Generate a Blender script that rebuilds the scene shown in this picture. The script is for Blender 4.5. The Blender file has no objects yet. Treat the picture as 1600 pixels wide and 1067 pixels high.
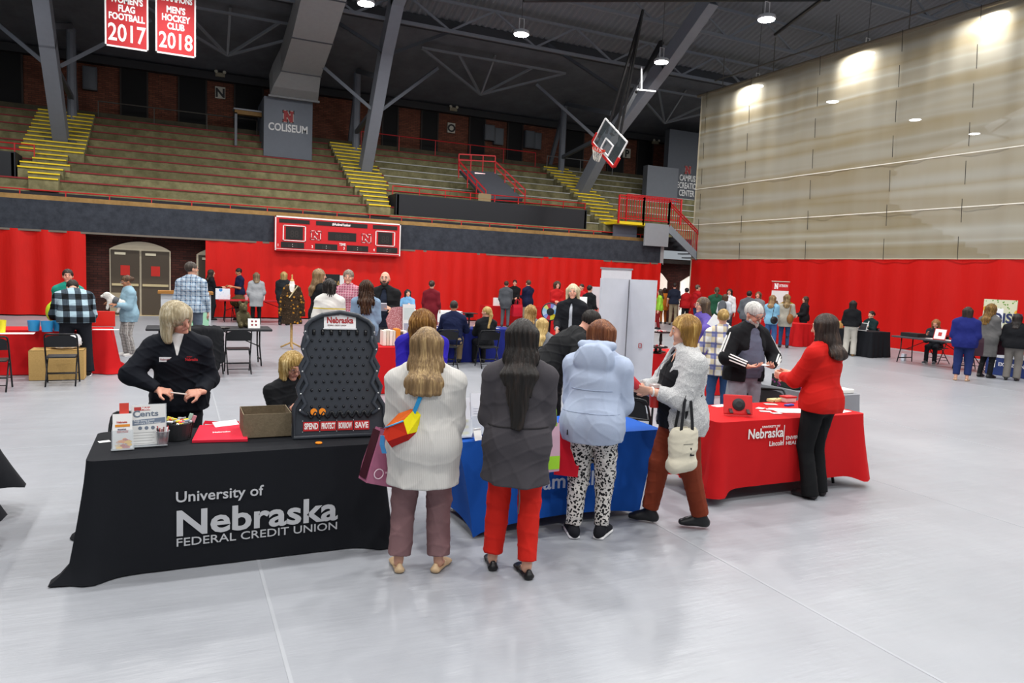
import bpy, bmesh, math, random
import numpy as np
from mathutils import Vector, Matrix, Quaternion
S = bpy.context.scene
COL = S.collection
random.seed(7)
PI = math.pi
def rad(d): return d*PI/180

# ------------------------------------------------------------------ camera, world, lamps, exposure
FPX = 1126.965
RW = np.array([[0.9070, 0.0010, -0.4220], [-0.4200, 0.1030, -0.9020], [0.0420, 0.9950, 0.0940]])
_x = np.array([2420., 3.5, -FPX]); _x /= np.linalg.norm(_x)
_y = np.array([-525., 128.5, -FPX]); _y /= np.linalg.norm(_y)
RW = np.array([_x, _y, np.cross(_x, _y)])
CAMZ = 2.0
cam_d = bpy.data.cameras.new('camera'); cam = bpy.data.objects.new('camera', cam_d); COL.objects.link(cam)
cam_d.sensor_width = 36.0; cam_d.lens = 36.0*FPX/1600.0; cam_d.clip_start = .05; cam_d.clip_end = 400
_m = Matrix([list(r) for r in RW]).to_4x4(); _m.translation = (0, 0, CAMZ)
cam.matrix_world = _m
S.camera = cam

W = bpy.data.worlds.new('hall_ambient'); S.world = W; W.use_nodes = True
W.node_tree.nodes['Background'].inputs[0].default_value = (.86, .93, 1.0, 1)
W.node_tree.nodes['Background'].inputs[1].default_value = 0.34
S.view_settings.view_transform = 'Standard'; S.view_settings.look = 'None'
S.view_settings.gamma = 1.0; S.view_settings.use_curve_mapping = False
S.view_settings.exposure = 0.12
S.cycles.use_denoising = True
S.cycles.max_bounces = 6; S.cycles.diffuse_bounces = 3; S.cycles.glossy_bounces = 2
S.cycles.transparent_max_bounces = 8; S.cycles.sample_clamp_indirect = 6.0
LAMP_W = 255.0
LAMP_Z = 10.4
LX = (-5.8, -0.1, 5.5, 11.0, 17.0); LY = (23.8, 18.3, 12.8, 7.3, 1.8, -3.7)
for lx in LX:
    for ly in LY:
        ld = bpy.data.lights.new('high_bay_light', 'AREA'); ld.shape = 'DISK'; ld.size = .5
        ld.energy = LAMP_W; ld.color = (1.0, .985, .965)
        lo = bpy.data.objects.new('high_bay_light', ld); COL.objects.link(lo); lo.location = (lx, ly, LAMP_Z-.06)
        lo.visible_camera = True
BACK_LAMPS = [(22.42, 24.4), (22.42, 19.0), (22.42, 14.4), (27, 24.5), (33, 24.8), (38.2, 25.2), (27, 14), (33, 16)]
for lx, ly in BACK_LAMPS:
    ld = bpy.data.lights.new('high_bay_light', 'AREA'); ld.shape = 'DISK'; ld.size = .5
    ld.energy = LAMP_W; ld.color = (1.0, .985, .965)
    lo = bpy.data.objects.new('high_bay_light', ld); COL.objects.link(lo); lo.location = (lx, ly, LAMP_Z-.06)

def ray(px, py): return RW @ np.array([px-800., -(py-533.5), -FPX])
def at(px, py, z=0.):
    r = ray(px, py); t = (z-CAMZ)/r[2]; return Vector((r[0]*t, r[1]*t, z))
def atY(px, py, Y):
    r = ray(px, py); t = Y/r[1]; return Vector((r[0]*t, Y, CAMZ+r[2]*t))
def atX(px, py, X):
    r = ray(px, py); t = X/r[0]; return Vector((X, r[1]*t, CAMZ+r[2]*t))
def pl(px, Y, py=480.):
    r = ray(px, py); return Vector((r[0]*Y/r[1], Y, 0))

# ------------------------------------------------------------------ materials
def lin(h):
    if not isinstance(h, str): return tuple(h)+(1,) if len(h) == 3 else tuple(h)
    h = h.lstrip('#'); c = [int(h[i:i+2], 16)/255 for i in (0, 2, 4)]
    return tuple((v/12.92 if v <= .04045 else ((v+.055)/1.055)**2.4) for v in c)+(1,)
MC = {}
class NT:
    def __init__(s, name):
        s.m = bpy.data.materials.new(name); s.m.use_nodes = True; s.t = s.m.node_tree; s.n = s.t.nodes
        s.b = s.n['Principled BSDF']; s.l = s.t.links
    def new(s, t, **k):
        n = s.n.new(t)
        for a, v in k.items(): setattr(n, a, v)
        return n
    def link(s, a, b): s.l.new(a, b)
    def coord(s, scale=(1, 1, 1), out='Object'):
        tc = s.new('ShaderNodeTexCoord'); mp = s.new('ShaderNodeMapping'); mp.inputs['Scale'].default_value = scale
        s.link(tc.outputs[out], mp.inputs['Vector']); return mp.outputs['Vector']
    def noise(s, vec, scale=5, detail=3, rough=.5):
        n = s.new('ShaderNodeTexNoise'); n.inputs['Scale'].default_value = scale; n.inputs['Detail'].default_value = detail
        n.inputs['Roughness'].default_value = rough
        if vec is not None: s.link(vec, n.inputs['Vector'])
        return n.outputs['Fac']
    def math(s, op, a, b=0., c=None):
        n = s.new('ShaderNodeMath', operation=op)
        for i, v in enumerate((a, b) if c is None else (a, b, c)):
            if isinstance(v, (int, float)): n.inputs[i].default_value = v
            else: s.link(v, n.inputs[i])
        return n.outputs[0]
    def mix(s, f, a, b):
        n = s.new('ShaderNodeMix', data_type='RGBA')
        if isinstance(f, (int, float)): n.inputs[0].default_value = f
        else: s.link(f, n.inputs[0])
        for i, v in ((6, a), (7, b)):
            if isinstance(v, tuple): n.inputs[i].default_value = v
            else: s.link(v, n.inputs[i])
        return n.outputs[2]
    def ramp(s, f, stops):
        n = s.new('ShaderNodeValToRGB'); e = n.color_ramp.elements
        while len(e) < len(stops): e.new(.5)
        for i, (p, c) in enumerate(stops): e[i].position = p; e[i].color = c
        s.link(f, n.inputs[0]); return n.outputs[0]
    def bump(s, h, strength=.3, dist=.01):
        n = s.new('ShaderNodeBump'); n.inputs['Strength'].default_value = strength; n.inputs['Distance'].default_value = dist
        s.link(h, n.inputs['Height']); s.link(n.outputs[0], s.b.inputs['Normal'])
    def base(s, c, rough=.7, metal=0., spec=.4):
        if isinstance(c, tuple): s.b.inputs['Base Color'].default_value = c
        else: s.link(c, s.b.inputs['Base Color'])
        s.b.inputs['Roughness'].default_value = rough; s.b.inputs['Metallic'].default_value = metal
        s.b.inputs['Specular IOR Level'].default_value = spec
def mul(c, k): return tuple(min(1, v*k) for v in c[:3])+(1,)
def cached(f):
    def g(*a, **k):
        key = (f.__name__, a, tuple(sorted(k.items())))
        if key not in MC: MC[key] = f(*a, **k)
        return MC[key]
    return g
@cached
def plain(h, rough=.6, metal=0., spec=.4):
    t = NT('paint'); c = lin(h); v = t.coord()
    f = t.noise(v, 6, 2); t.base(t.mix(f, mul(c, .93), mul(c, 1.07)), rough, metal, spec); return t.m
@cached
def cloth(h, scale=60, var=.12, bump=.25):
    t = NT('fabric'); c = lin(h); v = t.coord()
    f = t.noise(v, scale, 4, .7); f2 = t.noise(v, 9, 3)
    f3 = t.math('MULTIPLY_ADD', f2, .6, t.math('MULTIPLY', f, .4))
    t.base(t.mix(f3, mul(c, 1-var), mul(c, 1+var)), .85, 0, .2); t.bump(f, bump, .004); return t.m
@cached
def ribknit(h, freq=95):
    t = NT('ribbed_knit'); c = lin(h); tc = t.coord()
    w = t.new('ShaderNodeTexWave', wave_type='BANDS', bands_direction='X'); w.inputs['Scale'].default_value = freq/3.6
    w.inputs['Distortion'].default_value = .4; t.link(tc, w.inputs['Vector'])
    t.base(t.mix(w.outputs['Fac'], mul(c, .93), mul(c, 1.03)), .95, 0, .1); t.bump(w.outputs['Fac'], .35, .003); return t.m
@cached
def heather(h1, h2, scale=150):
    t = NT('heather_knit'); v = t.coord(); f = t.noise(v, scale, 3, .8)
    t.base(t.ramp(f, [(.35, lin(h1)), (.62, lin(h2))]), .95, 0, .1); t.bump(f, .4, .006); return t.m
@cached
def plaid(h0, h1, h2, freq=14., line='ffffff', thin=.12):
    t = NT('plaid_fabric'); v = t.coord(); sp = t.new('ShaderNodeSeparateXYZ'); t.link(v, sp.inputs[0])
    def band(o, f, th, off=0.): return t.math('LESS_THAN', t.math('FRACT', t.math('ADD', t.math('MULTIPLY', o, f), off+50.)), th)
    bx, bz = band(sp.outputs[0], freq, .5), band(sp.outputs[2], freq, .5)
    f = t.math('MULTIPLY', t.math('ADD', bx, bz), .5)
    c = t.ramp(f, [(0., lin(h0)), (.5, lin(h1)), (1., lin(h2))]); 
    lx, lz = band(sp.outputs[0], freq, thin, .7), band(sp.outputs[2], freq, thin, .7)
    c = t.mix(t.math('MULTIPLY', t.math('MAXIMUM', lx, lz), .75), c, lin(line))
    t.base(c, .9, 0, .15); t.bump(t.noise(v, 50, 3), .2, .004); return t.m
@cached
def spots(bg, fg, scale=38., th=.36):
    t = NT('animal_print'); v = t.coord(); n = t.new('ShaderNodeTexNoise'); n.inputs['Scale'].default_value = 18; t.link(v, n.inputs['Vector'])
    mx = t.new('ShaderNodeMix', data_type='VECTOR'); mx.inputs[0].default_value = .05; t.link(v, mx.inputs[4]); t.link(n.outputs['Color'], mx.inputs[5])
    vo = t.new('ShaderNodeTexVoronoi'); vo.inputs['Scale'].default_value = scale; t.link(mx.outputs[1], vo.inputs['Vector'])
    f = t.math('LESS_THAN', vo.outputs['Distance'], th)
    t.base(t.mix(f, lin(bg), lin(fg)), .85, 0, .2); return t.m
@cached
def floral(h0, h1, h2, scale=14.):
    t = NT('printed_fabric'); v = t.coord(); vo = t.new('ShaderNodeTexVoronoi'); vo.inputs['Scale'].default_value = scale; t.link(v, vo.inputs['Vector'])
    f = t.math('LESS_THAN', vo.outputs['Distance'], .34); sp = t.new('ShaderNodeSeparateColor'); t.link(vo.outputs['Color'], sp.inputs[0])
    g = t.math('GREATER_THAN', sp.outputs[0], .45)
    vo2 = t.new('ShaderNodeTexVoronoi'); vo2.inputs['Scale'].default_value = scale*2.3; t.link(v, vo2.inputs['Vector'])
    h = t.math('LESS_THAN', vo2.outputs['Distance'], .22)
    c = t.mix(h, lin(h0), lin(h2)); c = t.mix(t.math('MULTIPLY', f, g), c, lin(h1)); t.base(c, .85, 0, .2); return t.m
@cached
def stripes(h0, h1, freq, th, axis=2, off=0.):
    t = NT('striped_fabric'); v = t.coord(); sp = t.new('ShaderNodeSeparateXYZ'); t.link(v, sp.inputs[0])
    f = t.math('LESS_THAN', t.math('FRACT', t.math('ADD', t.math('MULTIPLY', sp.outputs[axis], freq), off+50.)), th)
    t.base(t.mix(f, lin(h0), lin(h1)), .9, 0, .15); t.bump(t.noise(v, 60, 3), .2, .004); return t.m
@cached
def hairm(h, h2=None, scale=1.):
    t = NT('hair_strands'); v = t.coord((95*scale, 95*scale, 5)); f = t.noise(v, 1., 4, .6); c = lin(h); c2 = lin(h2) if h2 else mul(c, 1.7)
    v2 = t.coord((16*scale, 16*scale, 3)); f2 = t.noise(v2, 1., 2)
    k = t.math('MULTIPLY_ADD', f, .55, t.math('MULTIPLY', f2, .45))
    t.base(t.ramp(k, [(.34, mul(c, .6)), (.5, c), (.68, c2)]), .5, 0, .35); t.bump(f, .7, .01); return t.m
@cached
def skinm(h):
    t = NT('skin'); c = lin(h); v = t.coord(); f = t.noise(v, 22, 3)
    t.base(t.mix(f, mul(c, .92), mul(c, 1.06)), .5, 0, .35); t.b.inputs['Subsurface Weight'].default_value = .08
    t.b.inputs['Subsurface Radius'].default_value = (.02, .008, .004); return t.m
@cached
def emit(h, s):
    t = NT('emissive_glow'); t.b.inputs['Emission Color'].default_value = lin(h); t.b.inputs['Emission Strength'].default_value = s
    t.base(lin('ffffff'), .5); return t.m
@cached
def clear(h, alpha=.25, rough=.15):
    t = NT('clear_plastic'); t.base(lin(h), rough, 0, .5); t.b.inputs['Alpha'].default_value = alpha; return t.m
@cached
def brickm(h1, h2, hm):
    t = NT('brick'); tc = t.new('ShaderNodeTexCoord'); sp = t.new('ShaderNodeSeparateXYZ'); t.link(tc.outputs['Object'], sp.inputs[0])
    cb = t.new('ShaderNodeCombineXYZ'); t.link(t.math('ADD', sp.outputs[0], sp.outputs[1]), cb.inputs[0]); t.link(sp.outputs[2], cb.inputs[1])
    b = t.new('ShaderNodeTexBrick'); b.inputs['Scale'].default_value = 1.; b.inputs['Brick Width'].default_value = .24; b.inputs['Row Height'].default_value = .08
    b.inputs['Mortar Size'].default_value = .008; b.inputs['Color1'].default_value = lin(h1); b.inputs['Color2'].default_value = lin(h2); b.inputs['Mortar'].default_value = lin(hm)
    t.link(cb.outputs[0], b.inputs['Vector']); t.base(b.outputs['Color'], .9, 0, .15); t.bump(b.outputs['Fac'], -.4, .01); return t.m
@cached
def concrete(h1, h2, scale=2.):
    t = NT('weathered_concrete'); v = t.coord(); f = t.noise(v, scale, 6, .65); t.base(t.ramp(f, [(.3, lin(h1)), (.7, lin(h2))]), .9, 0, .2); t.bump(f, .3, .01); return t.m
@cached
def woodm(h1, h2):
    t = NT('wood'); v = t.coord((1, 14, 14)); f = t.noise(v, 3, 4); t.base(t.ramp(f, [(.3, lin(h1)), (.7, lin(h2))]), .6); return t.m
@cached
def vinyl(h, var=.12):
    t = NT('vinyl_curtain'); c = lin(h); v = t.coord((1.2, 1.2, .35)); f = t.noise(v, 2.2, 4)
    t.base(t.mix(f, mul(c, 1-var), mul(c, 1+var)), .5, 0, .22); t.bump(t.noise(t.coord((6, 6, 1)), 1.5, 3), .3, .03); return t.m
BLACK = lambda: plain('17181b', .45)
BLK = plain('141518', .45); WHT = plain('eeeeee', .6); GRY = plain('8a8d93', .5); STEEL = plain('3e434b', .5, .3)
CHAIRM = plain('1a1b1e', .38, .2); REDP = plain('c01a20', .5); REDRAIL = plain('b5141c', .45); YEL = plain('e3c51b', .6)
PAPER = plain('f2f2f0', .7)

# ------------------------------------------------------------------ objects
def tag(o, label=None, cat=None, group=None, kind=None):
    if label: o['label'] = label
    if cat: o['category'] = cat
    if group: o['group'] = group
    if kind: o['kind'] = kind
    return o
def wm(o):
    m = o.matrix_basis.copy()
    while o.parent: o = o.parent; m = o.matrix_basis @ m
    return m
def empty(name, loc=(0, 0, 0), rz=0., label=None, cat=None, group=None, M=None):
    o = bpy.data.objects.new(name, None); COL.objects.link(o); o.empty_display_size = .1
    if M is not None: o.matrix_basis = M
    else: o.location = loc; o.rotation_euler = (0, 0, rz)
    return tag(o, label, cat, group)
def link_mesh(name, me, mat=None, parent=None, M=None):
    o = bpy.data.objects.new(name, me); COL.objects.link(o)
    if mat is not None and len(me.materials) == 0: me.materials.append(mat)
    if parent is not None: o.parent = parent
    if M is not None: o.matrix_basis = M
    return o
def frame(o, x, y):
    x = Vector(x).normalized(); y = Vector(y); y = (y-x*y.dot(x)).normalized(); z = x.cross(y)
    m = Matrix.Identity(4)
    for i in range(3): m[i][0] = x[i]; m[i][1] = y[i]; m[i][2] = z[i]; m[i][3] = o[i]
    return m
class MB:
    def __init__(s): s.v = []; s.f = []; s.mi = []; s.cur = 0
    def add(s, vs, fs):
        n = len(s.v); s.v += [tuple(v) for v in vs]; s.f += [tuple(i+n for i in f) for f in fs]; s.mi += [s.cur]*len(fs); return s
    def box(s, a, b, M=None, bev=0.):
        (x0, y0, z0), (x1, y1, z1) = a, b
        if bev > 0:
            bm = bmesh.new(); bmesh.ops.create_cube(bm, size=1.)
            for v in bm.verts: v.co = Vector(((x0+x1)/2+v.co.x*(x1-x0), (y0+y1)/2+v.co.y*(y1-y0), (z0+z1)/2+v.co.z*(z1-z0)))
            bmesh.ops.bevel(bm, geom=bm.edges[:], offset=bev, segments=2, affect='EDGES', profile=.6)
            bm.verts.index_update(); vs = [v.co.copy() for v in bm.verts]; fs = [[v.index for v in f.verts] for f in bm.faces]; bm.free()
        else:
            vs = [Vector(p) for p in ((x0, y0, z0), (x1, y0, z0), (x1, y1, z0), (x0, y1, z0), (x0, y0, z1), (x1, y0, z1), (x1, y1, z1), (x0, y1, z1))]
            fs = [(3, 2, 1, 0), (4, 5, 6, 7), (0, 1, 5, 4), (1, 2, 6, 5), (2, 3, 7, 6), (3, 0, 4, 7)]
        if M is not None: vs = [M @ Vector(v) for v in vs]
        return s.add(vs, fs)
    def bar(s, p, q, w, h=None, up=(0, 0, 1)):
        p, q = Vector(p), Vector(q); h = h or w; d = q-p; L = d.length; d.normalize(); up = Vector(up)
        if abs(d.dot(up)) > .98: up = Vector((0, 1, 0))
        m = frame(p, d, up.cross(d)); return s.box((0, -w/2, -h/2), (L, w/2, h/2), m)
    def tube(s, pts, r, n=8, closed=False, caps=True):
        P = [Vector(p) for p in pts]; k = len(P); vs = []; fs = []; nrm = None
        for i, p in enumerate(P):
            a = P[(i-1) % k] if (i > 0 or closed) else p; b = P[(i+1) % k] if (i < k-1 or closed) else p
            d = (b-a); d = d.normalized() if d.length > 1e-9 else Vector((0, 0, 1))
            if nrm is None: nrm = d.orthogonal().normalized()
            nrm = (nrm-d*nrm.dot(d)); nrm = nrm.normalized() if nrm.length > 1e-6 else d.orthogonal().normalized()
            bb = d.cross(nrm); rr = r[i] if isinstance(r, (list, tuple)) else r
            vs += [p+(nrm*math.cos(2*PI*j/n)+bb*math.sin(2*PI*j/n))*rr for j in range(n)]
        for i in range(k if closed else k-1):
            a, b = i*n, ((i+1) % k)*n
            fs += [(a+j, a+(j+1) % n, b+(j+1) % n, b+j) for j in range(n)]
        if caps and not closed: fs += [tuple(reversed(range(n))), tuple(range((k-1)*n, k*n))]
        return s.add(vs, fs)
    def strip(s, pts, width, th, side):
        "flat strap: side is one vector or one per point"
        P = [Vector(p) for p in pts]; vs = []; fs = []; k = len(P)
        for i, p in enumerate(P):
            sd = Vector(side[i] if isinstance(side[0], (list, tuple, Vector)) else side).normalized()
            d = (P[min(i+1, k-1)]-P[max(i-1, 0)]).normalized(); nn = d.cross(sd).normalized()
            vs += [p+sd*width/2+nn*th/2, p-sd*width/2+nn*th/2, p-sd*width/2-nn*th/2, p+sd*width/2-nn*th/2]
        for i in range(k-1):
            a = i*4; fs += [(a+j, a+(j+1) % 4, a+4+(j+1) % 4, a+4+j) for j in range(4)]
        fs += [(3, 2, 1, 0), (k*4-4, k*4-3, k*4-2, k*4-1)]
        return s.add(vs, fs)
    def prism(s, poly, th, M=None):
        "polygon in local xy, extruded from z=0 to z=th"
        n = len(poly); vs = [Vector((x, y, 0)) for x, y in poly]+[Vector((x, y, th)) for x, y in poly]
        fs = [tuple(reversed(range(n))), tuple(range(n, 2*n))]+[(i, (i+1) % n, n+(i+1) % n, n+i) for i in range(n)]
        if M is not None: vs = [M @ v for v in vs]
        return s.add(vs, fs)
    def lathe(s, prof, n=20, M=None):
        vs = []; fs = []
        for r, z in prof: vs += [Vector((r*math.cos(2*PI*j/n), r*math.sin(2*PI*j/n), z)) for j in range(n)]
        for i in range(len(prof)-1):
            fs += [(i*n+j, i*n+(j+1) % n, (i+1)*n+(j+1) % n, (i+1)*n+j) for j in range(n)]
        fs += [tuple(reversed(range(n))), tuple(range((len(prof)-1)*n, len(prof)*n))]
        if M is not None: vs = [M @ v for v in vs]
        return s.add(vs, fs)
    def quad(s, a, b, c, d): return s.add([a, b, c, d], [(0, 1, 2, 3)])
    def grid(s, fn, nu, nv, closed=False):
        vs = [fn(i/nu, j/nv) for j in range(nv+1) for i in range(nu+1)]
        fs = [(j*(nu+1)+i, j*(nu+1)+i+1, (j+1)*(nu+1)+i+1, (j+1)*(nu+1)+i) for j in range(nv) for i in range(nu)]
        return s.add(vs, fs)
    def build(s, name, mat, parent=None, smooth=False, world=True, auto=None):
        """mats: one or a list. Without parent: origin moved to the base centre. With parent: world coords are taken into its frame"""
        me = bpy.data.meshes.new(name); vs = [Vector(v) for v in s.v]; org = None
        if parent is None and world:
            lo = [min(v[i] for v in vs) for i in range(3)]; hi = [max(v[i] for v in vs) for i in range(3)]
            org = Vector(((lo[0]+hi[0])/2, (lo[1]+hi[1])/2, lo[2])); vs = [v-org for v in vs]
        elif parent is not None and world:
            inv = wm(parent).inverted(); vs = [inv @ v for v in vs]
        me.from_pydata([tuple(v) for v in vs], [], s.f)
        for m in (mat if isinstance(mat, (list, tuple)) else [mat]): me.materials.append(m)
        if any(s.mi): me.polygons.foreach_set('material_index', s.mi)
        if smooth: me.polygons.foreach_set('use_smooth', [True]*len(me.polygons))
        me.update()
        if auto is not None:
            me.polygons.foreach_set('use_smooth', [True]*len(me.polygons)); me.set_sharp_from_angle(angle=rad(auto))
        o = bpy.data.objects.new(name, me); COL.objects.link(o)
        if org is not None: o.location = org
        if parent is not None: o.parent = parent
        return o
def struct(o): o['kind'] = 'structure'; return o
def dup(root, loc=None, rz=None, label=None, group=None):
    def cp(o, par):
        c = o.copy(); COL.objects.link(c)
        if par is not None: c.parent = par
        for k in list(o.children): cp(k, c)
        return c
    r = cp(root, None)
    if loc is not None: r.location = loc
    if rz is not None: r.rotation_euler = (0, 0, rz)
    return tag(r, label, None, group)
def text(s, mat, parent, M, size, bold=0., sx=1., align='LEFT', ext=.0008, name='lettering', shear=0., fit=None):
    "flat lettering as a mesh; M: world frame (x right, y up, z out of the surface); fit: total width"
    cu = bpy.data.curves.new(name, 'FONT'); cu.body = s; cu.size = size; cu.align_x = align; cu.offset = bold; cu.extrude = ext; cu.shear = shear
    cu.resolution_u = 3; tmp = bpy.data.objects.new('tmp', cu); me = bpy.data.meshes.new_from_object(tmp); me.name = name
    bpy.data.objects.remove(tmp); bpy.data.curves.remove(cu); me.materials.clear(); me.materials.append(mat)
    if fit:
        xs = [v.co.x for v in me.vertices]; sx = fit/max(max(xs)-min(xs), 1e-6)
        if align == 'LEFT': M = M @ Matrix.Translation((-min(xs)*sx, 0, 0))
    o = bpy.data.objects.new(name, me); COL.objects.link(o); o.parent = parent
    o.matrix_basis = wm(parent).inverted() @ M @ Matrix.Diagonal((sx, 1, 1, 1)); return o
NPOLY = [(0, 0), (.40, 0), (.40, .15), (.32, .15), (.32, .58), (.66, 0), (.93, 0), (.93, .85), (1, .85), (1, 1), (.62, 1), (.62, .85), (.69, .85), (.69, .45), (.36, 1), (0, 1), (0, .85), (.08, .85), (.08, .15), (0, .15)]
def nlogo(parent, M, w, h, mat, back=None, name='emblem'):
    if back is not None:
        g = .07; mb = MB(); cx = [((x-.5)*(1+2*g)*w, (y-.5)*(1+2*g)*h) for x, y in NPOLY]
        # a fat outline: offset strips round the letter
        for i in range(len(NPOLY)):
            a = Vector(((NPOLY[i][0]-.5)*w, (NPOLY[i][1]-.5)*h, 0)); q = NPOLY[(i+1) % len(NPOLY)]; b = Vector(((q[0]-.5)*w, (q[1]-.5)*h, 0))
            d = (b-a).normalized(); mb.bar(M @ (a-d*.06*h), M @ (b+d*.06*h), .12*h, .004, up=M.to_3x3() @ Vector((0, 0, 1)))
        o = mb.build('emblem_outline', back, parent)
    return MB().prism([((x-.5)*w, (y-.5)*h) for x, y in NPOLY], .006, M).build(name, mat, parent)

# ------------------------------------------------------------------ organic shapes: blended distance fields turned into one closed surface
def V3(p): return np.array(p, dtype=np.float64)
class Prim:
    """elliptic tapered capsule A->B. (a,b): half width along `side` and half depth across it. flat: B end cut square"""
    def __init__(s, A, B, r1, r2=None, side=(1, 0, 0), k=.03, flat=0):
        s.A, s.B = V3(A), V3(B); r2 = r1 if r2 is None else r2
        s.a1, s.b1 = r1 if isinstance(r1, tuple) else (r1, r1); s.a2, s.b2 = r2 if isinstance(r2, tuple) else (r2, r2)
        s.k, s.flat = k, flat; s.round = not isinstance(r1, tuple) and not isinstance(r2, tuple)
        d = s.B-s.A; s.L = max(np.linalg.norm(d), 1e-6); s.u = d/s.L if s.L > 1e-5 else V3((0, 0, 1))
        sd = V3(side); sd = sd-s.u*sd.dot(s.u)
        if np.linalg.norm(sd) < 1e-3: sd = np.cross(s.u, V3((0, 1, 0)) if abs(s.u[1]) < .9 else V3((1, 0, 0)))
        s.s = sd/np.linalg.norm(sd); s.w = np.cross(s.u, s.s)
        s.R = max(s.a1, s.a2, s.b1, s.b2)
    def box(s): return np.minimum(s.A, s.B)-s.R, np.maximum(s.A, s.B)+s.R
    def ev(s, x, y, z):
        qx, qy, qz = x-s.A[0], y-s.A[1], z-s.A[2]
        t = qx*s.u[0]+qy*s.u[1]+qz*s.u[2]; tc = np.clip(t, 0, s.L); ov = t-tc; f = tc/s.L
        qs = qx*s.s[0]+qy*s.s[1]+qz*s.s[2]; qw = qx*s.w[0]+qy*s.w[1]+qz*s.w[2]
        a = s.a1+(s.a2-s.a1)*f; b = s.b1+(s.b2-s.b1)*f
        if s.flat: ov = np.where(ov > 0, 0, ov)
        if s.round: d = np.sqrt(qs*qs+qw*qw+ov*ov)-a
        else:
            m = np.minimum(a, b); d = (np.sqrt((qs/a)**2+(qw/b)**2+(ov/m)**2)-1)*m
        if s.flat: d = np.maximum(d, t-s.L)
        return d
class Ell:
    def __init__(s, c, r, ax=None, k=.03):
        s.c = V3(c); s.r = V3(r); s.ax = np.eye(3) if ax is None else np.array([V3(a) for a in ax]); s.k = k; s.m = float(min(r))
    def box(s): R = s.r.max(); return s.c-R, s.c+R
    def ev(s, x, y, z):
        q = (x-s.c[0], y-s.c[1], z-s.c[2]); e = 0
        for i in range(3): e = e+((q[0]*s.ax[i][0]+q[1]*s.ax[i][1]+q[2]*s.ax[i][2])/s.r[i])**2
        return (np.sqrt(e)-1)*s.m
class Plane:
    "keeps the side the normal points away from"
    def __init__(s, p, n): s.p = V3(p); n = V3(n); s.n = n/np.linalg.norm(n)
    def ev(s, x, y, z): return (x-s.p[0])*s.n[0]+(y-s.p[1])*s.n[1]+(z-s.p[2])*s.n[2]
def surface_net(D, lo, res):
    Sg = D < 0; n = D.shape
    c = np.zeros((n[0]-1, n[1]-1, n[2]-1), np.int8)
    offs = [(i, j, k) for i in (0, 1) for j in (0, 1) for k in (0, 1)]
    for i, j, k in offs: c += Sg[i:n[0]-1+i, j:n[1]-1+j, k:n[2]-1+k]
    act = (c > 0) & (c < 8); ii = np.argwhere(act)
    if len(ii) == 0: return np.zeros((0, 3)), np.zeros((0, 4), int)
    idx = np.full(c.shape, -1, np.int64); idx[act] = np.arange(len(ii))
    vals = np.stack([D[ii[:, 0]+o[0], ii[:, 1]+o[1], ii[:, 2]+o[2]] for o in offs]); O = np.array(offs, float)
    pos = np.zeros((len(ii), 3)); cnt = np.zeros(len(ii))
    for a in range(8):
        for b in range(a+1, 8):
            if abs(O[a]-O[b]).sum() != 1: continue
            x = (vals[a] < 0) != (vals[b] < 0); t = np.where(x, vals[a]/np.where(x, vals[a]-vals[b], 1), 0)
            pos += np.where(x[:, None], O[a]+t[:, None]*(O[b]-O[a]), 0); cnt += x
    pos = lo+res*(ii+pos/cnt[:, None]); F = []
    for ax in range(3):
        sl = [slice(1, -1)]*3; sl[ax] = slice(0, -1); s1 = list(sl); s1[ax] = slice(1, None)
        A, B = Sg[tuple(sl)], Sg[tuple(s1)]; e = np.argwhere(A != B)
        if len(e) == 0: continue
        fl = A[A != B]; e = e+1; e[:, ax] -= 1
        u, v = [(1, 2), (2, 0), (0, 1)][ax]
        def cell(du, dv):
            q = e.copy(); q[:, u] += du; q[:, v] += dv; return idx[q[:, 0], q[:, 1], q[:, 2]]
        Q = np.stack([cell(-1, -1), cell(0, -1), cell(0, 0), cell(-1, 0)], 1); Q[~fl] = Q[~fl][:, ::-1]; F.append(Q)
    return pos, np.concatenate(F)
def fold_noise(amp, freq, seed, x, y, z):
    rs = np.random.RandomState(seed); d = 0
    for i in range(5):
        k = rs.normal(size=3); k /= np.linalg.norm(k); k *= freq*(.6+.35*i)*np.array([1, 1, .75])
        d = d+np.sin(k[0]*x+k[1]*y+k[2]*z+rs.rand()*6.3+1.3*np.sin(.5*(k[1]*x-k[0]*z)))*(1./(1+.5*i))
    e = 0
    for i in range(3):
        k = rs.normal(size=3); k /= np.linalg.norm(k); k *= freq*(1.2+.5*i)*np.array([.8, .8, 1.15])
        e = e+(1-np.abs(np.sin(k[0]*x+k[1]*y+k[2]*z+rs.rand()*6.3+1.6*np.sin(.45*(k[1]*x+k[2]*y-k[0]*z)+rs.rand()*6))))**4
    return amp*(d*.36-e*.62)
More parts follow.
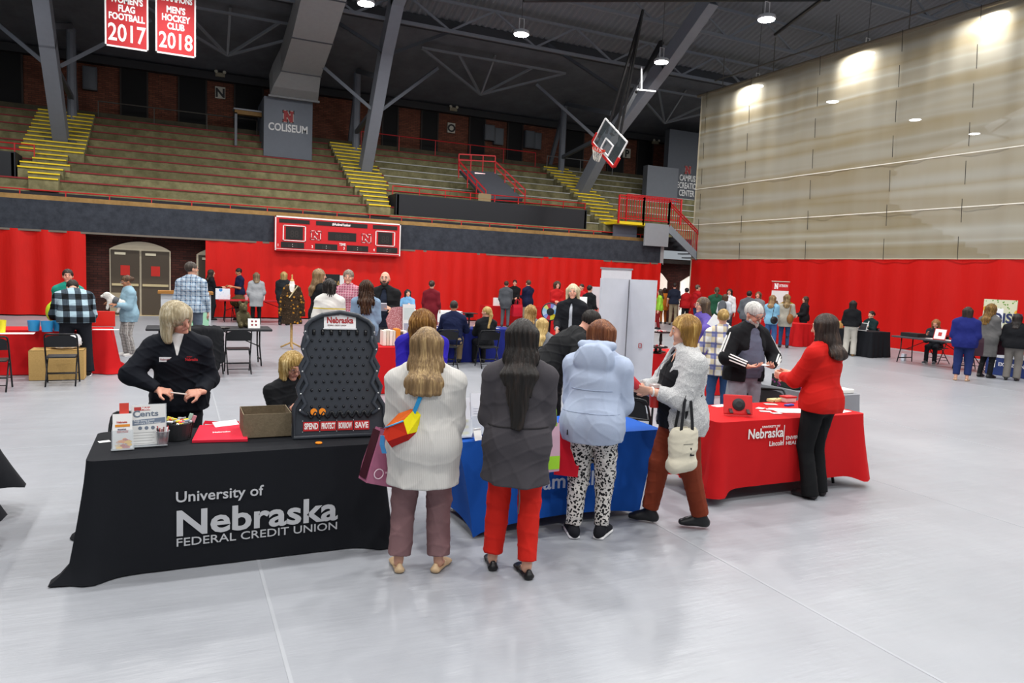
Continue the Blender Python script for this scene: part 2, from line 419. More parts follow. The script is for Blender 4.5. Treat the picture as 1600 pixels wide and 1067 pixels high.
def field_mesh(prims, res, subs=(), clips=(), noise=None, bounds=None, fn=None, late=()):
    los, his = zip(*[p.box() for p in list(prims)+list(late)]); lo = np.min(los, 0)-res*2.5; hi = np.max(his, 0)+res*2.5
    if bounds is not None: lo = np.maximum(lo, bounds[0]); hi = np.minimum(hi, bounds[1])
    n = np.ceil((hi-lo)/res).astype(int)+1
    ax = [(lo[i]+res*np.arange(n[i])).astype(np.float32) for i in range(3)]
    X, Y, Z = ax[0][:, None, None], ax[1][None, :, None], ax[2][None, None, :]
    D = np.full(n, .2, np.float32)
    for p in prims:
        b0, b1 = p.box(); pad = p.k+res*2
        i0 = np.clip(np.floor((b0-pad-lo)/res).astype(int), 0, n); i1 = np.clip(np.ceil((b1+pad-lo)/res).astype(int)+1, 0, n)
        if np.any(i1 <= i0): continue
        sl = tuple(slice(a, b) for a, b in zip(i0, i1))
        d = p.ev(X[sl[0]], Y[:, sl[1]], Z[:, :, sl[2]]).astype(np.float32); o = D[sl]
        h = np.maximum(p.k-np.abs(o-d), 0); D[sl] = np.minimum(o, d)-h*h/(4*max(p.k, 1e-4))
    if noise: D += fold_noise(noise[0], noise[1], noise[2], X, Y, Z).astype(np.float32)
    if fn: D += fn(X, Y, Z).astype(np.float32)
    for p in subs: D = np.maximum(D, -p.ev(X, Y, Z).astype(np.float32))
    for p in late:
        b0, b1 = p.box(); pad = p.k+res*2; i0 = np.clip(np.floor((b0-pad-lo)/res).astype(int), 0, n); i1 = np.clip(np.ceil((b1+pad-lo)/res).astype(int)+1, 0, n)
        sl = tuple(slice(a, b) for a, b in zip(i0, i1)); xs = (X[sl[0]], Y[:, sl[1]], Z[:, :, sl[2]]); d = p.ev(*xs)
        if noise: d = d+fold_noise(noise[0], noise[1], noise[2], *xs)
        d = d.astype(np.float32); o = D[sl]; h = np.maximum(p.k-np.abs(o-d), 0); D[sl] = np.minimum(o, d)-h*h/(4*max(p.k, 1e-4))
    for p in clips: D = np.maximum(D, p.ev(X, Y, Z).astype(np.float32))
    if bounds is None:
        D[0], D[-1], D[:, 0], D[:, -1], D[:, :, 0], D[:, :, -1] = (.1,)*6
    return surface_net(D, lo, res)
def mesh_np(name, pos, F, mats, mi=None):
    me = bpy.data.meshes.new(name); me.vertices.add(len(pos)); me.vertices.foreach_set('co', pos.astype(np.float32).ravel())
    nf = len(F); me.loops.add(nf*4); me.loops.foreach_set('vertex_index', F.astype(np.int32).ravel())
    me.polygons.add(nf); me.polygons.foreach_set('loop_start', np.arange(0, nf*4, 4, dtype=np.int32))
    for m in mats: me.materials.append(m)
    if mi is not None: me.polygons.foreach_set('material_index', mi.astype(np.int32))
    me.polygons.foreach_set('use_smooth', np.ones(nf, bool)); me.update(calc_edges=True); me.validate(); return me
def blob(name, prims, res, mat, parent=None, M=None, **k):
    p, f = field_mesh(prims, res, **k); return link_mesh(name, mesh_np(name, p, f, [mat]), None, parent, M)

# ------------------------------------------------------------------ people
def nrm(v): return v/max(np.linalg.norm(v), 1e-9)
def ik(A, C, l1, l2, pole):
    A, C = V3(A), V3(C); d = C-A; L = np.linalg.norm(d); Lc = min(L, (l1+l2)*.998); u = d/L; C2 = A+u*Lc
    x = (l1*l1-l2*l2+Lc*Lc)/(2*Lc); h = math.sqrt(max(l1*l1-x*x, 0)); p = V3(pole); p = p-u*p.dot(u); p = nrm(p)
    return A+u*x+p*h, C2
SKIN = {'fair': 'd9a58c', 'pink': 'd99f88', 'tan': 'b9805f', 'dark': '5d3a29'}
PEOPLE = []
def person(label, loc, face, h=1.68, w=1., bd=1., lean=0., bend=0., sit=None, turn=0., nod=0., hands=None, feet=None, top=None, under=None, bot=None, shoe=('17171a', 0), hair=None, skin='fair', group=None, glasses=None, beard=None, curl=25., az=None, foot_yaw=(8, 8), hips=(0., 0.), spread=1.):
    s = h/1.70; loc = Vector(loc); dist = math.hypot(loc.x, loc.y)
    q = 1 if dist < 8.6 else (2 if dist < 18 else 3)
    cr, br, hr, fr = {1: (.0078, .015, .0048, .0040), 2: (.0135, .02, .0075, .007), 3: (.019, .026, .011, .010)}[q]
    th = (math.atan2(loc.y, loc.x) if az is None else az)+rad(face)
    # skeleton
    ln = rad(lean); dr = V3((0, math.sin(ln), math.cos(ln))); ln2 = rad(lean+bend); dr2 = V3((0, math.sin(ln2), math.cos(ln2)))
    P = V3((hips[0], hips[1], sit if sit else .93*s)); Wp = P+dr*.15*s; Cp = Wp+dr2*.17*s; Tp = Cp+dr2*.13*s; Nk = Cp+dr2*.215*s
    fdir = V3((0, math.cos(ln2), -math.sin(ln2)))
    nb = rad(nod); tn = rad(turn)
    hz = nrm(V3((0, math.sin(ln2*.45+nb), math.cos(ln2*.45+nb)))); 
    hf = V3((-math.sin(tn)*math.cos(nb), math.cos(tn)*math.cos(nb), -math.sin(nb))); hf = nrm(hf-hz*hf.dot(hz)); hx = np.cross(hf, hz)
    Hc = Nk+nrm(dr2*.6+hz*.4)*.085*s+hz*.05*s+hf*.012*s
    def H(x, y, z): return Hc+(hx*x+hf*y+hz*z)*s
    shw = .172*w**.6*s; sh = [Tp+V3((-shw, 0, -.03*s))-fdir*.01*s, Tp+V3((shw, 0, -.03*s))-fdir*.01*s]
    hip = [P+V3((-.088*w**.7*s, 0, -.03*s)), P+V3((.088*w**.7*s, 0, -.03*s))]
    if feet is None: feet = ((-.11*spread, .42), (.11*spread, .42)) if sit else ((-.11*spread, -.03), (.11*spread, .0))
    ank = [V3((f[0]*s, f[1]*s, .085*s)) for f in feet]
    knee = []
    for i in (0, 1):
        kn, a2 = ik(hip[i], ank[i], .418*s, .408*s, ((-.1, .2)[0]*(1-2*i)*.3, 1, .15 if not sit else .9)); knee.append(kn); ank[i] = a2
    if hands is None: hands = ((-.26, .05, .80), (.26, .05, .80))
    elb = []; wri = []
    for i in (0, 1):
        sx = -1 if i == 0 else 1
        hp = V3(hands[i][:3])*s; tgt = hp; pole = hands[i][3] if len(hands[i]) > 3 else (sx*.26, -1, -.6)
        e, wv = ik(sh[i], tgt, .29*s, .25*s, pole); elb.append(e); wri.append(wv)
    # torso rings
    def torso(off, k=.04):
        a = lambda A, B: ((A*w+off/s)*s, (B*bd+off/s)*s)
        hipc = P-dr*.03*s
        out = [Prim(hipc, Wp, a(.168, .118), a(.137, .104), k=k), Prim(Wp, Cp, a(.137, .104), a(.152, .112), k=k), Prim(Cp, Tp, a(.152, .112), a(.125, .078), k=k)]
        for i in (0, 1): out.append(Prim(Nk-dr2*.035*s, sh[i], .05*s+off, .054*s*w**.4+off, k=k))
        return out
    def arm(i, off, t=1., o2=None, k=.02, flat=1):
        o2 = off if o2 is None else o2; aw = w**.6
        U, E, R = sh[i], elb[i], wri[i]
        if t <= .5: return [Prim(U, U+(E-U)*(t*2), .050*s*aw+off, .046*s*aw+o2, k=k, flat=flat)]
        f = t*2-1
        return [Prim(U, E, .050*s*aw+off, .042*s*aw+off, k=k), Prim(E, E+(R-E)*f, .042*s*aw+off, (.042+(.027-.042)*f)*s*aw+o2, k=k, flat=flat)]
    # body: one surface
    sk = skinm(SKIN.get(skin, skin)); B = torso(0.)
    for i in (0, 1):
        B += arm(i, 0., 1., k=.02, flat=0)
        B += [Prim(hip[i], knee[i], .082*s*w**.6, .056*s*w**.4, k=.03), Prim(knee[i], ank[i], .057*s*w**.4, .036*s, k=.02), Prim(ank[i]-V3((0, 0, .04*s)), ank[i]+V3((-math.sin(rad(foot_yaw[i])*(1 if i == 0 else -1))*.10, .10*math.cos(rad(foot_yaw[i])), -.058))*s, .028*s, .019*s)]
    B.append(Prim(Nk-dr2*.05*s, H(0, -.018, -.05), .054*s*w**.3, .050*s, k=.02))
    Hd = [Ell(H(0, -.018, .028), V3((.074, .094, .088))*s, (hx, hf, hz)), Prim(H(0, .022, -.005), H(0, .042, -.078), (.060*s, .055*s), (.040*s, .036*s), side=hx, k=.03),
          Prim(H(0, .084, .022), H(0, .103, -.022), .008*s, .0125*s, k=.012), Ell(H(0, .068, -.098), V3((.024, .02, .018))*s, k=.02),
          Prim(H(-.03, .068, .034), H(.03, .068, .034), .018*s, k=.015), Prim(H(-.022, .074, -.057), H(.022, .074, -.057), .0085*s, k=.012),
          Ell(H(-.040, .052, -.028), V3((.024, .026, .026))*s, k=.02), Ell(H(.040, .052, -.028), V3((.024, .026, .026))*s, k=.02),
          Ell(H(-.031, .072, .014), V3((.013, .012, .012))*s, k=.004), Ell(H(.031, .072, .014), V3((.013, .012, .012))*s, k=.004)]
    for e in (-1, 1): Hd += [Ell(H(e*.077, -.012, -.008), V3((.010, .020, .032))*s, (hx, hf, hz), k=.01)]
    parts = [field_mesh(B+Hd, br)]
    neck_lo = H(0, -.02, -.13); rr = .16*s
    parts.append(field_mesh(Hd+B[-1:]+torso(0.)[2:], hr, bounds=(Hc-V3((rr, rr, rr)), Hc+V3((rr, rr, rr)))))
    hinfo = []
    for i in (0, 1):
        sx = -1 if i == 0 else 1
        d = nrm(wri[i]-elb[i]); ho = hands[i][4] if len(hands[i]) > 4 else None
        if ho is not None: d = nrm(V3(ho))
        n0 = V3(hands[i][5]) if len(hands[i]) > 5 else V3((-sx, .15, -.5)); n0 = n0-d*n0.dot(d); n0 = nrm(n0); sd = np.cross(d, n0)*(-sx)   # palm normal n0; sd points to the thumb
        Wr = wri[i]; Q = [Prim(Wr-d*.03*s, Wr+d*.012*s, (.03*s, .022*s), (.03*s, .02*s), side=sd, k=.02), Prim(Wr+d*.015*s, Wr+d*.075*s, (.034*s, .015*s), (.040*s, .012*s), side=sd, k=.012)]
        cu = hands[i][6] if len(hands[i]) > 6 else curl
        for j, (o, L) in enumerate(((.030, .074), (.010, .082), (-.010, .076), (-.029, .060))):
            p0 = Wr+(d*(.085-.004*abs(j-1))+sd*o)*s; a0 = rad(cu*(.7+.12*j)); dd = d
            for m, fr_ in enumerate((.45, .30, .25)):
                a = a0*(m+1)*.9; dd = nrm(d*math.cos(a)+n0*math.sin(a)); p1 = p0+dd*L*fr_*s
                Q.append(Prim(p0, p1, (.0095-.001*m)*s, (.0088-.001*m)*s, k=.004)); p0 = p1
        t0 = Wr+(d*.022+sd*.028)*s; t1 = t0+nrm(d*.55+sd*.75+n0*.25)*.045*s; t2 = t1+nrm(d*.85+sd*.25+n0*.45)*.034*s
        Q += [Prim(t0, t1, .014*s, .0105*s, k=.012), Prim(t1, t2, .0105*s, .0085*s, k=.004)]
        parts.append(field_mesh(Q, fr)); hinfo.append((Wr+d*.10*s, d, n0, sd, Wr))
    n = 0; PV, PF = [], []
    for p, f in parts: PV.append(p); PF.append(f+n); n += len(p)
    PV = np.concatenate(PV); PF = np.concatenate(PF)
    # face colouring: lips, brows, eyes by where they sit on the head
    ctr = PV[PF].mean(1)-Hc; l = np.stack([ctr @ hx, ctr @ hf, ctr @ hz], 1)/s; mi = np.zeros(len(PF), int)
    def near(c, r): return (((l-V3(c))/V3(r))**2).sum(1) < 1
    mi[near((0, .084, -.057), (.026, .016, .008))] = 1
    for e in (-1, 1):
        mi[near((e*.032, .09, .036), (.021, .02, .006))] = 2
        mi[near((e*.031, .084, .014), (.014, .012, .008))] = 3
        mi[near((e*.031, .085, .014), (.0068, .012, .0075))] = 4
    hcol = (hair or {}).get('c', '3a2c22')
    mats = [sk, skinm('bf7d70' if skin != 'dark' else '6e3f38'), plain(hcol if not (hair or {}).get('brow') else hair['brow'], .8), plain('e6e2de', .3), plain('2b2320', .2)]
    me = mesh_np('person', PV, PF, mats, mi)
    root = bpy.data.objects.new('person', me); COL.objects.link(root); tag(root, label, 'person', group)
    root.location = loc; root.rotation_euler = (0, 0, th-PI/2)
    seed = len(PEOPLE)*7+3
    def add(name, prims, mat, res=cr, **k): return blob(name, prims, res, mat, root, **k)
    # tops
    def garment(g, name):
        off = g.get('off', .018)*s; hem = g.get('hem', .80)*s; fl = g.get('flare', 1.); T = torso(off, .05)
        if 'belly' in g: T.append(Ell(Wp+dr*.0+fdir*.05*s*bd, V3((.13*w, .10*bd*g['belly'], .15))*s, k=.08))
        if g.get('bust'):
            for e in (-1, 1): T.append(Ell(Cp+V3((e*.07*w*s, 0, -.02*s))+fdir*(.075*bd+off)*s, V3((.07, .05, .065))*s*g['bust'], k=.06))
        hipc = P-dr*.03*s; low = V3((hipc[0], hipc[1]+g.get('hy', 0.)*s, hem-.06*s))
        if hem < hipc[2]+.10*s and not sit:
            T.append(Prim(hipc+V3((0, 0, .05*s)), low, (.168*w*s+off, .118*bd*s+off), (.168*w*fl*s+off, .125*bd*fl*s+off), k=.06))
        if hem < hipc[2]+.06*s:
            for i in (0, 1): T.append(Ell(hip[i]+V3((0, -.040*bd*s, .02*s)), (.088*w**.6*s+off, .082*bd*s+off*1.15, .105*s+off), k=.08))
        sl = g.get('sl', 1.); so = g.get('so', off*1.05); AR = []
        for i in (0, 1): 
            if sl > 0: AR += arm(i, so, sl*.97 if sl >= 1 else sl, g.get('cuff', so*.8), k=.03)
        if 'open' not in g: T += AR; AR = []
        sub = list(g.get('subs', lambda *a: [])(locals())) if 'subs' in g else []
        if 'open' in g:
            ow = g['open']*s; f0 = P+dr*(-.6)*s+fdir*(.13*bd*s+off+.035*s)
            sub.append(Prim(V3((0, f0[1], f0[2])), Tp+fdir*(.115*s+off)+dr2*.02*s, (ow*g.get('ow2', 1.3), (.085*s+off*.5)*g.get('od', 1.)), (ow*.55, .075*s*g.get('od', 1.)), k=0))
        if 'vneck' in g: sub.append(Prim(Nk+fdir*.075*s+dr2*.03*s, Cp+fdir*(.15*bd)*s+dr2*(.10-g['vneck'])*s, (.052*s, .06*s), (.012*s, .04*s), k=0))
        if g.get('collar'): T.append(Prim(Nk-dr2*.03*s, Nk+dr2*g['collar']*s+fdir*.008*s, (.068*s, .07*s), (.064*s, .066*s), k=.012, flat=1))
        T += list(g['extra'](H, s, dict(P=P, Wp=Wp, Cp=Cp, Tp=Tp, Nk=Nk, dr=dr, dr2=dr2, fdir=fdir, sh=sh, elb=elb, wri=wri)) if 'extra' in g else [])
        cl = [] if sit else [Plane((0, 0, hem), (0, g.get('slope', 0.), -1))]
        if sit: cl = [Plane(P+V3((0, 0, g.get('hem_s', -.10)*s)), (0, 0, -1))]
        zc, zh, hm_, npl = Cp[2], (hem if not sit else P[2]-.1), g.get('hemf', .007)*s, g.get('npl', 9)
        def hang(X, Y, Z):
            hh = np.clip((zc-Z)/max(zc-zh, .1), 0, 1.1)**1.5; a_ = np.arctan2(X-P[0], Y-P[1]); return hm_*hh*(np.sin(a_*npl+seed)+.6*np.sin(a_*(npl-4)+seed*2+Z*3))*.6
        return add(name, T, g['m'], fn=hang, late=AR, noise=(g.get('fold', .0085)*s, g.get('ff', 16.), seed+len(name)), subs=sub, clips=cl)
    if under: garment(under, under.get('n', 'shirt'))
    tops = garment(top, top.get('n', 'shirt')) if top else None
    # trousers or skirt
    if bot:
        off = bot.get('off', .014)*s; hm = bot.get('hem', .07); hw = bot.get('hw', .052)*s; kw = bot.get('kw', .066)*s; T = []
        T.append(Prim(P-dr*.03*s, P+dr*.10*s, (.168*w*s+off*.5, .118*bd*s+off*.5), (.15*w*s+off*.4, .108*bd*s+off*.4), k=.05))
        if bot.get('skirt'):
            T.append(Prim(P, V3((P[0], P[1], bot['skirt']*s-.05)), (.17*w*s+off, .12*bd*s+off), (.19*bot.get('fl', 1.1)*s, .15*bot.get('fl', 1.1)*s), k=.04)); cl = [Plane((0, 0, bot['skirt']*s), (0, 0, -1))]
        else:
            cl = []
            for i in (0, 1):
                bt = P[2]-.02; T.append(Ell(hip[i]+V3((0, -.038*bd*s, .02*s)), V3((.085*w**.6, .078*bd, .10))*s, k=.05))
                e = knee[i]+(ank[i]-knee[i])*1.; e = e+nrm(e-knee[i])*(.085-hm)*s
                T += [Prim(hip[i], knee[i], (.088*w**.6*s+off, .092*w**.6*s+off), (kw, kw*1.05), k=.03), Prim(knee[i], e, kw, hw, k=.03, flat=1)]
        add(bot.get('n', 'trousers'), T, bot['m'], noise=(bot.get('fold', .006)*s, 15., seed+5), clips=cl)
    # shoes
    for i in (0, 1):
        a = rad(foot_yaw[i])*(1 if i == 0 else -1); fd = V3((-math.sin(a), math.cos(a), 0)); sd = V3((math.cos(a), math.sin(a), 0)); c = V3((ank[i][0], ank[i][1], 0)); z = ank[i][2]-.085*s
        kind = shoe[1]; m = cloth(shoe[0]) if kind in (1,) else plain(shoe[0], .4)
        p = lambda f, hh: c+fd*f*s+V3((0, 0, z+hh*s))
        if kind == 0: T = [Prim(p(-.045, .035), p(.15, .028), (.036*s, .034*s), (.038*s, .024*s), side=sd, k=.02), Prim(p(-.03, .05), p(.0, .10), .040*s, .040*s, k=.02), Prim(p(-.01, .085), p(.10, .042), .034*s, .032*s, k=.03)]
        elif kind == 1: T = [Prim(p(-.05, .045), p(.16, .034), (.040*s, .045*s), (.042*s, .030*s), side=sd, k=.02), Prim(p(-.03, .06), p(.01, .10), .044*s, .046*s, k=.02)]
        elif kind == 2: T = [Prim(p(-.055, .018), p(.16, .014), (.034*s, .018*s), (.040*s, .014*s), side=sd, k=.01), Prim(p(-.055, .03), p(-.05, .05), .028*s, .02*s, k=.02), Prim(p(.10, .02), p(.15, .02), (.036*s, .026*s), (.034*s, .018*s), side=sd, k=.02)]
        else: T = [Prim(p(-.045, .035), p(.16, .028), (.038*s, .034*s), (.038*s, .024*s), side=sd, k=.02), Prim(ank[i]+V3((0, 0, -.03*s)), ank[i]+(knee[i]-ank[i])*.72, .047*s, .062*s, k=.03), Prim(p(-.01, .085), p(.10, .045), .036*s, .034*s, k=.03)]
        sub = []
        if kind == 2: sub = [Ell(p(.03, .06), V3((.034, .07, .045))*s, (sd, fd, V3((0, 0, 1))), k=0)]
        so = add('shoe', T, m, res=min(cr, .009) if q < 3 else .014, clips=[Plane((0, 0, z+.003), (0, 0, -1))], subs=sub)
        if kind == 1:
            T = [Prim(p(-.055, .012), p(.165, .012), (.046*s, .022*s), (.048*s, .020*s), side=sd, k=.01)]
            add('sole', T, plain('e9e9ea', .6), res=min(cr, .009) if q < 3 else .014, clips=[Plane((0, 0, z+.001), (0, 0, -1))]).parent = so
    # hair
    if hair and hair.get('st') != 'bald':
        st = hair['st']; hm = hairm(hair['c'], hair.get('c2')); th_ = hair.get('t', .012)
        T = [Ell(H(0, -.024, .036), V3((.076+th_, .094+th_, .086+th_))*s, (hx, hf, hz), k=.03)]
        fy = hair.get('face', .0); sub = [Prim(H(0, .125+fy, .012), H(0, .13+fy, -.14), (.066*s, .062*s), (.075*s, .085*s), side=hx, k=0)]
        if hair.get('cut'): sub += [Prim(H(-.12, .10, -.01), H(.12, .10, -.01), .070*s, k=0), Prim(H(-.12, .105, -.08), H(.12, .105, -.08), .085*s, k=0), Prim(H(-.12, .11, -.16), H(.12, .11, -.16), .10*s, k=0)]
        cl = []; dn = V3((0, 0, -1)); back = -fdir if not sit else V3((0, -1, 0)); L = hair.get('L', .2)*s; bk = hair.get('bk', .12)
        sidew = hair.get('sw', .082)
        if st == 'short':
            cl = [Plane(H(0, -.02, -.055), -hz+hf*.55)]; sub.append(Prim(H(-.09, .03, -.03), H(.09, .03, -.03), (.05*s, .05*s), (.05*s, .05*s), k=0)) ; sub.append(Prim(H(-.1, .028, -.06), H(.1, .028, -.06), .052*s, k=0))
            for e in (-1, 1): sub.append(Ell(H(e*.085, -.012, -.012), V3((.02, .022, .035))*s, (hx, hf, hz)))
        elif st in ('bob', 'long'):
            bl = L if st == 'long' else hair.get('L', .13)*s
            zt = .0
            for e in (-1, 1):
                T.append(Prim(H(e*sidew, -.02, .03), H(e*sidew*1.02, -.015+hair.get('sf', 0.), 0)+dn*min(bl, hair.get('SL', .15)*s), (.030*s, hair.get('sy', .050)*s), (.024*s, hair.get('sy', .050)*.8*s), side=hx, k=.05))
            A = H(0, -.075, .03); Bm = H(0, -.088, 0)+dn*.12*s
            T.append(Prim(A, Bm if st == 'long' else H(0, -.07, 0)+dn*bl, (.080*s, .05*s), (hair.get('bw', .082)*s, (.052 if st == 'long' else .04)*s), side=hx, k=.04))
            if st == 'long':
                C2 = Tp-fdir*(.078*bd+.055+max(0, bk-.12))*s; C2 = V3((Bm[0]*.5, C2[1], Tp[2]-.01)); C3 = Cp-fdir*(bk*bd+.035)*s
                zend = H(0, 0, 0)[2]-L; C3 = V3((Bm[0]*.2, C3[1], max(zend, -9)))
                if zend < C2[2]-.02:
                    T.append(Prim(Bm, C2, (hair.get('bw', .082)*s, .052*s), (hair.get('bw', .082)*1.04*s, .044*s), side=(1, 0, 0), k=.05))
                    T.append(Prim(C2, C3, (hair.get('bw', .082)*1.04*s, .044*s), (hair.get('bw', .082)*hair.get('tp', .75)*s, .026*s), side=(1, 0, 0), k=.05))
                else: T.append(Prim(Bm, V3((Bm[0], C2[1], zend)), (hair.get('bw', .082)*s, .034*s), (hair.get('bw', .082)*.95*s, .026*s), side=(1, 0, 0), k=.04))
        elif st in ('pony', 'bun', 'half'):
            cl = []; sub.append(Prim(H(-.1, .03, -.07), H(.1, .03, -.07), .055*s, k=0)); sub.append(Plane(H(0, -.05, -.085), hz)) if st == 'bun' else None
            if st == 'bun': T.append(Ell(H(hair.get('bx', 0), -.125, .02), V3((.05, .045, .05))*s, k=.015))
            else: T.append(Prim(H(0, -.115, .02), H(0, -.12, .0)+dn*.06*s-fdir*.02*s, .03*s, .034*s, k=.02)); T.append(Prim(H(0, -.12, .0)+dn*.06*s-fdir*.02*s, V3((0, (Tp-fdir*(bk*bd+.03)*s)[1], Hc[2]-L)), (.038*s, .028*s), (.026*s, .018*s), k=.03))
        fq = hair.get('fq', 44.); amp = hair.get('amp', .0024)*s
        def strands(X, Y, Z):
            ang = np.arctan2((X-Hc[0]), (Hc[1]-Y)); rr2 = (Z-Hc[2])
            return amp*np.sin(ang*fq*.55+2.2*np.sin(rr2*17+ang*2)+rr2*hair.get('cw', 6.))+amp*.7*np.sin(ang*fq*1.1+1.4*np.sin(rr2*31))
        hs = hr if q == 1 else hr*1.1
        add('hair', T, hm, res=hs, subs=sub, clips=cl, fn=strands)
    if beard:
        T = [Prim(H(-.052, .03, -.055), H(0, .075, -.10), .024*s, .026*s, k=.02), Prim(H(.052, .03, -.055), H(0, .075, -.10), .024*s, .026*s, k=.02), Prim(H(-.025, .092, -.042), H(.025, .092, -.042), .009*s, k=.01)]
        add('beard', T, hairm(beard), res=hr, subs=[Ell(H(0, .105, -.058), V3((.02, .02, .007))*s, k=0)])
    if glasses:
        mb = MB()
        for e in (-1, 1):
            c = H(e*.033, .104, .012); mb.tube([Vector(c+(hx*.027*math.cos(a)+hz*.019*math.sin(a))*s) for a in [2*PI*j/12 for j in range(12)]], .0023*s, 5, closed=True)
            mb.tube([Vector(H(e*.060, .10, .016)), Vector(H(e*.080, .04, .018)), Vector(H(e*.082, -.02, .012))], .0023*s, 5)
        mb.tube([Vector(H(-.007, .107, .014)), Vector(H(.007, .107, .014))], .0023*s, 5)
        mb.build('glasses', plain(glasses, .3), root, world=False)
    Mw = Matrix.Rotation(th-PI/2, 4, 'Z'); Mw.translation = loc
    vt = np.empty(len(tops.data.vertices)*3, np.float32) if tops else np.zeros(3, np.float32)
    if tops: tops.data.vertices.foreach_get('co', vt)
    vt = vt.reshape(-1, 3)
    def surf(ang, z, off=.004, wx=.26):
        "point on the top garment at a height, seen from the spine at an angle (0 = front, pi = back, + = right)"
        c = vt[(np.abs(vt[:, 2]-z) < .014) & (np.abs(vt[:, 0]) < wx)]; o = V3((P[0], P[1]))
        if len(c) == 0: return Vector((0, 0, z))
        a_ = np.arctan2(c[:, 0]-o[0], c[:, 1]-o[1]); d = np.abs((a_-ang+PI) % (2*PI)-PI); c = c[d < .09] if (d < .09).any() else c[[d.argmin()]]
        r = np.hypot(c[:, 0]-o[0], c[:, 1]-o[1]).mean()+off; return Vector((float(o[0]+r*math.sin(ang)), float(o[1]+r*math.cos(ang)), float(z)))
    info = dict(surf=surf, tops=tops, root=root, s=s, M=Mw, H=H, hx=hx, hf=hf, hz=hz, hands=hinfo, elb=elb, wri=wri, sh=sh, P=P, Wp=Wp, Cp=Cp, Tp=Tp, Nk=Nk, fdir=fdir, dr=dr, dr2=dr2, knee=knee, ank=ank, th=th, add=add, w=w, bd=bd,
                wp=lambda p: Mw @ Vector([float(c) for c in p]), wd=lambda v: Mw.to_3x3() @ Vector([float(c) for c in v]))
    PEOPLE.append(info); return info

# ------------------------------------------------------------------ the hall
def slab(name, a, b, m, **k): return struct(MB().box(a, b, **k).build(name, m))
def floor_mat():
    t = NT('grey_floor_tarp'); v = t.coord(); f = t.noise(v, .55, 4, .6); f2 = t.noise(v, 6, 5, .6)
    c = t.ramp(f, [(.30, lin('8c8f95')), (.55, lin('979aa0')), (.75, lin('9fa2a7'))]); c = t.mix(t.math('MULTIPLY', f2, .25), c, lin('b0b2b7'))
    t.base(c, .36, 0, .45); w1 = t.noise(t.coord((.5, 3.4, 1)), 1.5, 5, .62); w2 = t.noise(t.coord((2.2, .6, 1)), 1.3, 3); t.bump(t.math('ADD', t.math('MULTIPLY', w1, .7), t.math('MULTIPLY', w2, .3)), .42, .035); return t.m
fl_ = slab('floor', (-30, -14, -.2), (46, 40, 0), floor_mat())
sm = plain('a4a7ac', .4)
for i in range(-8, 14):
    x = .5+3.08*i; MB().box((x-.010, -14, 0), (x+.010, 27.3, .002)).build('seam', sm, fl_)
for y in (1.2, 8.7, 20.5): MB().box((-30, y-.010, 0), (21.9, y+.010, .0018)).build('seam', sm, fl_)
red_brick = brickm('53302a', '3f2723', '2c2523'); up_brick = brickm('7a4a3a', '5f3a2e', '40342d')
wb = slab('wall_back', (-30, 28.2, 0), (46, 28.5, 3.0), red_brick)
slab('wall_upper', (-30, 36.0, 7.7), (46, 36.4, 10.6), up_brick)
slab('wall_left', (-30.4, -14, 0), (-30, 40, 9), concrete('4b4a48', '5b5955'))
slab('trim_1', (-30, 27.4, 2.76), (20.3, 27.6, 3.70), concrete('2b2e35', '3d4149', 5))
slab('trim_2', (20.15, 27.38, 2.70), (20.33, 27.62, 3.72), plain('9a9b9d', .6))
slab('ceiling_soffit', (-30, 27.6, 2.78), (46, 28.6, 2.95), concrete('2b2a29', '3a3835'))
slab('trim_3', (-30, 27.38, 2.70), (20.3, 27.64, 2.76), plain('6b6258', .7))
tan = concrete('86683e', 'a88554', 3); CONC = concrete('5f5b40', '8a8462', 3.2); CONC2 = concrete('565338', '7e785a', 3.0)
slab('trim_4', (-30, 27.62, 3.62), (20.3, 28.0, 3.86), tan)
slab('trim_gap_shade', (-30, 28.0, 3.4), (46, 28.3, 3.98), plain('24242a', .8))  # dark slab colours in the shade of the walkway gap
slab('trim_6', (-30, 28.3, 3.5), (46, 28.6, 4.12), CONC)
def first_rail():
    t = empty('guard_rail', (0, 27.75, 3.86), 0, 'long thin red guard rail along the front edge of the balcony', 'railing')
    MB().tube([(-30, 27.75, 4.02), (20.2, 27.75, 4.02)], .02, 6).build('rail', REDRAIL, t)
    for i in range(38): MB().bar((-27+1.25*i, 27.75, 3.86), (-27+1.25*i, 27.75, 4.03), .03).build('post', REDRAIL, t)
first_rail()
red_edge = plain('7e1a1e', .6); wht_edge = plain('a9a9a4', .6)
for i in range(9):
    y = 28.6+.8*i; z = 4.45+.405*i
    o = slab('bleacher_tier', (-30, y, z-.42), (46, y+.82, z), CONC if i % 2 else CONC2)
    MB().box((-30, y-.03, z-.035), (8.3, y+.04, z+.012)).build('edge_strip', red_edge, o)
    MB().box((8.3, y-.03, z-.03), (18.2, y+.04, z+.012)).build('edge_strip', wht_edge if i < 7 else red_edge, o)
    MB().box((19.0, y-.03, z-.03), (26, y+.04, z+.012)).build('edge_strip', wht_edge, o)
slab('floor_concourse', (-30, 35.2, 7.5), (46, 36.1, 7.93), concrete('3d3a30', '55503f'))
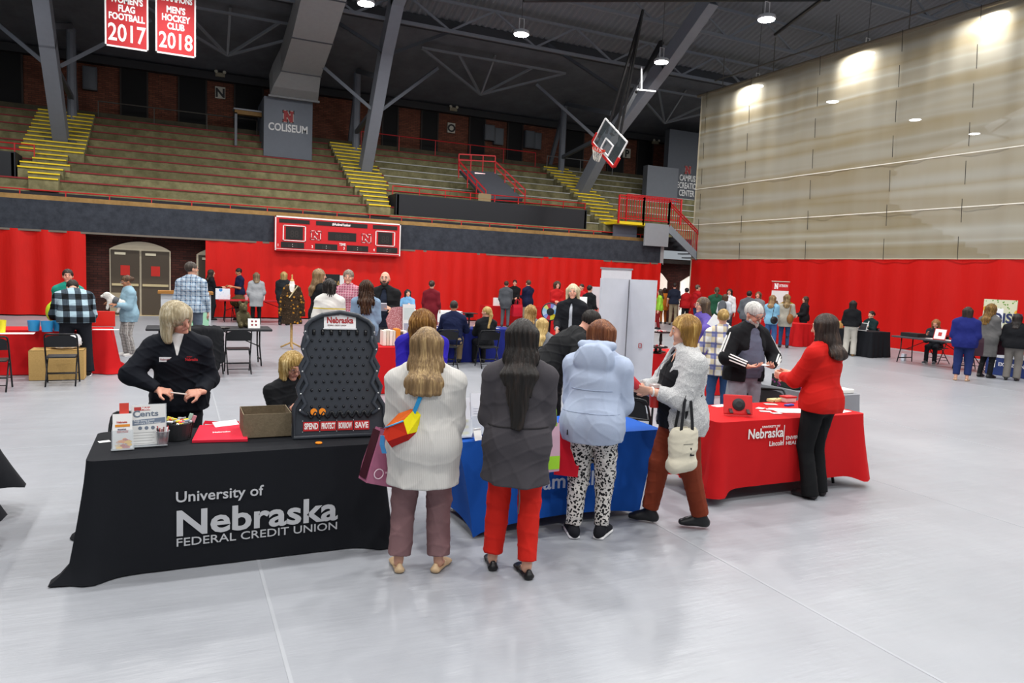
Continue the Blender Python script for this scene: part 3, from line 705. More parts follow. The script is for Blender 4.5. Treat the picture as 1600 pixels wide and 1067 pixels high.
# aisle steps with yellow nosings
def aisle(label, spans):
    t = empty('aisle_stair', ((spans[0][0]+spans[0][1])/2, 28.6, 4.2), 0, label, 'stairs')
    k = 0
    for i, (x0, x1) in enumerate(spans):
        y = 28.6+.4*i; z = 4.45+.2025*i
        MB().box((x0, y-.42, z-.42), (x1, y+.01, z-.19+.19)).build('step', CONC, t)
        MB().box((x0, y-.46, z-.035), (x1, y-.36, z+.012)).build('nosing', YEL, t)
    return t
aisle('flight of concrete steps with yellow edges beside the leftmost steel arch', [(-4.33, -3.5), (-4.4, -3.5), (-4.75, -3.45), (-4.75, -3.3), (-4.45, -3.45), (-4.45, -3.45)]+[(-4.95, -3.0)]*11)
aisle('flight of concrete steps with yellow edges at the foot of the middle steel arch', [(6.8, 7.66), (6.8, 7.7), (6.75, 7.75), (6.7, 7.8), (6.6, 7.9)]+[(6.5, 8.1)]*6+[(6.45, 7.9)]*6)
aisle('flight of concrete steps with yellow edges left of the red stair landing', [(17.5, 18.5)]*4+[(17.7, 19.2)]*7+[(17.6, 19.1)]*6)
# upper concourse doorways: their unlit insides painted as near-black slabs
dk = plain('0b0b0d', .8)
k = 0
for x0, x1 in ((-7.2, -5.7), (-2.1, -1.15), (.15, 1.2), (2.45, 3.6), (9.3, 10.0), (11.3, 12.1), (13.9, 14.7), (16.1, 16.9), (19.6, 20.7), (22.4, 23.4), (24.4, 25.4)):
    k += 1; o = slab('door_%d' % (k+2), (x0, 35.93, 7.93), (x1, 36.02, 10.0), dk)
    MB().box((x0-.07, 35.9, 7.93), (x0, 36.01, 10.06)).build('door_frame', plain('2c2522', .7), o); MB().box((x1, 35.9, 7.93), (x1+.07, 36.01, 10.06)).build('door_frame', plain('2c2522', .7), o)
def pipe_rail(x0, x1, label, m, z=8.35, y=35.0):
    t = empty('concourse_railing', ((x0+x1)/2, y, 7.7), 0, label, 'railing')
    MB().tube([(x0, y, z), (x1, y, z)], .025, 6).build('rail', m, t)
    n = max(2, int((x1-x0)/1.6))
    for i in range(n+1): x = x0+(x1-x0)*i/n; MB().bar((x, y, 7.69), (x, y, z), .035).build('post', m, t)
pipe_rail(-2.9, 3.3, 'dull grey pipe railing below the two dark doorways under the championship banners', plain('4a4640', .6))
pipe_rail(8.0, 17.3, 'dull red pipe railing along the concourse under the O sign', REDRAIL, 8.42)
pipe_rail(17.9, 22.0, 'grey pipe railing behind the basketball backboard', plain('6c6c6c', .5), 8.3, 34.8)
def letter_sign(px0, py0, px1, py1, ch):
    a = atY(px0, py1, 35.9); b = atY(px1, py0, 35.9)
    o = MB().box((a.x, 35.86, a.z), (b.x, 36.02, b.z)).build('section_sign', plain('b9b5a8', .6)); tag(o, 'square pale sign with a black letter %s on the upper brick wall' % ch, 'sign', 'section letter signs')
    text(ch, BLK, o, frame(((a.x+b.x)/2, 35.855, a.z+.12*(b.z-a.z)), (1, 0, 0), (0, 0, 1)), (b.z-a.z)*1.05, .02, 1., 'CENTER')
letter_sign(336, 137, 352, 153, 'N'); letter_sign(699, 193, 711, 207, 'O'); letter_sign(973, 233, 985, 246, 'P')
for (x0, y0, x1, y1, lb) in ((130, 107, 152, 140, 'grey electrical box right of the leftmost arch'), (755, 197, 771, 219, 'grey electrical box, left one of the pair nearest the O sign'), (770, 202, 785, 226, 'grey electrical box, right one of the pair nearest the O sign'), (818, 206, 833, 231, 'grey electrical box, left one of the pair left of the right arch'), (832, 209, 844, 233, 'grey electrical box, right one of the pair left of the right arch')):
    a = atY(x0, y1, 35.9); b = atY(x1, y0, 35.9)
    o = MB().box((a.x, 35.7, a.z), (b.x, 35.98, b.z)).build('electrical_box', plain('4b4f55', .5)); tag(o, lb, 'electrical box')
    MB().box((a.x+.05, 35.68, a.z+.05), (b.x-.05, 35.70, b.z-.05)).build('door', plain('555a61', .5), o)
def small_fix(px, py, lb, cat, nm, fn, Y=35.4):
    p = atY(px, py, Y); o = fn(p); tag(o, lb, cat); return o
for px, py, lb in ((344, 116, 'twin-headed emergency light above the N sign'), (708, 170, 'twin-headed emergency light above the O sign'), (1024, 222, 'twin-headed emergency light right of the backboard')):
    p = atY(px, py, 35.6); t = empty('emergency_light', (p.x, p.y, p.z), 0, lb, 'light')
    MB().box((p.x-.2, p.y-.08, p.z-.12), (p.x+.2, p.y+.08, p.z+.06), bev=.02).build('housing', plain('8a846e', .6), t)
    for e in (-1, 1): MB().lathe([(.03, 0), (.07, .05), (.075, .09)], 10, Matrix.Translation((p.x+e*.17, p.y-.05, p.z+.05)) @ Matrix.Rotation(1.2, 4, 'X')).build('lamp_head', plain('c9c4b0', .5), t)
# grey block with COLISEUM and the duct above it
slab('wall_pier', (3.42, 33.3, 6.6), (5.45, 36, 9.1), plain('6a707a', .6))
pier = bpy.data.objects['wall_pier']
nlogo(pier, frame((4.43, 33.29, 8.36), (1, 0, 0), (0, 0, 1)), .44, .46, plain('8d161b', .5), plain('b59a90', .5))
text('COLISEUM', plain('d9d9d9', .5), pier, frame((4.43, 33.285, 7.72), (1, 0, 0), (0, 0, 1)), .44, .012, .8, 'CENTER')
dm = plain('9a9b9d', .6, 0.)
def duct():
    secs = [(3.62, 5.62, 33.0, 9.10, .9), (3.68, 5.55, 32.4, 9.35, .95), (3.92, 5.5, 31.7, 9.85, 1.0), (3.95, 5.45, 29.0, 10.45, 1.0), (3.9, 5.38, 26.3, 11.15, 1.0), (3.8, 5.25, 22.0, 12.5, 1.0)]
    mb = MB(); vs = []; fs = []
    for x0, x1, y, z, h in secs: vs += [(x0, y, z), (x1, y, z), (x1, y+.35, z+h), (x0, y+.35, z+h)]
    for i in range(len(secs)-1):
        a = 4*i; fs += [(a+j, a+(j+1) % 4, a+4+(j+1) % 4, a+4+j) for j in range(4)]
    fs += [(3, 2, 1, 0), tuple(range(len(vs)-4, len(vs)))]; mb.add(vs, fs)
    o = mb.build('air_duct', dm); tag(o, 'wide grey sheet-metal air duct rising above the COLISEUM pier', 'duct')
    for x0, x1, y, z, h in secs[2:5]: MB().box((x0-.04, y-.03, z-.03), (x1+.04, y+.03, z+.03)).build('flange', plain('54555a', .5), o)
    MB().box((3.56, 32.92, 9.04), (5.68, 33.1, 9.12)).build('flange', plain('7c7d80', .5), o)
duct()
tf = empty('press_table', (2.9, 35.2, 7.7), 0, 'pale timber counter on grey posts left of the COLISEUM pier', 'counter')
MB().box((2.3, 34.0, 8.35), (3.40, 34.3, 8.52)).build('beam', plain('8a6a3c', .7), tf); MB().box((2.3, 34.0, 7.0), (2.4, 34.15, 8.4)).build('post', plain('777b82', .6), tf)
MB().box((2.25, 33.95, 8.52), (3.40, 34.5, 8.58)).build('counter_top', plain('8d9096', .6), tf)
# right hand grey walls
slab('wall_stairwell', (22.4, 32.0, 5.2), (24.4, 32.4, 7.95), plain('5d6168', .6)); slab('wall_right', (24.4, 33.0, 6.0), (34, 33.4, 10.2), plain('4a4e56', .6))
wr = bpy.data.objects['wall_right']
nlogo(wr, frame((25.78, 32.99, 8.12), (1, 0, 0), (0, 0, 1)), .42, .42, plain('8d161b', .5), plain('a5948f', .5))
for i, tx in enumerate(('CAMPUS', 'RECREATION', 'CENTER')): text(tx, plain('d2d2d2', .5), wr, frame((25.78, 32.985, 7.52-.41*i), (1, 0, 0), (0, 0, 1)), .46, .012, .62, 'CENTER')
# steel arches
def arch(X, path, label):
    t = empty('steel_arch', (X, path[0][0], path[0][1]), 0, label, 'arch')
    pts = [Vector((X, y, z)) for y, z in path]
    m1 = plain('7d828c', .5); w = .62
    for i in range(len(pts)-1):
        d = (pts[i+1]-pts[i]).normalized(); up = Vector((1, 0, 0)).cross(d)
        mb = MB(); p, q = pts[i]-d*.05, pts[i+1]+d*.05
        for e in (-1, 1): mb.bar(p+Vector((e*w*.32, 0, 0)), q+Vector((e*w*.32, 0, 0)), .07, .62, up=up)
        mb.bar(p+up*.29, q+up*.29, w*.72, .05, up=up); mb.bar(p-up*.29, q-up*.29, w*.72, .05, up=up); mb.build('rib', m1, t)
    n = 12
    MB().box((X-.5, path[0][0]-.35, path[0][1]-.6), (X+.5, path[0][0]+.35, path[0][1]+.1)).build('footing', plain('3b3e44', .6), t)
    # post and braces behind the arch
    MB().tube([(X+.1, 34.3, 6.6), (X+.1, 34.3, 11.2)], .17, 10).build('post', plain('686d76', .5), t)
    MB().bar((X+.1, 34.3, 8.2), (X, 30.6, 8.2+.4), .16).build('brace', plain('5c6169', .5), t)
    MB().bar((X+.1, 34.3, 11.0), (X, 29.4, 9.6), .2).build('brace', plain('5c6169', .5), t)
    MB().bar((X+.1, 35.6, 8.0), (X+.1, 34.0, 11.2), .18).build('brace', plain('5c6169', .5), t)
    for e in (-1, 1):
        MB().bar((X+e*.2, 30.2, 8.5), (X+e*3.0, 31.4, 10.9), .13).build('brace', plain('666b74', .5), t)
        MB().bar((X+e*.2, 28.6, 10.4), (X+e*3.4, 29.6, 12.2), .12).build('brace', plain('3d4148', .5), t)
    return t
arch(-3.85, [(32, 6.1), (29.1, 9.0), (26.5, 11.6), (23.5, 13.4)], 'leftmost steel arch rib rising from the yellow-edged steps past the banners')
arch(7.5, [(32, 6.1), (28.85, 10.49), (27.45, 11.99), (23, 14.0)], 'middle steel arch rib rising right of the COLISEUM duct')
arch(18.4, [(32.2, 5.9), (29.62, 8.39), (25.45, 10.9), (22.85, 12.64)], 'right steel arch rib passing behind the basketball backboard')
# roof: smooth lower panel, then ribbed deck
rm = concrete('5a5c61', '6a6c72', 1.2); rm2 = plain('7c7e84', .7)
o = MB().add([(-30, 36.4, 10.3), (46, 36.4, 10.3), (46, 29.8, 12.1), (-30, 29.8, 12.1), (-30, 36.4, 10.5), (46, 36.4, 10.5), (46, 29.8, 12.3), (-30, 29.8, 12.3)], [(3, 2, 1, 0), (4, 5, 6, 7), (0, 1, 5, 4), (1, 2, 6, 5), (2, 3, 7, 6), (3, 0, 4, 7)]).build('ceiling', rm); struct(o)
slab('trim_7', (-30, 29.72, 11.95), (46, 29.98, 12.42), plain('3a3c41', .6)); slab('trim_8', (-30, 35.6, 10.0), (46, 36.0, 10.32), plain('2b2b2e', .7))
def deck(name, y0, z0, y1, z1, amp=.07, pitch=.30):
    mb = MB(); n = int(76/pitch*4)
    prof = [0, 0, 1, 1]
    vs = []; fs = []
    for i in range(n+1):
        x = -30+76*i/n; h = prof[i % 4]*amp
        vs += [(x, y0, z0+h), (x, y1, z1+h)]
    fs = [(2*i, 2*i+1, 2*i+3, 2*i+2) for i in range(n)]
    return struct(mb.add(vs, fs).build(name, rm2))
deck('ceiling_deck', 29.9, 12.40, 15, 17.4); deck('ceiling_deck', 15, 17.4, 1, 19.0); deck('ceiling_deck', 1, 19.0, -14, 17)
# roof trusses: purlins and diagonals
def truss(Y, z, label, x0=-30, x1=46, dep=1.1, m=None):
    m = m or plain('7a7e86', .5); t = empty('roof_truss', ((x0+x1)/2, Y, z), 0, label, 'truss')
    MB().bar((x0, Y, z), (x1, Y, z), .12).build('chord', m, t); MB().bar((x0, Y, z+dep), (x1, Y, z+dep), .10).build('chord', m, t)
    n = int((x1-x0)/1.9)
    for i in range(n):
        a = x0+(x1-x0)*i/n; b = x0+(x1-x0)*(i+1)/n
        if i % 2: MB().bar((a, Y, z), (b, Y, z+dep), .08).build('diagonal', m, t)
        else: MB().bar((a, Y, z+dep), (b, Y, z), .08).build('diagonal', m, t)
truss(28.2, 11.5, 'dark lattice truss nearest the bleachers under the roof deck'); truss(25.2, 12.4, 'second dark lattice truss under the ribbed roof deck'); truss(21.5, 13.5, 'third dark lattice truss high over the court')
for x, lb in ((-9.6, 'left'), (1.9, 'beside the duct'), (13.0, 'centre'), (23.6, 'right')):
    t = empty('roof_frame', (x, 31, 10.9), 0, 'hanging steel web frame under the smooth lower roof, %s bay' % {'left': 'leftmost', 'beside the duct': 'duct', 'centre': 'O sign', 'right': 'backboard'}[lb], 'roof frame')
    m = plain('75797f', .5)
    for (a, b) in (((x-3.5, 30.6, 11.4), (x, 32.4, 10.3)), ((x, 32.4, 10.3), (x+3.5, 30.6, 11.4)), ((x, 32.4, 10.3), (x, 30.8, 11.7)), ((x-3.5, 30.6, 11.4), (x+3.5, 30.6, 11.4)), ((x-1.8, 30.6, 11.4), (x, 32.4, 10.3)), ((x+1.8, 30.6, 11.4), (x, 32.4, 10.3))): MB().bar(a, b, .09).build('strut', m, t)
for k_, (a, b, lb) in enumerate((((9.5, 20.5, 10.2), (22, 20.5, 12.6), 'long black pipe running up to the right near the top of the curtain'), ((17.0, 14, 10.9), (21.4, 22.5, 11.8), 'black pipe slung beside the high lamp over the curtain'), ((12.5, 24.4, 12.0), (18.5, 19.5, 12.2), 'black pipe crossing above the backboard'))):
    o = MB().tube([a, b], .06, 8).build('ceiling_pipe', BLK); tag(o, lb, 'pipe')
# pendant lamps
def high_bay(x, y, z, lb, g='high bay lamps of the hall'):
    t = empty('high_bay_lamp', (x, y, z), 0, lb, 'lamp', g)
    M = Matrix.Translation((x, y, z))
    MB().lathe([(.27, -.04), (.29, .0), (.27, .07), (.10, .11), (.06, .16)], 20, M).build('housing', plain('b9bcc0', .4), t, auto=40)
    MB().lathe([(.255, -.05), (.26, -.04)], 20, M).build('diffuser', emit('ffffff', 22), t)
    mb = MB(); mb.tube([(x-.09, y, z+.12), (x-.09, y, z+.5), (x+.09, y, z+.5), (x+.09, y, z+.12)], .018, 6); mb.build('bracket', plain('d0d2d4', .4), t)
    MB().tube([(x, y, z+.5), (x, y, 12.38+(29.9-y)*.3356 if y > 15 else 17.4+(15-y)*.114)], .012, 5).build('rod', plain('4a4a4a', .5), t)
    return t
LN = {(11.0, 23.8): 'glowing round high-bay lamp hanging above the O sign', (17.0, 18.3): 'glowing round high-bay lamp hanging left of the curtain top', (17.0, 23.8): 'small glowing lamp half hidden by the right steel arch', (5.5, 23.8): 'glowing lamp at the top edge above the middle arch'}
for x, y in LN: high_bay(x, y, LAMP_Z, LN[(x, y)])
for (x, y), lb in zip(BACK_LAMPS[:6], ('lamp glowing behind the curtain top nearest the left edge of the curtain', 'lamp glowing behind the curtain top, second along from the curtain edge', 'lamp glowing behind the curtain top at the far right', 'lamp seen through the curtain, nearest of the free row to its left edge', 'lamp seen through the curtain, middle of the free row of three', 'lamp seen through the curtain, rightmost and smallest of the free row')): high_bay(x, y, LAMP_Z, lb)
# banners
def banner(px0, px1, ybot, lines, lb, Y=26.0):
    a = atY(px0, ybot, Y); b = atY(px1, ybot, Y); w = b.x-a.x; h = 2.6; z = a.z; x = (a.x+b.x)/2
    o = MB().box((a.x, Y-.01, z), (b.x, Y+.01, z+h)).build('hanging_banner', plain('a51d22', .7)); tag(o, lb, 'banner', 'championship banners')
    wt = plain('e2e2e2', .7)
    for (c0, c1) in (((a.x, z), (b.x, z+.05)), ((a.x, z), (a.x+.045, z+h)), ((b.x-.045, z), (b.x, z+h))): MB().box((c0[0], Y-.014, c0[1]), (c1[0], Y-.008, c1[1])).build('border', wt, o)
    for s_, zz, sz, sx in lines: text(s_, wt, o, frame((x, Y-.016, z+zz), (1, 0, 0), (0, 0, 1)), sz, .010, sx, 'CENTER')
banner(164, 232, 71, [('2017', .20, .72, .72), ('FOOTBALL', .83, .27, .74), ('FLAG', 1.08, .27, .74), ("WOMEN'S", 1.33, .27, .72)], 'red banner reading FLAG FOOTBALL 2017, the left one of the two')
banner(243, 306, 82, [('2018', .20, .68, .72), ('CLUB', .78, .27, .74), ('HOCKEY', 1.03, .27, .74), ("MEN'S", 1.28, .27, .74), ('CHAMPIONS', 1.62, .25, .66)], 'red banner reading HOCKEY CLUB 2018, the right one of the two')
# red curtains under the balcony
def drape(x0, x1, lb, amp=.05, per=.62):
    def fn(u, v):
        x = x0+(x1-x0)*u; z = .04+2.72*v
        return Vector((x, 27.38+amp*math.sin(x*2*PI/per+.8*math.sin(x*1.7))*(.55+.45*(1-v))+.03*math.sin(x*1.1), z))
    o = MB().grid(fn, max(20, int((x1-x0)/.07)), 4).build('curtain', vinyl('c2160f', .16), smooth=True); tag(o, lb, 'curtain'); return o
drape(-30, -2.67, 'red vinyl curtain under the balcony left of the brown double doors', .07, .9)
drape(.93, 20.2, 'long red vinyl curtain under the balcony and scoreboard', .025, .55)
# arched brown double doors
cream = plain('eadcc0', .6); brn = plain('4b4033', .45)
def arched_door(n, x0, x1, zs, zt, single=False):
    d = empty('door_%d' % n, ((x0+x1)/2, 28.15, 0)); d['kind'] = 'structure'
    k = 14; arc = [(x0+(x1-x0)*i/k, zs+(zt-zs)*math.sin(PI*i/k)**.8) for i in range(k+1)]
    MB().prism([(x0, 0), (x1, 0)]+[(x, z) for x, z in reversed(arc)], .05, frame((0, 28.19, 0), (1, 0, 0), (0, 0, 1))).build('door_frame', cream, d)
    xm = (x0+x1)/2; leaves = ((x0+.04, xm-.03), (xm+.03, x1-.04)) if not single else ((x0+.06, x1),)
    for i, (a, b) in enumerate(leaves):
        l = MB().box((a, 28.06, .05), (b, 28.12, zs-.02)).build('leaf', brn, d)
        MB().box((a+.03, 28.02, 1.02), (b-.03, 28.06, 1.10)).build('push_bar', plain('c9b98f', .35, .4), l)
        MB().box((a+.12, 28.02, zs-.18), (a+.45, 28.06, zs-.10)).build('closer', plain('d8cfb4', .5), l)
        if not single:
            c = MB().box(((a+b)/2-.14, 28.045, 1.38), ((a+b)/2+.14, 28.06, 1.72)).build('notice', plain('c8261c', .6), l)
    if not single: MB().box((x0+.03, 28.03, .1), (x0+.5, 28.07, .78)).build('white_panel_frame', plain('9a8c72', .6), d)
    MB().box((x0-.05, 28.0, -.0), (x1+.05, 28.2, .02)).build('threshold', plain('c8b48c', .6), d)
arched_door(1, -2.05, -.17, 2.26, 2.55); arched_door(2, .66, 2.3, 2.2, 2.5, True)
for n, (x0, x1) in enumerate(((20.55, 21.2), (22.0, 23.2))):
    o = MB().prism([(x0, 0), (x1, 0)]+[(x0+(x1-x0)*(1-i/8), 1.95+.45*math.sin(PI*(1-i/8)/2 if n else PI*i/16)) for i in range(9)], .06, frame((0, 28.2, 0), (1, 0, 0), (0, 0, 1))).build('door_%d' % (20+n), emit('f2e6cf', .55)); struct(o)  # arched door panels self-emit: their brightness is put into the material
# scoreboard
def scoreboard():
    t = empty('scoreboard', (5.5, 27.2, 2.45), 0, 'wide red scoreboard with unlit black digit panels on the balcony front', 'scoreboard')
    x0, x1, z0, z1, y = 3.2, 7.8, 2.46, 3.70, 27.12
    MB().box((x0, y, z0), (x1, 27.4, z1), bev=.02).build('cabinet', plain('c4151b', .4), t)
    wt = plain('f0e6e4', .5)
    for a, b in (((x0, z1-.05), (x1, z1)), ((x0, z0+.02), (x0+.04, z1)), ((x1-.04, z0+.02), (x1, z1)), ((x0, z0+.07), (x1, z0+.085))): MB().box((a[0], y-.012, a[1]), (b[0], y+.001, b[1])).build('border', wt, t)
    W_, H_ = x1-x0, z1-z0
    def panel(u0, v0, u1, v1, name='display_panel'):
        return MB().box((x0+W_*u0, y-.014, z1-H_*v1), (x0+W_*u1, y+.001, z1-H_*v0)).build(name, plain('15100f', .5), t)
    def label_(s_, u, v, sz, m=wt, al='CENTER', sx=.85): text(s_, m, t, frame((x0+W_*u, y-.02, z1-H_*v), (1, 0, 0), (0, 0, 1)), sz, .004, sx, al)
    panel(.03, .08, .26, .19); panel(.31, .08, .72, .20); panel(.765, .08, .97, .20); label_('#ActiveHusker', .51, .175, .13)
    dg = plain('2b2422', .5)
    for u0, u1 in ((.08, .21), (.81, .93)):
        panel(u0, .29, u1, .66); mb = MB(); g = .022
        for a, b in (((u0-g, .25), (u1+g, .27)), ((u0-g, .68), (u1+g, .70)), ((u0-g, .25), (u0-g+.007, .70)), ((u1+g-.007, .25), (u1+g, .70))): mb.box((x0+W_*a[0], y-.02, z1-H_*b[1]), (x0+W_*b[0], y+.001, z1-H_*a[1]))
        mb.build('white_outline', wt, t); label_('88', (u0+u1)/2, .60, .36, dg)
    panel(.405, .37, .63, .62); label_('88:88', .518, .59, .28, dg); label_('TIME', .52, .76, .13)
    for i, u in enumerate((.045, .305, .555, .80)):
        panel(u, .735, u+.175, .905); label_('88 88', u+.0875, .885, .17, dg); label_(str(i+1), u-.022, .87, .13)
        for v in (.79, .85): MB().box((x0+W_*(u+.085), y-.02, z1-H_*(v+.015)), (x0+W_*(u+.09), y-.01, z1-H_*v)).build('colon_dot', wt, t)
    for u in (.31, .715): nlogo(t, frame((x0+W_*u, y-.012, z1-H_*.50), (1, 0, 0), (0, 0, 1)), .36, .30, plain('b3141a', .4), wt)
scoreboard()
# dark parapets and vomitory
def parapet(px, Y, lb, x0, x1, z0, z1):
    t = empty('parapet_wall', ((x0+x1)/2, Y, z0), 0, lb, 'parapet')
    MB().box((x0, Y, z0-.5), (x1, Y+.12, z1), bev=.04).build('wall', plain('1b1d22', .7), t)
    MB().box((x0, Y, z0-.5), (x0+.12, Y+1.2, z1)).build('return_wall', plain('1b1d22', .7), t); MB().box((x1-.12, Y, z0-.5), (x1, Y+1.2, z1)).build('return_wall', plain('1b1d22', .7), t)
    r = empty('guard_rail', ((x0+x1)/2, Y+.9, z1-.2), 0, 'red pipe guard rail behind the %s black parapet wall' % lb.split()[0], 'railing')
    for h in (.38, .18): MB().tube([(x0+.1, Y+.9, z1+h), (x1+.4, Y+.9, z1+h)], .022, 6).build('rail', REDRAIL, r)
    for i in range(9): x = x0+.1+(x1-x0+.3)*i/8; MB().bar((x, Y+.9, z1-.75), (x, Y+.9, z1+.4), .035).build('post', REDRAIL, r)
parapet(0, 28.32, 'long black parapet wall above the right end of the scoreboard', 7.92, 16.7, 4.4, 4.97)
parapet(0, 28.95, 'short black parapet wall at the left edge', -9, -4.80, 4.7, 5.3)
v = empty('stairwell_entry', (13, 31, 5.2), 0, 'grey sloped stairwell entry with red handrails in the middle of the bleachers', 'stairwell')
MB().add([(11.4, 30.6, 6.45), (13.1, 30.6, 6.55), (14.1, 29.6, 5.35), (12.3, 29.6, 5.2), (11.4, 30.7, 6.4), (13.1, 30.7, 6.5), (14.1, 29.7, 5.2), (12.3, 29.7, 5.1)], [(0, 1, 2, 3), (7, 6, 5, 4), (0, 4, 5, 1), (1, 5, 6, 2), (2, 6, 7, 3), (3, 7, 4, 0)]).build('grey_panel', plain('44474e', .6), v)
for a, b in (((11.35, 30.55, 6.6), (12.25, 29.5, 5.3)), ((13.1, 30.55, 6.75), (14.15, 29.5, 5.5)), ((11.35, 30.6, 6.9), (13.1, 30.6, 7.0))):
    MB().bar(a, b, .05).build('handrail', REDRAIL, v); MB().bar((a[0], a[1], a[2]+.25), (b[0], b[1], b[2]+.25), .05).build('handrail', REDRAIL, v)
    for f in (0, .33, .66, 1): q = Vector(a).lerp(Vector(b), f); MB().bar(q-Vector((0, 0, .5)), q+Vector((0, 0, .25)), .04).build('post', REDRAIL, v)
MB().box((12.1, 30.5, 6.15), (12.6, 30.56, 6.42)).build('exit_sign', emit('e03a30', .5), v)
for j, p in enumerate((atY(752, 309, 29.6),)):
    o = MB().box((p.x-.3, 29.2, p.z-.2), (p.x+.3, 29.5, p.z+.15), bev=.02).build('wall_box', plain('8d7b58', .6)); tag(o, 'small tan box on the tier below the stairwell entry', 'box')
# red stair on the right
def red_stair():
    t = empty('red_stair', (19.5, 27.3, 2.9), 0, 'red railed steel stair and landing at the right end of the balcony', 'stair')
    MB().box((17.6, 27.1, 4.38), (20.35, 28.6, 4.5)).build('landing', YEL, t)
    MB().box((19.0, 27.06, 3.5), (20.3, 27.14, 4.5)).build('grey_panel', plain('8b8e93', .6), t); MB().box((17.75, 27.7, 3.7), (19.0, 27.78, 4.4)).build('grey_panel', plain('5d6270', .6), t)
    MB().bar((20.3, 27.1, 4.35), (22.3, 27.1, 2.95), .06, .32).build('stringer', plain('7f868e', .5), t)
    for i in range(8): MB().box((20.32+.25*i, 27.1, 4.30-.175*i), (20.6+.25*i, 28.3, 4.34-.175*i)).build('tread', plain('5b5f66', .6), t)
    def rail(x0, z0, x1, z1, y, n):
        for h in (1.12, .12, .62 if n < 8 else 1.0): MB().bar((x0, y, z0+h), (x1, y, z1+h), .045).build('rail', REDRAIL, t)
        for i in range(n+1):
            x = x0+(x1-x0)*i/n; z = z0+(z1-z0)*i/n; MB().bar((x, y, z+(.1 if i % n else -.1)), (x, y, z+1.12), .022 if i % n else .07).build('baluster' if i % n else 'post', REDRAIL, t)
    rail(17.6, 4.5, 18.9, 4.5, 27.12, 10); rail(18.9, 4.5, 20.3, 4.5, 27.12, 10); rail(20.3, 4.4, 22.0, 3.2, 27.12, 14); rail(18.9, 4.75, 22.0, 4.75, 28.5, 22)
red_stair()
# hall divider: tan mesh above, red vinyl below
def mesh_mat():
    t = NT('tan_mesh_curtain'); v = t.coord((.05, .012, .62)); f = t.noise(v, 1.5, 2, .45); v2 = t.coord((1, 1.1, .10)); f2 = t.noise(v2, 1.1, 3)
    c = t.ramp(f, [(.34, lin('857655')), (.44, lin('aaa493')), (.52, lin('9a8a66')), (.60, lin('b9b5a6')), (.70, lin('93825c'))])
    c = t.mix(t.math('MULTIPLY', f2, .45), c, lin('bcb8ab'))
    d = t.new('ShaderNodeBsdfDiffuse'); t.link(c, d.inputs['Color']); tl = t.new('ShaderNodeBsdfTranslucent'); t.link(c, tl.inputs['Color']); tr = t.new('ShaderNodeBsdfTransparent')
    m1 = t.new('ShaderNodeMixShader'); m1.inputs[0].default_value = .40; t.link(d.outputs[0], m1.inputs[1]); t.link(tl.outputs[0], m1.inputs[2])
    m2 = t.new('ShaderNodeMixShader'); m2.inputs[0].default_value = .18; t.link(m1.outputs[0], m2.inputs[1]); t.link(tr.outputs[0], m2.inputs[2])
    t.link(m2.outputs[0], t.n['Material Output'].inputs['Surface']); return t.m
def divider():
    t = empty('divider_curtain', (22, 17, 0), 0, 'tall hall divider curtain, tan mesh above a red vinyl skirt', 'curtain')
    X = 22.0; y0, y1 = 6.0, 27.45
    def fn(z0, z1, amp):
        def g(u, v):
            y = y0+(y1-y0)*u; z = z0+(z1-z0)*v; return Vector((X+amp*math.sin(y*2.3+.7*math.sin(y*.9))+.02*math.sin(y*7), y, z))
        return g
    MB().grid(fn(3.02, 10.52, .05), 160, 6).build('mesh_panel', mesh_mat(), t, smooth=True)
    MB().grid(fn(.03, 3.02, .04), 160, 4).build('red_skirt', vinyl('c0130f', .06), t, smooth=True)
    for z, w, h in ((3.04, .03, 'b8ad92'), (4.62, .03, 'e4e0d4'), (6.25, .03, 'e4e0d4')): MB().box((X-.07, y0, z-w/2), (X-.055, y1, z+w/2)).build('seam_strip', plain(h, .7), t)
    MB().tube([(X, y0, 10.55), (X, y1+.3, 10.55)], .07, 8).build('top_pipe', plain('77705f', .5), t); MB().tube([(X-.15, y0, 10.95), (X-.15, y1-1, 10.95)], .035, 8).build('support_pipe', plain('6a6a66', .4, .4), t)
    for i, y in enumerate((27.0, 24.2, 20.6, 17.2, 14.6, 12.6)):
        for j in range(7): z = 3.0+1.15*j; MB().tube([(X-.075, y, z), (X-.075, y+.04, z+.72)], .009, 4).build('lift_rope', plain('2e2a24', .8), t)
    for i in range(7): y = 8+3*i; MB().tube([(X-.08, y, 10.55), (X-.1, y, 11.9)], .02, 5).build('hanger', plain('55534d', .5), t)
    MB().tube([(X, 27.46, .05), (X, 27.46, 10.5)], .035, 6).build('edge_hem', plain('b7ae98', .7), t)
divider()
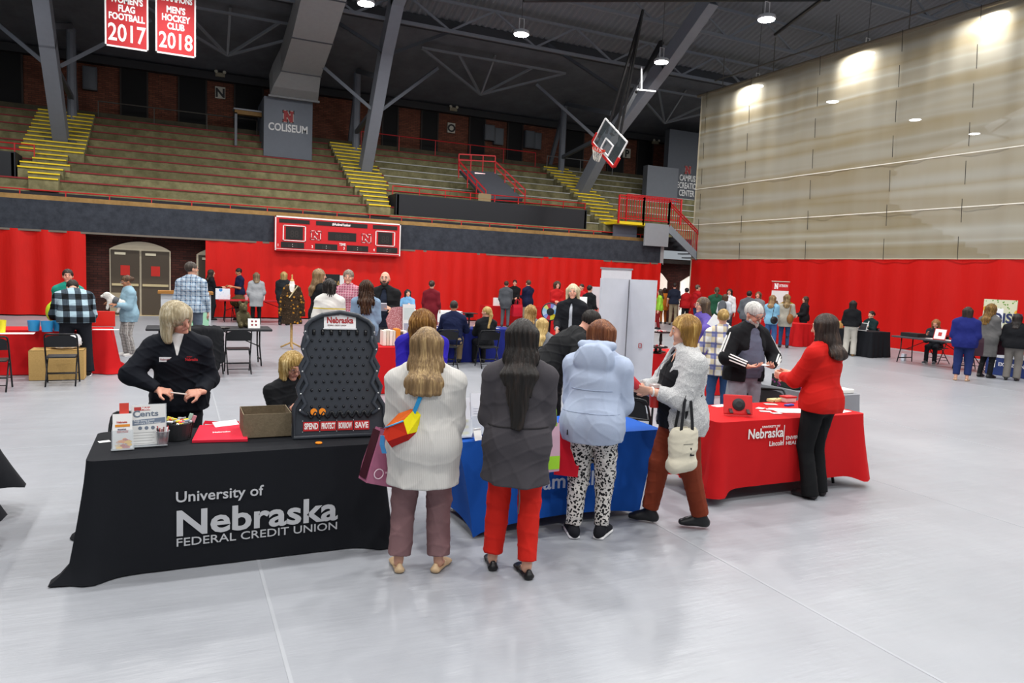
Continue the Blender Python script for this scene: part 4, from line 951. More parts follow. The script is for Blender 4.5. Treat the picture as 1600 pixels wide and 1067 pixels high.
# basketball backboard
def hoop():
    c = [Vector(p) for p in ((15.43, 25.12, 8.27), (15.56, 23.67, 7.16), (15.43, 24.31, 6.31), (15.3, 25.75, 7.42))]   # top, right, bottom, left
    ctr = sum(c, Vector())/4; ux = (c[1]-c[0]).normalized(); uy = (c[0]-c[3]).normalized(); nz = ux.cross(uy)
    if nz.x > 0: nz = -nz
    t = empty('basketball_hoop', (ctr.x, ctr.y, 6.3), 0, 'folded-up glass basketball backboard with orange rim hanging before the right arch', 'basketball hoop')
    L, Hh = 1.83, 1.07; M = frame(ctr, ux, uy); mb = MB()
    def ring(w, h, ww, m, nm, z=0., oy=0.):
        mb = MB()
        for a, b in (((-w/2, -h/2), (w/2, -h/2)), ((w/2, -h/2), (w/2, h/2)), ((w/2, h/2), (-w/2, h/2)), ((-w/2, h/2), (-w/2, -h/2))): mb.bar(M @ Vector((a[0], a[1]+oy, z)), M @ Vector((b[0], b[1]+oy, z)), ww, .04, up=M.to_3x3() @ Vector((0, 0, 1)))
        return mb.build(nm, m, t)
    MB().box((-L/2, -Hh/2, -.008), (L/2, Hh/2, .008), M).build('glass_board', clear('8f9ea4', .08, .05), t)
    ring(L, Hh, .055, plain('e6e6e6', .5), 'board_frame'); ring(.61, .45, .05, plain('e9e9e9', .5), 'target_square', 0, -.22)
    p1 = MB(); up = M.to_3x3() @ Vector((0, 0, 1))
    p1.bar(M @ Vector((-L/2, -Hh/2-.04, 0)), M @ Vector((L/2, -Hh/2-.04, 0)), .09, .10, up=up); p1.bar(M @ Vector((L/2+.03, -Hh/2, 0)), M @ Vector((L/2+.03, -Hh/2+.4, 0)), .09, .10, up=up); p1.bar(M @ Vector((-L/2-.03, -Hh/2, 0)), M @ Vector((-L/2-.03, -Hh/2+.4, 0)), .09, .10, up=up); p1.build('red_padding', plain('b51a1a', .6), t)
    rc = M @ Vector((0, -Hh/2+.12, 0))+nz*.36; n2 = uy
    R = [rc+(ux*math.cos(a)+nz*math.sin(a))*.23 for a in [2*PI*i/24 for i in range(24)]]
    rim = MB().tube(R, .015, 6, closed=True).bar(rc-nz*.34, rc-nz*.22, .12, .08).build('rim', plain('c8321c', .4), t)
    nb = MB(); dn = Vector((0, 0, -1))
    for i in range(12):
        a = 2*PI*i/12
        for sg in (1, -1):
            nb.tube([rc+(ux*math.cos(a+sg*.5*f)+nz*math.sin(a+sg*.5*f))*(.23-.10*f)-n2*.08*f+dn*.34*f for f in (0, .5, 1)], .007, 4)
    nb.build('net', plain('d9d6cc', .8), rim)
    top = ctr+Vector((.2, -1.5, 4.6)); m = plain('1d1e21', .5)
    for a in ((-.5, .1), (.5, .1), (0, .4)): MB().bar(M @ Vector((a[0], a[1], 0))-nz*.06, top, .07).build('support_arm', m, t)
    MB().bar(ctr-nz*.1+Vector((0, 0, .3)), ctr+Vector((2.6, .6, 4.4)), .16).build('support_mast', m, t)
    mb = MB(); q = ctr+Vector((1.2, .1, 2.2)); mb.bar(q, q+Vector((.9, 0, .05)), .05); mb.bar(q+Vector((.2, 0, 0)), q+Vector((.15, 0, .9)), .05); mb.build('bracket', plain('c9c9c9', .4), t)
hoop()

# ------------------------------------------------------------------ furniture
def drape_cloth(name, label, cat, x0, x1, y0, y1, m, z=.75, zb=.01, flare=.03, fold=.03, per=.22, corner=.12, rz=0., flat=('f',), group=None, trail=0.):
    "cloth over a rectangular table: flat top, skirt with folds, corners hanging fuller"
    cx, cy = (x0+x1)/2, (y0+y1)/2; L, Wd = (x1-x0)/2, (y1-y0)/2; r = .05; P = []
    for sx, sy, a0 in ((1, -1, -90), (1, 1, 0), (-1, 1, 90), (-1, -1, 180)):
        for k in range(5): a = rad(a0+22.5*k); P.append((sx*(L-r)+r*math.cos(a), sy*(Wd-r)+r*math.sin(a), math.cos(a), math.sin(a)))
    Q = []
    for i in range(len(P)):
        a, b = P[i], P[(i+1) % len(P)]; d = math.hypot(b[0]-a[0], b[1]-a[1]); n = max(1, int(d/.035))
        for k in range(n): f = k/n; Q.append([a[j]+(b[j]-a[j])*f for j in range(4)])
    n = len(Q); lv = [0, .012, .03, .08, .18, .32, .5, .7, .86, .95, 1.]; vs = []; fs = []; s = 0
    rnd = random.Random(int(abs(cx*91+cy*17)*10)); ph = [rnd.random()*6.3 for _ in range(4)]
    for t in lv:
        s = 0
        for i, (x, y, nx, ny) in enumerate(Q):
            if i: s += math.hypot(x-Q[i-1][0], y-Q[i-1][1])
            dc = min(math.hypot(x-sx*L, y-sy*Wd) for sx in (1, -1) for sy in (1, -1)); c = math.exp(-(dc/.13)**2)
            side = 'f' if ny < -.7 else ('b' if ny > .7 else ('r' if nx > 0 else 'l')); fa = fold*(.06 if side in flat else 1.)
            w = math.sin(s*2*PI/per+ph[0]+1.2*math.sin(s*2.1+ph[1]))*fa*t**.8+.35*fa*math.sin(s*2*PI/(per*2.7)+ph[2])*t
            off = .004+flare*t*(.2 if side in flat else 1.)+w+corner*c*t**1.3
            if trail and t > .9: off += trail*(t-.9)*10*(.4+c)*(.25 if side in flat else 1.)
            zz = z-(z-zb)*t if t > .02 else z-.006*t/.012
            if zb > .05: zz -= .06*c*t
            vs.append((x+nx*off, y+ny*off, max(zz, .004) if zb < .05 else zz))
    for j in range(len(lv)-1):
        for i in range(n): fs.append((j*n+i, (j+1)*n+i, (j+1)*n+(i+1) % n, j*n+(i+1) % n))
    mb = MB(); mb.add(vs, fs); mb.f.append(tuple(range(n))); mb.mi.append(0)
    me_o = mb.build(name, m, world=False, auto=50); me_o.location = (cx, cy, 0); me_o.rotation_euler = (0, 0, rz)
    return tag(me_o, label, cat, group)
def folding_chair(label, loc, rz, group='black folding chairs', pad=None):
    "local: seat faces +y"
    t = empty('folding_chair', (0, 0, 0), 0, label, 'chair', group); m = CHAIRM
    hw = .215
    loop = [(-hw, .21, 0), (-hw, .02, .43), (-hw, -.10, .70)]+[(-hw+.03*(1-math.cos(rad(a)))*1.2, -.115-.0004*a, .72+.07*math.sin(rad(a))) for a in (30, 60, 90)]
    loop = loop+[(-x, y, z) for x, y, z in reversed(loop)]
    MB().tube(loop, .0125, 8).build('frame', m, t, True)
    for e in (-1, 1): MB().tube([(e*.195, -.27, 0), (e*.195, .10, .43)], .0115, 8).build('leg', m, t, True)
    def bk(u, v):
        x = (u-.5)*2*(hw-.01); return Vector((x, -.085-.055*v-.018*(1-(2*u-1)**2), .59+.185*v*(1-.25*abs(2*u-1)**4)))
    mb = MB(); mb.grid(bk, 10, 5); mb.grid(lambda u, v: bk(1-u, v)-Vector((0, .012, 0)), 10, 5); mb.build('backrest', m, t, True)
    MB().box((-.20, -.17, .425), (.20, .20, .447), bev=.012).build('seat', pad or m, t)
    for y, z in ((-.20, .09), (-.12, .18)): MB().tube([(-.195, y, z), (.195, y, z)], .008, 6).build('crossbar', m, t, True)
    MB().tube([(-hw, .13, .16), (hw, .13, .16)], .008, 6).build('crossbar', m, t, True)
    t.location = loc; t.rotation_euler = (0, 0, rz); return t
def chair_copy(src, loc, rz, label): c = dup(src, loc, rz, label); return c
def folding_table(label, x0, x1, y0, y1, m, z=.74, rz=0., along='x', legm=None):
    t = empty('folding_table', ((x0+x1)/2, (y0+y1)/2, 0), rz, label, 'table'); L, Wd = x1-x0, y1-y0; lm = legm or CHAIRM
    inv = Matrix.Translation((0, 0, 0)); swap = along == 'y'
    def q(a, b, c): return (b, a, c) if swap else (a, b, c)
    Lx, Wy = (Wd, L) if swap else (L, Wd)
    MB().box((-L/2, -Wd/2, z-.045), (L/2, Wd/2, z), bev=.015).build('table_top', m, t, world=False)
    for e in (-1, 1):
        x = e*(Lx/2-.22)
        for f in (-1, 1): MB().tube([q(x, f*(Wy/2-.14), z-.05), q(x, f*(Wy/2-.14), .40), q(x+e*.03, f*(Wy/2-.07), .02)], .0145, 8).build('leg', lm, t, True, world=False)
        MB().tube([q(x+e*.02, -Wy/2+.09, .14), q(x+e*.02, Wy/2-.09, .14)], .012, 8).build('crossbar', lm, t, True, world=False)
        MB().tube([q(x, 0, .38), q(e*.18, 0, z-.05)], .010, 8).build('brace', lm, t, True, world=False)
        MB().tube([q(x, -Wy/2+.13, .38), q(x, Wy/2-.13, .38)], .010, 8).build('crossbar', lm, t, True, world=False)
    return t
def sheet(label, x, y, z, w, d, rz, m=None, name='paper_sheet', cat='paper', group=None, h=.002):
    o = MB().box((-w/2, -d/2, 0), (w/2, d/2, h)).build(name, m or PAPER, world=False); o.location = (x, y, z); o.rotation_euler = (0, 0, rz); return tag(o, label, cat, group)

# black credit union table
blk_cloth = cloth('15171c', 90, .10, .2)
dc = drape_cloth('tablecloth', 'black floor-length tablecloth lettered University of Nebraska Federal Credit Union', 'tablecloth', -.50, 1.36, 4.98, 5.80, blk_cloth, fold=.022, flare=.02, corner=.10, trail=.07)
def front_text(o, s, px0, py0, px1, Y, cap, m, bold, py1=None, ext=.001):
    a = atY(px0, py0, Y); b = atY(px1, py1 if py1 else py0, Y); return text(s, m, o, frame((a.x, Y, a.z), (1, 0, 0), (0, 0, 1)), cap/.73, bold, 1., 'LEFT', ext, fit=b.x-a.x)
silver = plain('b9babd', .6)
front_text(dc, 'University of', 275, 785, 412, 4.966, .072, silver, .0012)
front_text(dc, 'Nebraska', 276, 837, 527, 4.966, .170, silver, .0055)
ft = front_text(dc, 'FEDERAL CREDIT UNION', 276, 854, 526, 4.966, .056, silver, .0004)
# serif strokes of the last line: short foot and head bars under every letter would be lost at this size, so only a fine outline is used
# blue fitted cover
def fitted_cover():
    x0, x1, y0, y1, z = 1.86, 3.74, 4.90, 5.62, .74
    top = [(x0, y0), (x1, y0), (x1, y1), (x0, y1)]; foot = [(2.02, 4.86), (3.56, 4.92), (3.56, 5.58), (2.02, 5.60)]
    mb = MB(); nu, nv = 24, 14; rows = []
    for e in range(4):
        a, b = top[e], top[(e+1) % 4]; fa, fb = foot[e], foot[(e+1) % 4]
        def fn(u, v):
            w = v**.62 if e in (0, 2) else v**.62; s = 4*u*(1-u)
            tx = a[0]+(b[0]-a[0])*u; ty = a[1]+(b[1]-a[1])*u; bx = fa[0]+(fb[0]-fa[0])*u; by = fa[1]+(fb[1]-fa[1])*u
            x = tx+(bx-tx)*w; y = ty+(by-ty)*w; n = ((b[1]-a[1]), -(b[0]-a[0])); l = math.hypot(*n); k = .035*s*math.sin(PI*v)
            zz = z*(1-v)+(.012+.085*s**.6)*v
            return Vector((x-n[0]/l*k, y-n[1]/l*k, zz))
        mb.grid(lambda u, v: fn(u, 1-v), nu, nv)
    mb.quad(*[(p[0], p[1], z) for p in top])
    o = mb.build('fitted_table_cover', cloth('1550a8', 120, .06, .12), auto=60); tag(o, 'royal blue stretch-fit table cover with white club lettering', 'tablecloth')
    a = atY(770, 762, 4.93); wt = plain('c9d2e2', .6)
    p0 = atY(838, 762, 4.90); p1 = atY(948, 752, 4.90)
    text("sam's club", wt, o, frame((p1.x-.66, 4.885, p0.z-.015), (1, 0, 0), (0, 0, 1)), .17, .0015, 1., 'LEFT', .004, fit=.70)
fitted_cover()
# red table: cloth, with the folding table showing under its hem
red_cloth = cloth('c0161a', 90, .08, .2)
folding_table('folding table mostly hidden under the red Nebraska Lincoln cloth', 4.46, 6.24, 5.02, 5.68, BLK, .735)
rc = drape_cloth('tablecloth', 'red tablecloth lettered Nebraska Lincoln Environmental Health & Safety', 'tablecloth', 4.40, 6.28, 4.97, 5.73, red_cloth, fold=.025, flare=.02, zb=.13, corner=.10)
wt = plain('ece6e2', .6)
front_text(rc, 'Nebraska', 1169, 686, 1224, 4.955, .095, wt, .0022, 682); front_text(rc, 'UNIVERSITY OF', 1191, 669, 1219, 4.953, .022, wt, .0002, 667); front_text(rc, 'Lincoln', 1202, 697, 1224, 4.955, .048, wt, .0008, 694)
front_text(rc, 'ENVIRONMENTAL', 1228, 687, 1284, 4.955, .036, wt, .0003, 680); front_text(rc, 'HEALTH & SAFETY', 1228, 695, 1287, 4.955, .036, wt, .0003, 690)
a, b = atY(1226, 664, 4.955), atY(1226, 694, 4.955); MB().box((a.x-.003, 4.953, b.z), (a.x+.003, 4.957, a.z)).build('rule_line', wt, rc)
gc = drape_cloth('tablecloth', 'grey tablecloth on the table behind the red-jacketed woman', 'tablecloth', 6.72, 7.42, 5.95, 7.5, cloth('8b8c91', 90, .06, .2), z=.74, fold=.02, corner=.06)
drape_cloth('tablecloth', 'black tablecloth corner cut off by the left edge of the photo', 'tablecloth', -3.2, -1.30, 5.75, 6.5, blk_cloth, z=.74, zb=.26, flare=.08, fold=.02, corner=.20, flat=())
lr = drape_cloth('tablecloth', 'long red tablecloth under the blue buckets at far left', 'tablecloth', -4.0, -1.02, 14.0, 14.75, red_cloth, z=.74, fold=.05, per=.3, flare=.06, corner=.12, trail=.12)
fc = folding_chair('black folding chair with red seat facing the red table, at the left edge', (-2.42, 12.55, 0), .05, pad=None)
ch = lambda label, x, y, rz: chair_copy(fc, (x, y, 0), rz, label)
ch('black folding chair in front of the cardboard box at the red table', -1.60, 12.95, .03)
ch('black folding chair facing the bare black table with the camouflage figure', 1.02, 13.85, .03)
jc = ch('black folding chair covered by a dark jacket at the bare black table', .50, 13.55, -.25)
ch('black folding chair holding the man in the navy blazer', 5.08, 14.05, -.10)
ch('black folding chair holding the woman with the long blond ponytail', 5.98, 13.95, -.12)
ch('black folding chair right of the blue table before the white panel', 4.32, 6.15, -1.15)
ch('black folding chair partly hidden behind the cardigan woman', 4.72, 6.75, -.6)
ch('black folding chair tucked behind the black table at its left end', -.27, 6.14, 2.95)
ch('black folding chair half hidden behind the red table cloth', 6.15, 6.15, 2.6)
ch('black folding chair holding the blond woman behind the game board', .98, 6.55, 2.75)
ch('black folding chair at the back red-topped table', 1.95, 26.2, 2.9)
ch('black folding chair right of the black-draped far table', 19.55, 15.55, 1.5)
ch('black folding chair under the woman at the bare far table', 19.28, 13.15, 1.5)
ch('empty black folding chair beside the bare far table', 18.8, 12.05, 1.9)
ch('black folding chair behind the navy-suited woman', 18.6, 11.5, 1.2)
ch('black folding chair at the right edge beside the red table', 18.4, 9.6, 2.2)
ch('black folding chair holding the blond woman left of the prize wheel', 6.42, 12.8, .2)
ch('black folding chair holding the blond woman in front of the prize wheel', 5.72, 10.95, .2)
# mid-hall tables
folding_table('bare black folding table with a camouflage figure on it', -.5, 1.68, 14.45, 15.2, plain('24262a', .6))
drape_cloth('tablecloth', 'navy blue tablecloth before the man in the navy blazer', 'tablecloth', 4.7, 7.0, 14.75, 15.5, cloth('1a2470', 90, .08), z=.74, fold=.03)
folding_table('red-topped folding table against the back curtain', 1.25, 3.75, 25.3, 26.0, plain('b01a22', .5), .75)
drape_cloth('tablecloth', 'red tablecloth of the back booth with the grey-suited man', 'tablecloth', 10.6, 12.9, 25.0, 25.7, red_cloth, z=.75, fold=.03)
drape_cloth('tablecloth', 'red tablecloth of the booth behind the white-haired woman', 'tablecloth', 11.6, 14.0, 21.2, 21.9, red_cloth, z=.75, fold=.03)
wtc = drape_cloth('tablecloth', 'short white tablecloth in front of the seated woman in light blue', 'tablecloth', 6.2, 8.1, 21.0, 21.7, cloth('e6e6e6', 80, .05), z=.75, zb=.42, fold=.012, corner=.03)
folding_table('folding table under the short white cloth', 6.28, 8.02, 21.05, 21.65, BLK, .735)
drape_cloth('tablecloth', 'red tablecloth of the book table behind the game board', 'tablecloth', 2.48, 3.62, 11.15, 11.85, red_cloth, z=.75, fold=.03)
drape_cloth('tablecloth', 'red tablecloth behind the cardigan woman with black cake stands', 'tablecloth', 6.9, 9.0, 9.9, 10.7, red_cloth, z=.75, fold=.03)
drape_cloth('tablecloth', 'red tablecloth below the tall banner by the divider', 'tablecloth', 18.5, 19.25, 17.4, 19.5, red_cloth, z=.75, fold=.04, flat=())
drape_cloth('tablecloth', 'black tablecloth by the divider before the seated woman', 'tablecloth', 18.3, 19.1, 14.5, 16.5, blk_cloth, z=.75, fold=.02, flat=(), corner=.05)
folding_table('bare dark folding table near the divider with papers on it', 18.0, 18.75, 11.6, 13.65, plain('3b3d42', .5), .74, along='y')
drape_cloth('tablecloth', 'red tablecloth cut off by the right edge', 'tablecloth', 18.7, 19.5, 8.0, 9.9, red_cloth, z=.74, fold=.03, flat=())
# jacket over the chair
jp = [Prim((-.2, -.14, .83), (.2, -.14, .83), (.03, .05), (.03, .05), side=(0, 1, 0), k=.05), Prim((-.17, -.2, .80), (-.13, -.24, .22), (.10, .05), (.09, .05), k=.06), Prim((.15, -.2, .80), (.14, -.25, .18), (.12, .05), (.10, .06), k=.06), Prim((0, -.2, .8), (0, -.24, .12), (.13, .05), (.13, .05), k=.06), Prim((.24, -.18, .76), (.27, -.2, .3), .055, .045, k=.04)]
jk = blob('draped_jacket', jp, .014, cloth('1c1d20'), None, noise=(.012, 18., 4)); jk.location = (.50, 13.55, 0); jk.rotation_euler = (0, 0, -.25); tag(jk, 'dark jacket draped over the folding chair behind the navy-fleece woman', 'jacket')

# white folding panels and banner backs
def panels():
    t = empty('folding_screen', (6.0, 8.2, 0), 0, 'tall white folding display panel behind the puffer-jacket woman', 'display panel')
    c = atY(983, 432, 8.4); l = atY(940, 428, 8.15); r = atY(1027, 430, 8.0)
    w = plain('cdd0d8', .5)
    for a, b in ((l, c), (c, r)): MB().bar((a.x, a.y, 1.005), (b.x, b.y, 1.005), .03, 1.97).build('panel', w, t)
    MB().bar((c.x, c.y-.02, .05), (c.x, c.y-.02, 1.98), .02).build('hinge', plain('55575c', .4), t)
    p = atY(1000, 540, 8.15); M = frame((p.x, p.y+.0, p.z), (r.x-c.x, r.y-c.y, 0), (0, 0, 1)); 
    mb = MB()
    for a, b in (((-.02, -.03), (-.02, .03)), ((.02, -.03), (.02, .03)), ((-.02, .03), (.02, .03)), ((-.02, -.03), (.02, -.03))): mb.bar(M @ Vector((a[0], a[1], .0)), M @ Vector((b[0], b[1], .0)), .008)
    mb.build('red_mark', plain('b03a3a', .5), t)
panels()
t = empty('banner_stand', (9.2, 13.2, 0), 0, 'white roll-up banner seen from behind, left of the white panel', 'banner stand')
a = atY(940, 420, 13.2); b = atY(965, 422, 13.2)
MB().box((a.x, 13.18, .08), (b.x+.35, 13.2, a.z)).build('banner_sheet', plain('d3d5da', .6), t); MB().box((a.x-.02, 13.16, a.z), (b.x+.37, 13.22, a.z+.035)).build('top_rail', GRY, t); MB().box((a.x-.03, 13.05, 0), (b.x+.38, 13.35, .09)).build('base', GRY, t)
def rollup(label, px0, px1, pyt, Y, X=None):
    pass
# red banner with block N by the divider
def nbanner():
    X = 19.9; a = atX(1207, 440, X); b = atX(1233, 441, X); t = empty('banner_stand', (X, (a.y+b.y)/2, 0), 0, 'tall banner stand with white N on red above a white sheet', 'banner stand')
    y0, y1, z1 = b.y, a.y, a.z
    MB().box((X, y0, .75), (X+.015, y1, z1-.32)).build('white_sheet', plain('e4e2e2', .6), t); MB().box((X, y0, z1-.32), (X+.016, y1, z1)).build('red_header', plain('c01a20', .6), t)
    MB().box((X-.02, y0-.02, z1), (X+.03, y1+.02, z1+.03)).build('top_rail', plain('c9c0b0', .4), t); MB().box((X-.1, y0, 0), (X+.12, y1, .1)).build('base', GRY, t); MB().box((X+.016, y0, .1), (X+.02, y1, .76)).build('lower_sheet', plain('b3171c', .6), t)
    w = y1-y0
    nlogo(t, frame((X-.004, y0+w*.73, z1-.16), (0, -1, 0), (0, 0, 1)), .2, .2, plain('f2f2f2', .5))
    text('EXTENSION', plain('efefef', .5), t, frame((X-.004, y0+w*.56, z1-.18), (0, -1, 0), (0, 0, 1)), .13, .003, .8, fit=w*.5)
    for i, (u, v, r, h) in enumerate(((.72, .85, .19, '6d5a4c'), (.80, 1.2, .16, '8a6f60'))):
        MB().prism([(r*math.cos(rad(60*k)), r*math.sin(rad(60*k))) for k in range(6)], .004, frame((X-.001, y0+w*u, z1-v), (0, -1, 0), (0, 0, 1))).build('photo_hexagon', floral(h, 'c99a86', '3d3a4a', 9.), t)
    text('Nebraska', plain('a04a6a', .5), t, frame((X-.004, y0+w*.56, z1-1.0), (0, -1, 0), (0, 0, 1)), .09, .002, .8, fit=w*.42)
nbanner()
def dish():
    X = 20.6; a = atX(1538, 467, X); b = atX(1590, 472, X); c = atX(1536, 530, X); t = empty('poster_stand', (X, (a.y+b.y)/2, 0), 0, 'food poster reading DISH and PLAN behind the three women at right', 'poster')
    y0, y1, z1, z0 = b.y, a.y, a.z, .55
    MB().box((X, y0, z0), (X+.02, y1, z1)).build('board', floral('cfd0b4', 'd9a23a', '5c8f2e', 4.5), t); MB().box((X+.02, y0+.3, 0), (X+.06, y0+.36, z1-.2)).build('stand', GRY, t); MB().box((X+.02, y1-.36, 0), (X+.06, y1-.3, z1-.2)).build('stand', GRY, t)
    MB().box((X-.006, y0+.34, z1-.80), (X, y1-.05, z1-.24)).build('white_label', plain('eceff2', .6), t)
    text('DISH', plain('2a3560', .5), t, frame((X-.01, y1-.28, z1-.62), (0, -1, 0), (0, 0, 1)), .36, .012, 1., fit=.78)
    MB().box((X-.006, y0+.05, z1-1.42), (X, y1-.1, z1-1.18)).build('orange_band', plain('c4541e', .6), t); text('PLAN', plain('f2e8d8', .5), t, frame((X-.01, y1-.58, z1-1.37), (0, -1, 0), (0, 0, 1)), .2, .008, 1.)
dish()
def blue_box():
    X = 18.45; a = atX(1538, 583, X); b = atX(1566, 586, X); y0, y1 = a.y-1.0, a.y
    t = tag(MB().box((X, y0, 0), (X+.6, y1, .52), bev=.02).build('storage_box', plain('233a78', .6)), 'blue box with white N EXTENSION lettering on the floor by the boots', 'box')
    MB().box((X-.01, y0, .44), (X+.61, y1, .53)).build('lid', plain('d8dbe2', .6), t)
    nlogo(t, frame((X-.008, y1-.17, .28), (0, -1, 0), (0, 0, 1)), .18, .18, plain('eeeeee', .5)); text('EXTENSION', plain('e8e8ee', .5), t, frame((X-.008, y1-.32, .24), (0, -1, 0), (0, 0, 1)), .12, .003, .9, fit=.6)
    o = MB().box((X+.1, y0+.5, .53), (X+.45, y1-.05, .8), bev=.01).build('carton', floral('d5dbe6', '3c5aa8', '8a9cc8', 9.)); tag(o, 'small blue and white carton standing on the blue box', 'carton')
blue_box()

# ------------------------------------------------------------------ things on the black table
TZ = .752
def plinko():
    a = at(456, 686, TZ); b = at(607, 688, TZ); x0, x1 = .80, 1.345; yb = 5.22; t = empty('plinko_board', ((x0+x1)/2, yb, TZ), 0, 'big black plastic peg-drop game board standing on the black table', 'game board')
    x0 = .752; wd = .665; H_ = .86; M = frame((x0+wd/2, yb, TZ), (1, -.10, 0), (0, .16, .98)) @ Matrix.Diagonal((1, 1.075, 1, 1)); pl_ = plain('33373e', .38)
    h = wd/2
    left = [(-h, .0), (-h, .20), (-h+.045, .27), (-h+.025, .34), (-h+.065, .41), (-h+.045, .48), (-h+.085, .55), (-h+.06, .62), (-h+.075, .68), (-h+.085, .70), (-h+.085, .76), (-h+.12, .80), (-h+.2, .84), (0, .86)]
    left = [(x+.0, y) for x, y in left]
    R = [(-x, y) for x, y in reversed(left[:-1])]
    MB().prism(left+R, .10, M @ Matrix.Translation((0, 0, -.10))).build('back_shell', pl_, t)
    face = [(x*.93, .03+y*.955) for x, y in left]+[(x*.93, .03+y*.955) for x, y in R]
    edge = MB(); pts = [M @ Vector((x*.97, .012+y*.98, .012)) for x, y in left+R]; edge.tube(pts, .017, 8, closed=True); edge.build('rim', pl_, t, True)
    for e in (-1, 1):
        z = [(-h+.085, .72), (-h+.105, .66), (-h+.07, .60), (-h+.105, .52), (-h+.065, .45), (-h+.10, .37), (-h+.055, .30), (-h+.09, .235), (-h+.05, .19), (-h+.10, .155)]
        MB().tube([M @ Vector((-e*x, y, .012)) for x, y in z], .016, 8).build('zigzag_rail', plain('3a3f47', .32), t, True)
        for x, y in z[::2]: MB().lathe([(.006, 0), (.006, .006), (.003, .008)], 8, M @ Matrix.Translation((-e*(x), y, .026))).build('rail_screw', plain('c9c9c9', .3, .8), t)
    for j in range(9):
        n = 8 if j % 2 == 0 else 7; y = .66-.056*j
        for i in range(n):
            x = (i-(n-1)/2)*.057; 
            MB().lathe([(.0105, 0), (.008, .008), (.004, .012)], 10, M @ Matrix.Translation((x, y, 0))).build('peg', plain('1d2025', .3), t, True)
    for i in range(7): MB().tube([M @ Vector(((i-3)*.062, .70, .004)), M @ Vector(((i-3)*.062, .735, .004))], .012, 8).build('drop_slot', plain('0c0d10', .3), t, True)
    sc = [M @ Vector((-h+.10+(wd-.2)*k/64, .158+.020*math.cos(k/64*2*PI*8), .012)) for k in range(65)]
    MB().tube(sc, .010, 8).build('scalloped_ledge', plain('14161a', .3), t, True)
    for i, s_ in enumerate(('SPEND', 'PROTECT', 'BORROW', 'SAVE')):
        xa = -h+.075+.120*i; p = MB().box((xa, .05, .0), (xa+.112, .112, .006), M).build('slot_sign', plain('c02528', .4), t)
        text(s_, plain('f3e9e6', .5), p, M @ Matrix.Translation((xa+.056, .064, .0075)), .054, .0022, 1., 'CENTER', fit=.096)
        for yy in (.045, .118): MB().lathe([(.004, 0), (.003, .004)], 8, M @ Matrix.Translation((xa-.004, yy, .0))).build('sign_screw', plain('d9d9d9', .3, .6), p)
    c = MB().box((-.115, .745, .0), (.115, .852, .005), M).build('name_card', plain('eceaea', .5), t)
    text('Nebraska', plain('a8262b', .5), c, M @ Matrix.Translation((0, .782, .0065)), .058, .0018, 1., 'CENTER', fit=.19); text('UNIVERSITY OF', plain('8a5a5a', .5), c, M @ Matrix.Translation((-.09, .832, .0065)), .012, 0, 1.); text('FEDERAL CREDIT UNION', plain('8a5a5a', .5), c, M @ Matrix.Translation((-.09, .762, .0065)), .012, 0, 1.)
    MB().box((-.12, .738, 0), (.12, .746, .012), M).build('card_ledge', plain('d5d5d8', .3), t)
    og = plain('f08a1a', .45)
    for i, x in enumerate((-.185, -.125)):
        o = MB().lathe([(.022, 0), (.024, .003), (.024, .007), (.022, .010)], 20, M @ Matrix.Translation((x, .178, .010))).build('game_disc', og); tag(o, 'orange disc resting in the game board ledge, %s one of the pair' % ('left', 'right')[i], 'game disc', 'orange game discs')
    MB().box((-h+.04, -.004, -.24), (h-.04, .02, -.1), M).build('foot', pl_, t)
    p = at(498, 693, TZ); o = MB().lathe([(.022, 0), (.024, .003), (.024, .007), (.022, .010)], 20, Matrix.Translation((p.x, p.y, TZ))).build('game_disc', og); tag(o, 'orange disc lying on the black cloth in front of the game board', 'game disc', 'orange game discs')
plinko()
def on(px, py, z=TZ): return at(px, py, z)
def cardboard_box(label, x0, x1, y0, y1, z0, h, m, inner, rz=0., open_=True, name='cardboard_box'):
    t = empty(name, ((x0+x1)/2, (y0+y1)/2, z0), rz, label, 'box'); w, d = (x1-x0)/2, (y1-y0)/2; th = .006
    for nm, a, b in (('side_panel', (-w, -d, 0), (w, -d+th, h)), ('side_panel', (-w, d-th, 0), (w, d, h)), ('end_panel', (-w, -d+th, 0), (-w+th, d-th, h)), ('end_panel', (w-th, -d+th, 0), (w, d-th, h)), ('bottom', (-w, -d, 0), (w, d, th))):
        MB().box(a, b).build(nm, m, t, world=False)
    if not open_: MB().box((-w, -d, h-th), (w, d, h)).build('lid', m, t, world=False)
    return t
pa = on(386, 679); 
cardboard_box('open brown fibreboard box left of the game board', .43, .76, 5.34, 5.66, TZ, .175, concrete('6f6350', '7d705b', 60), None)
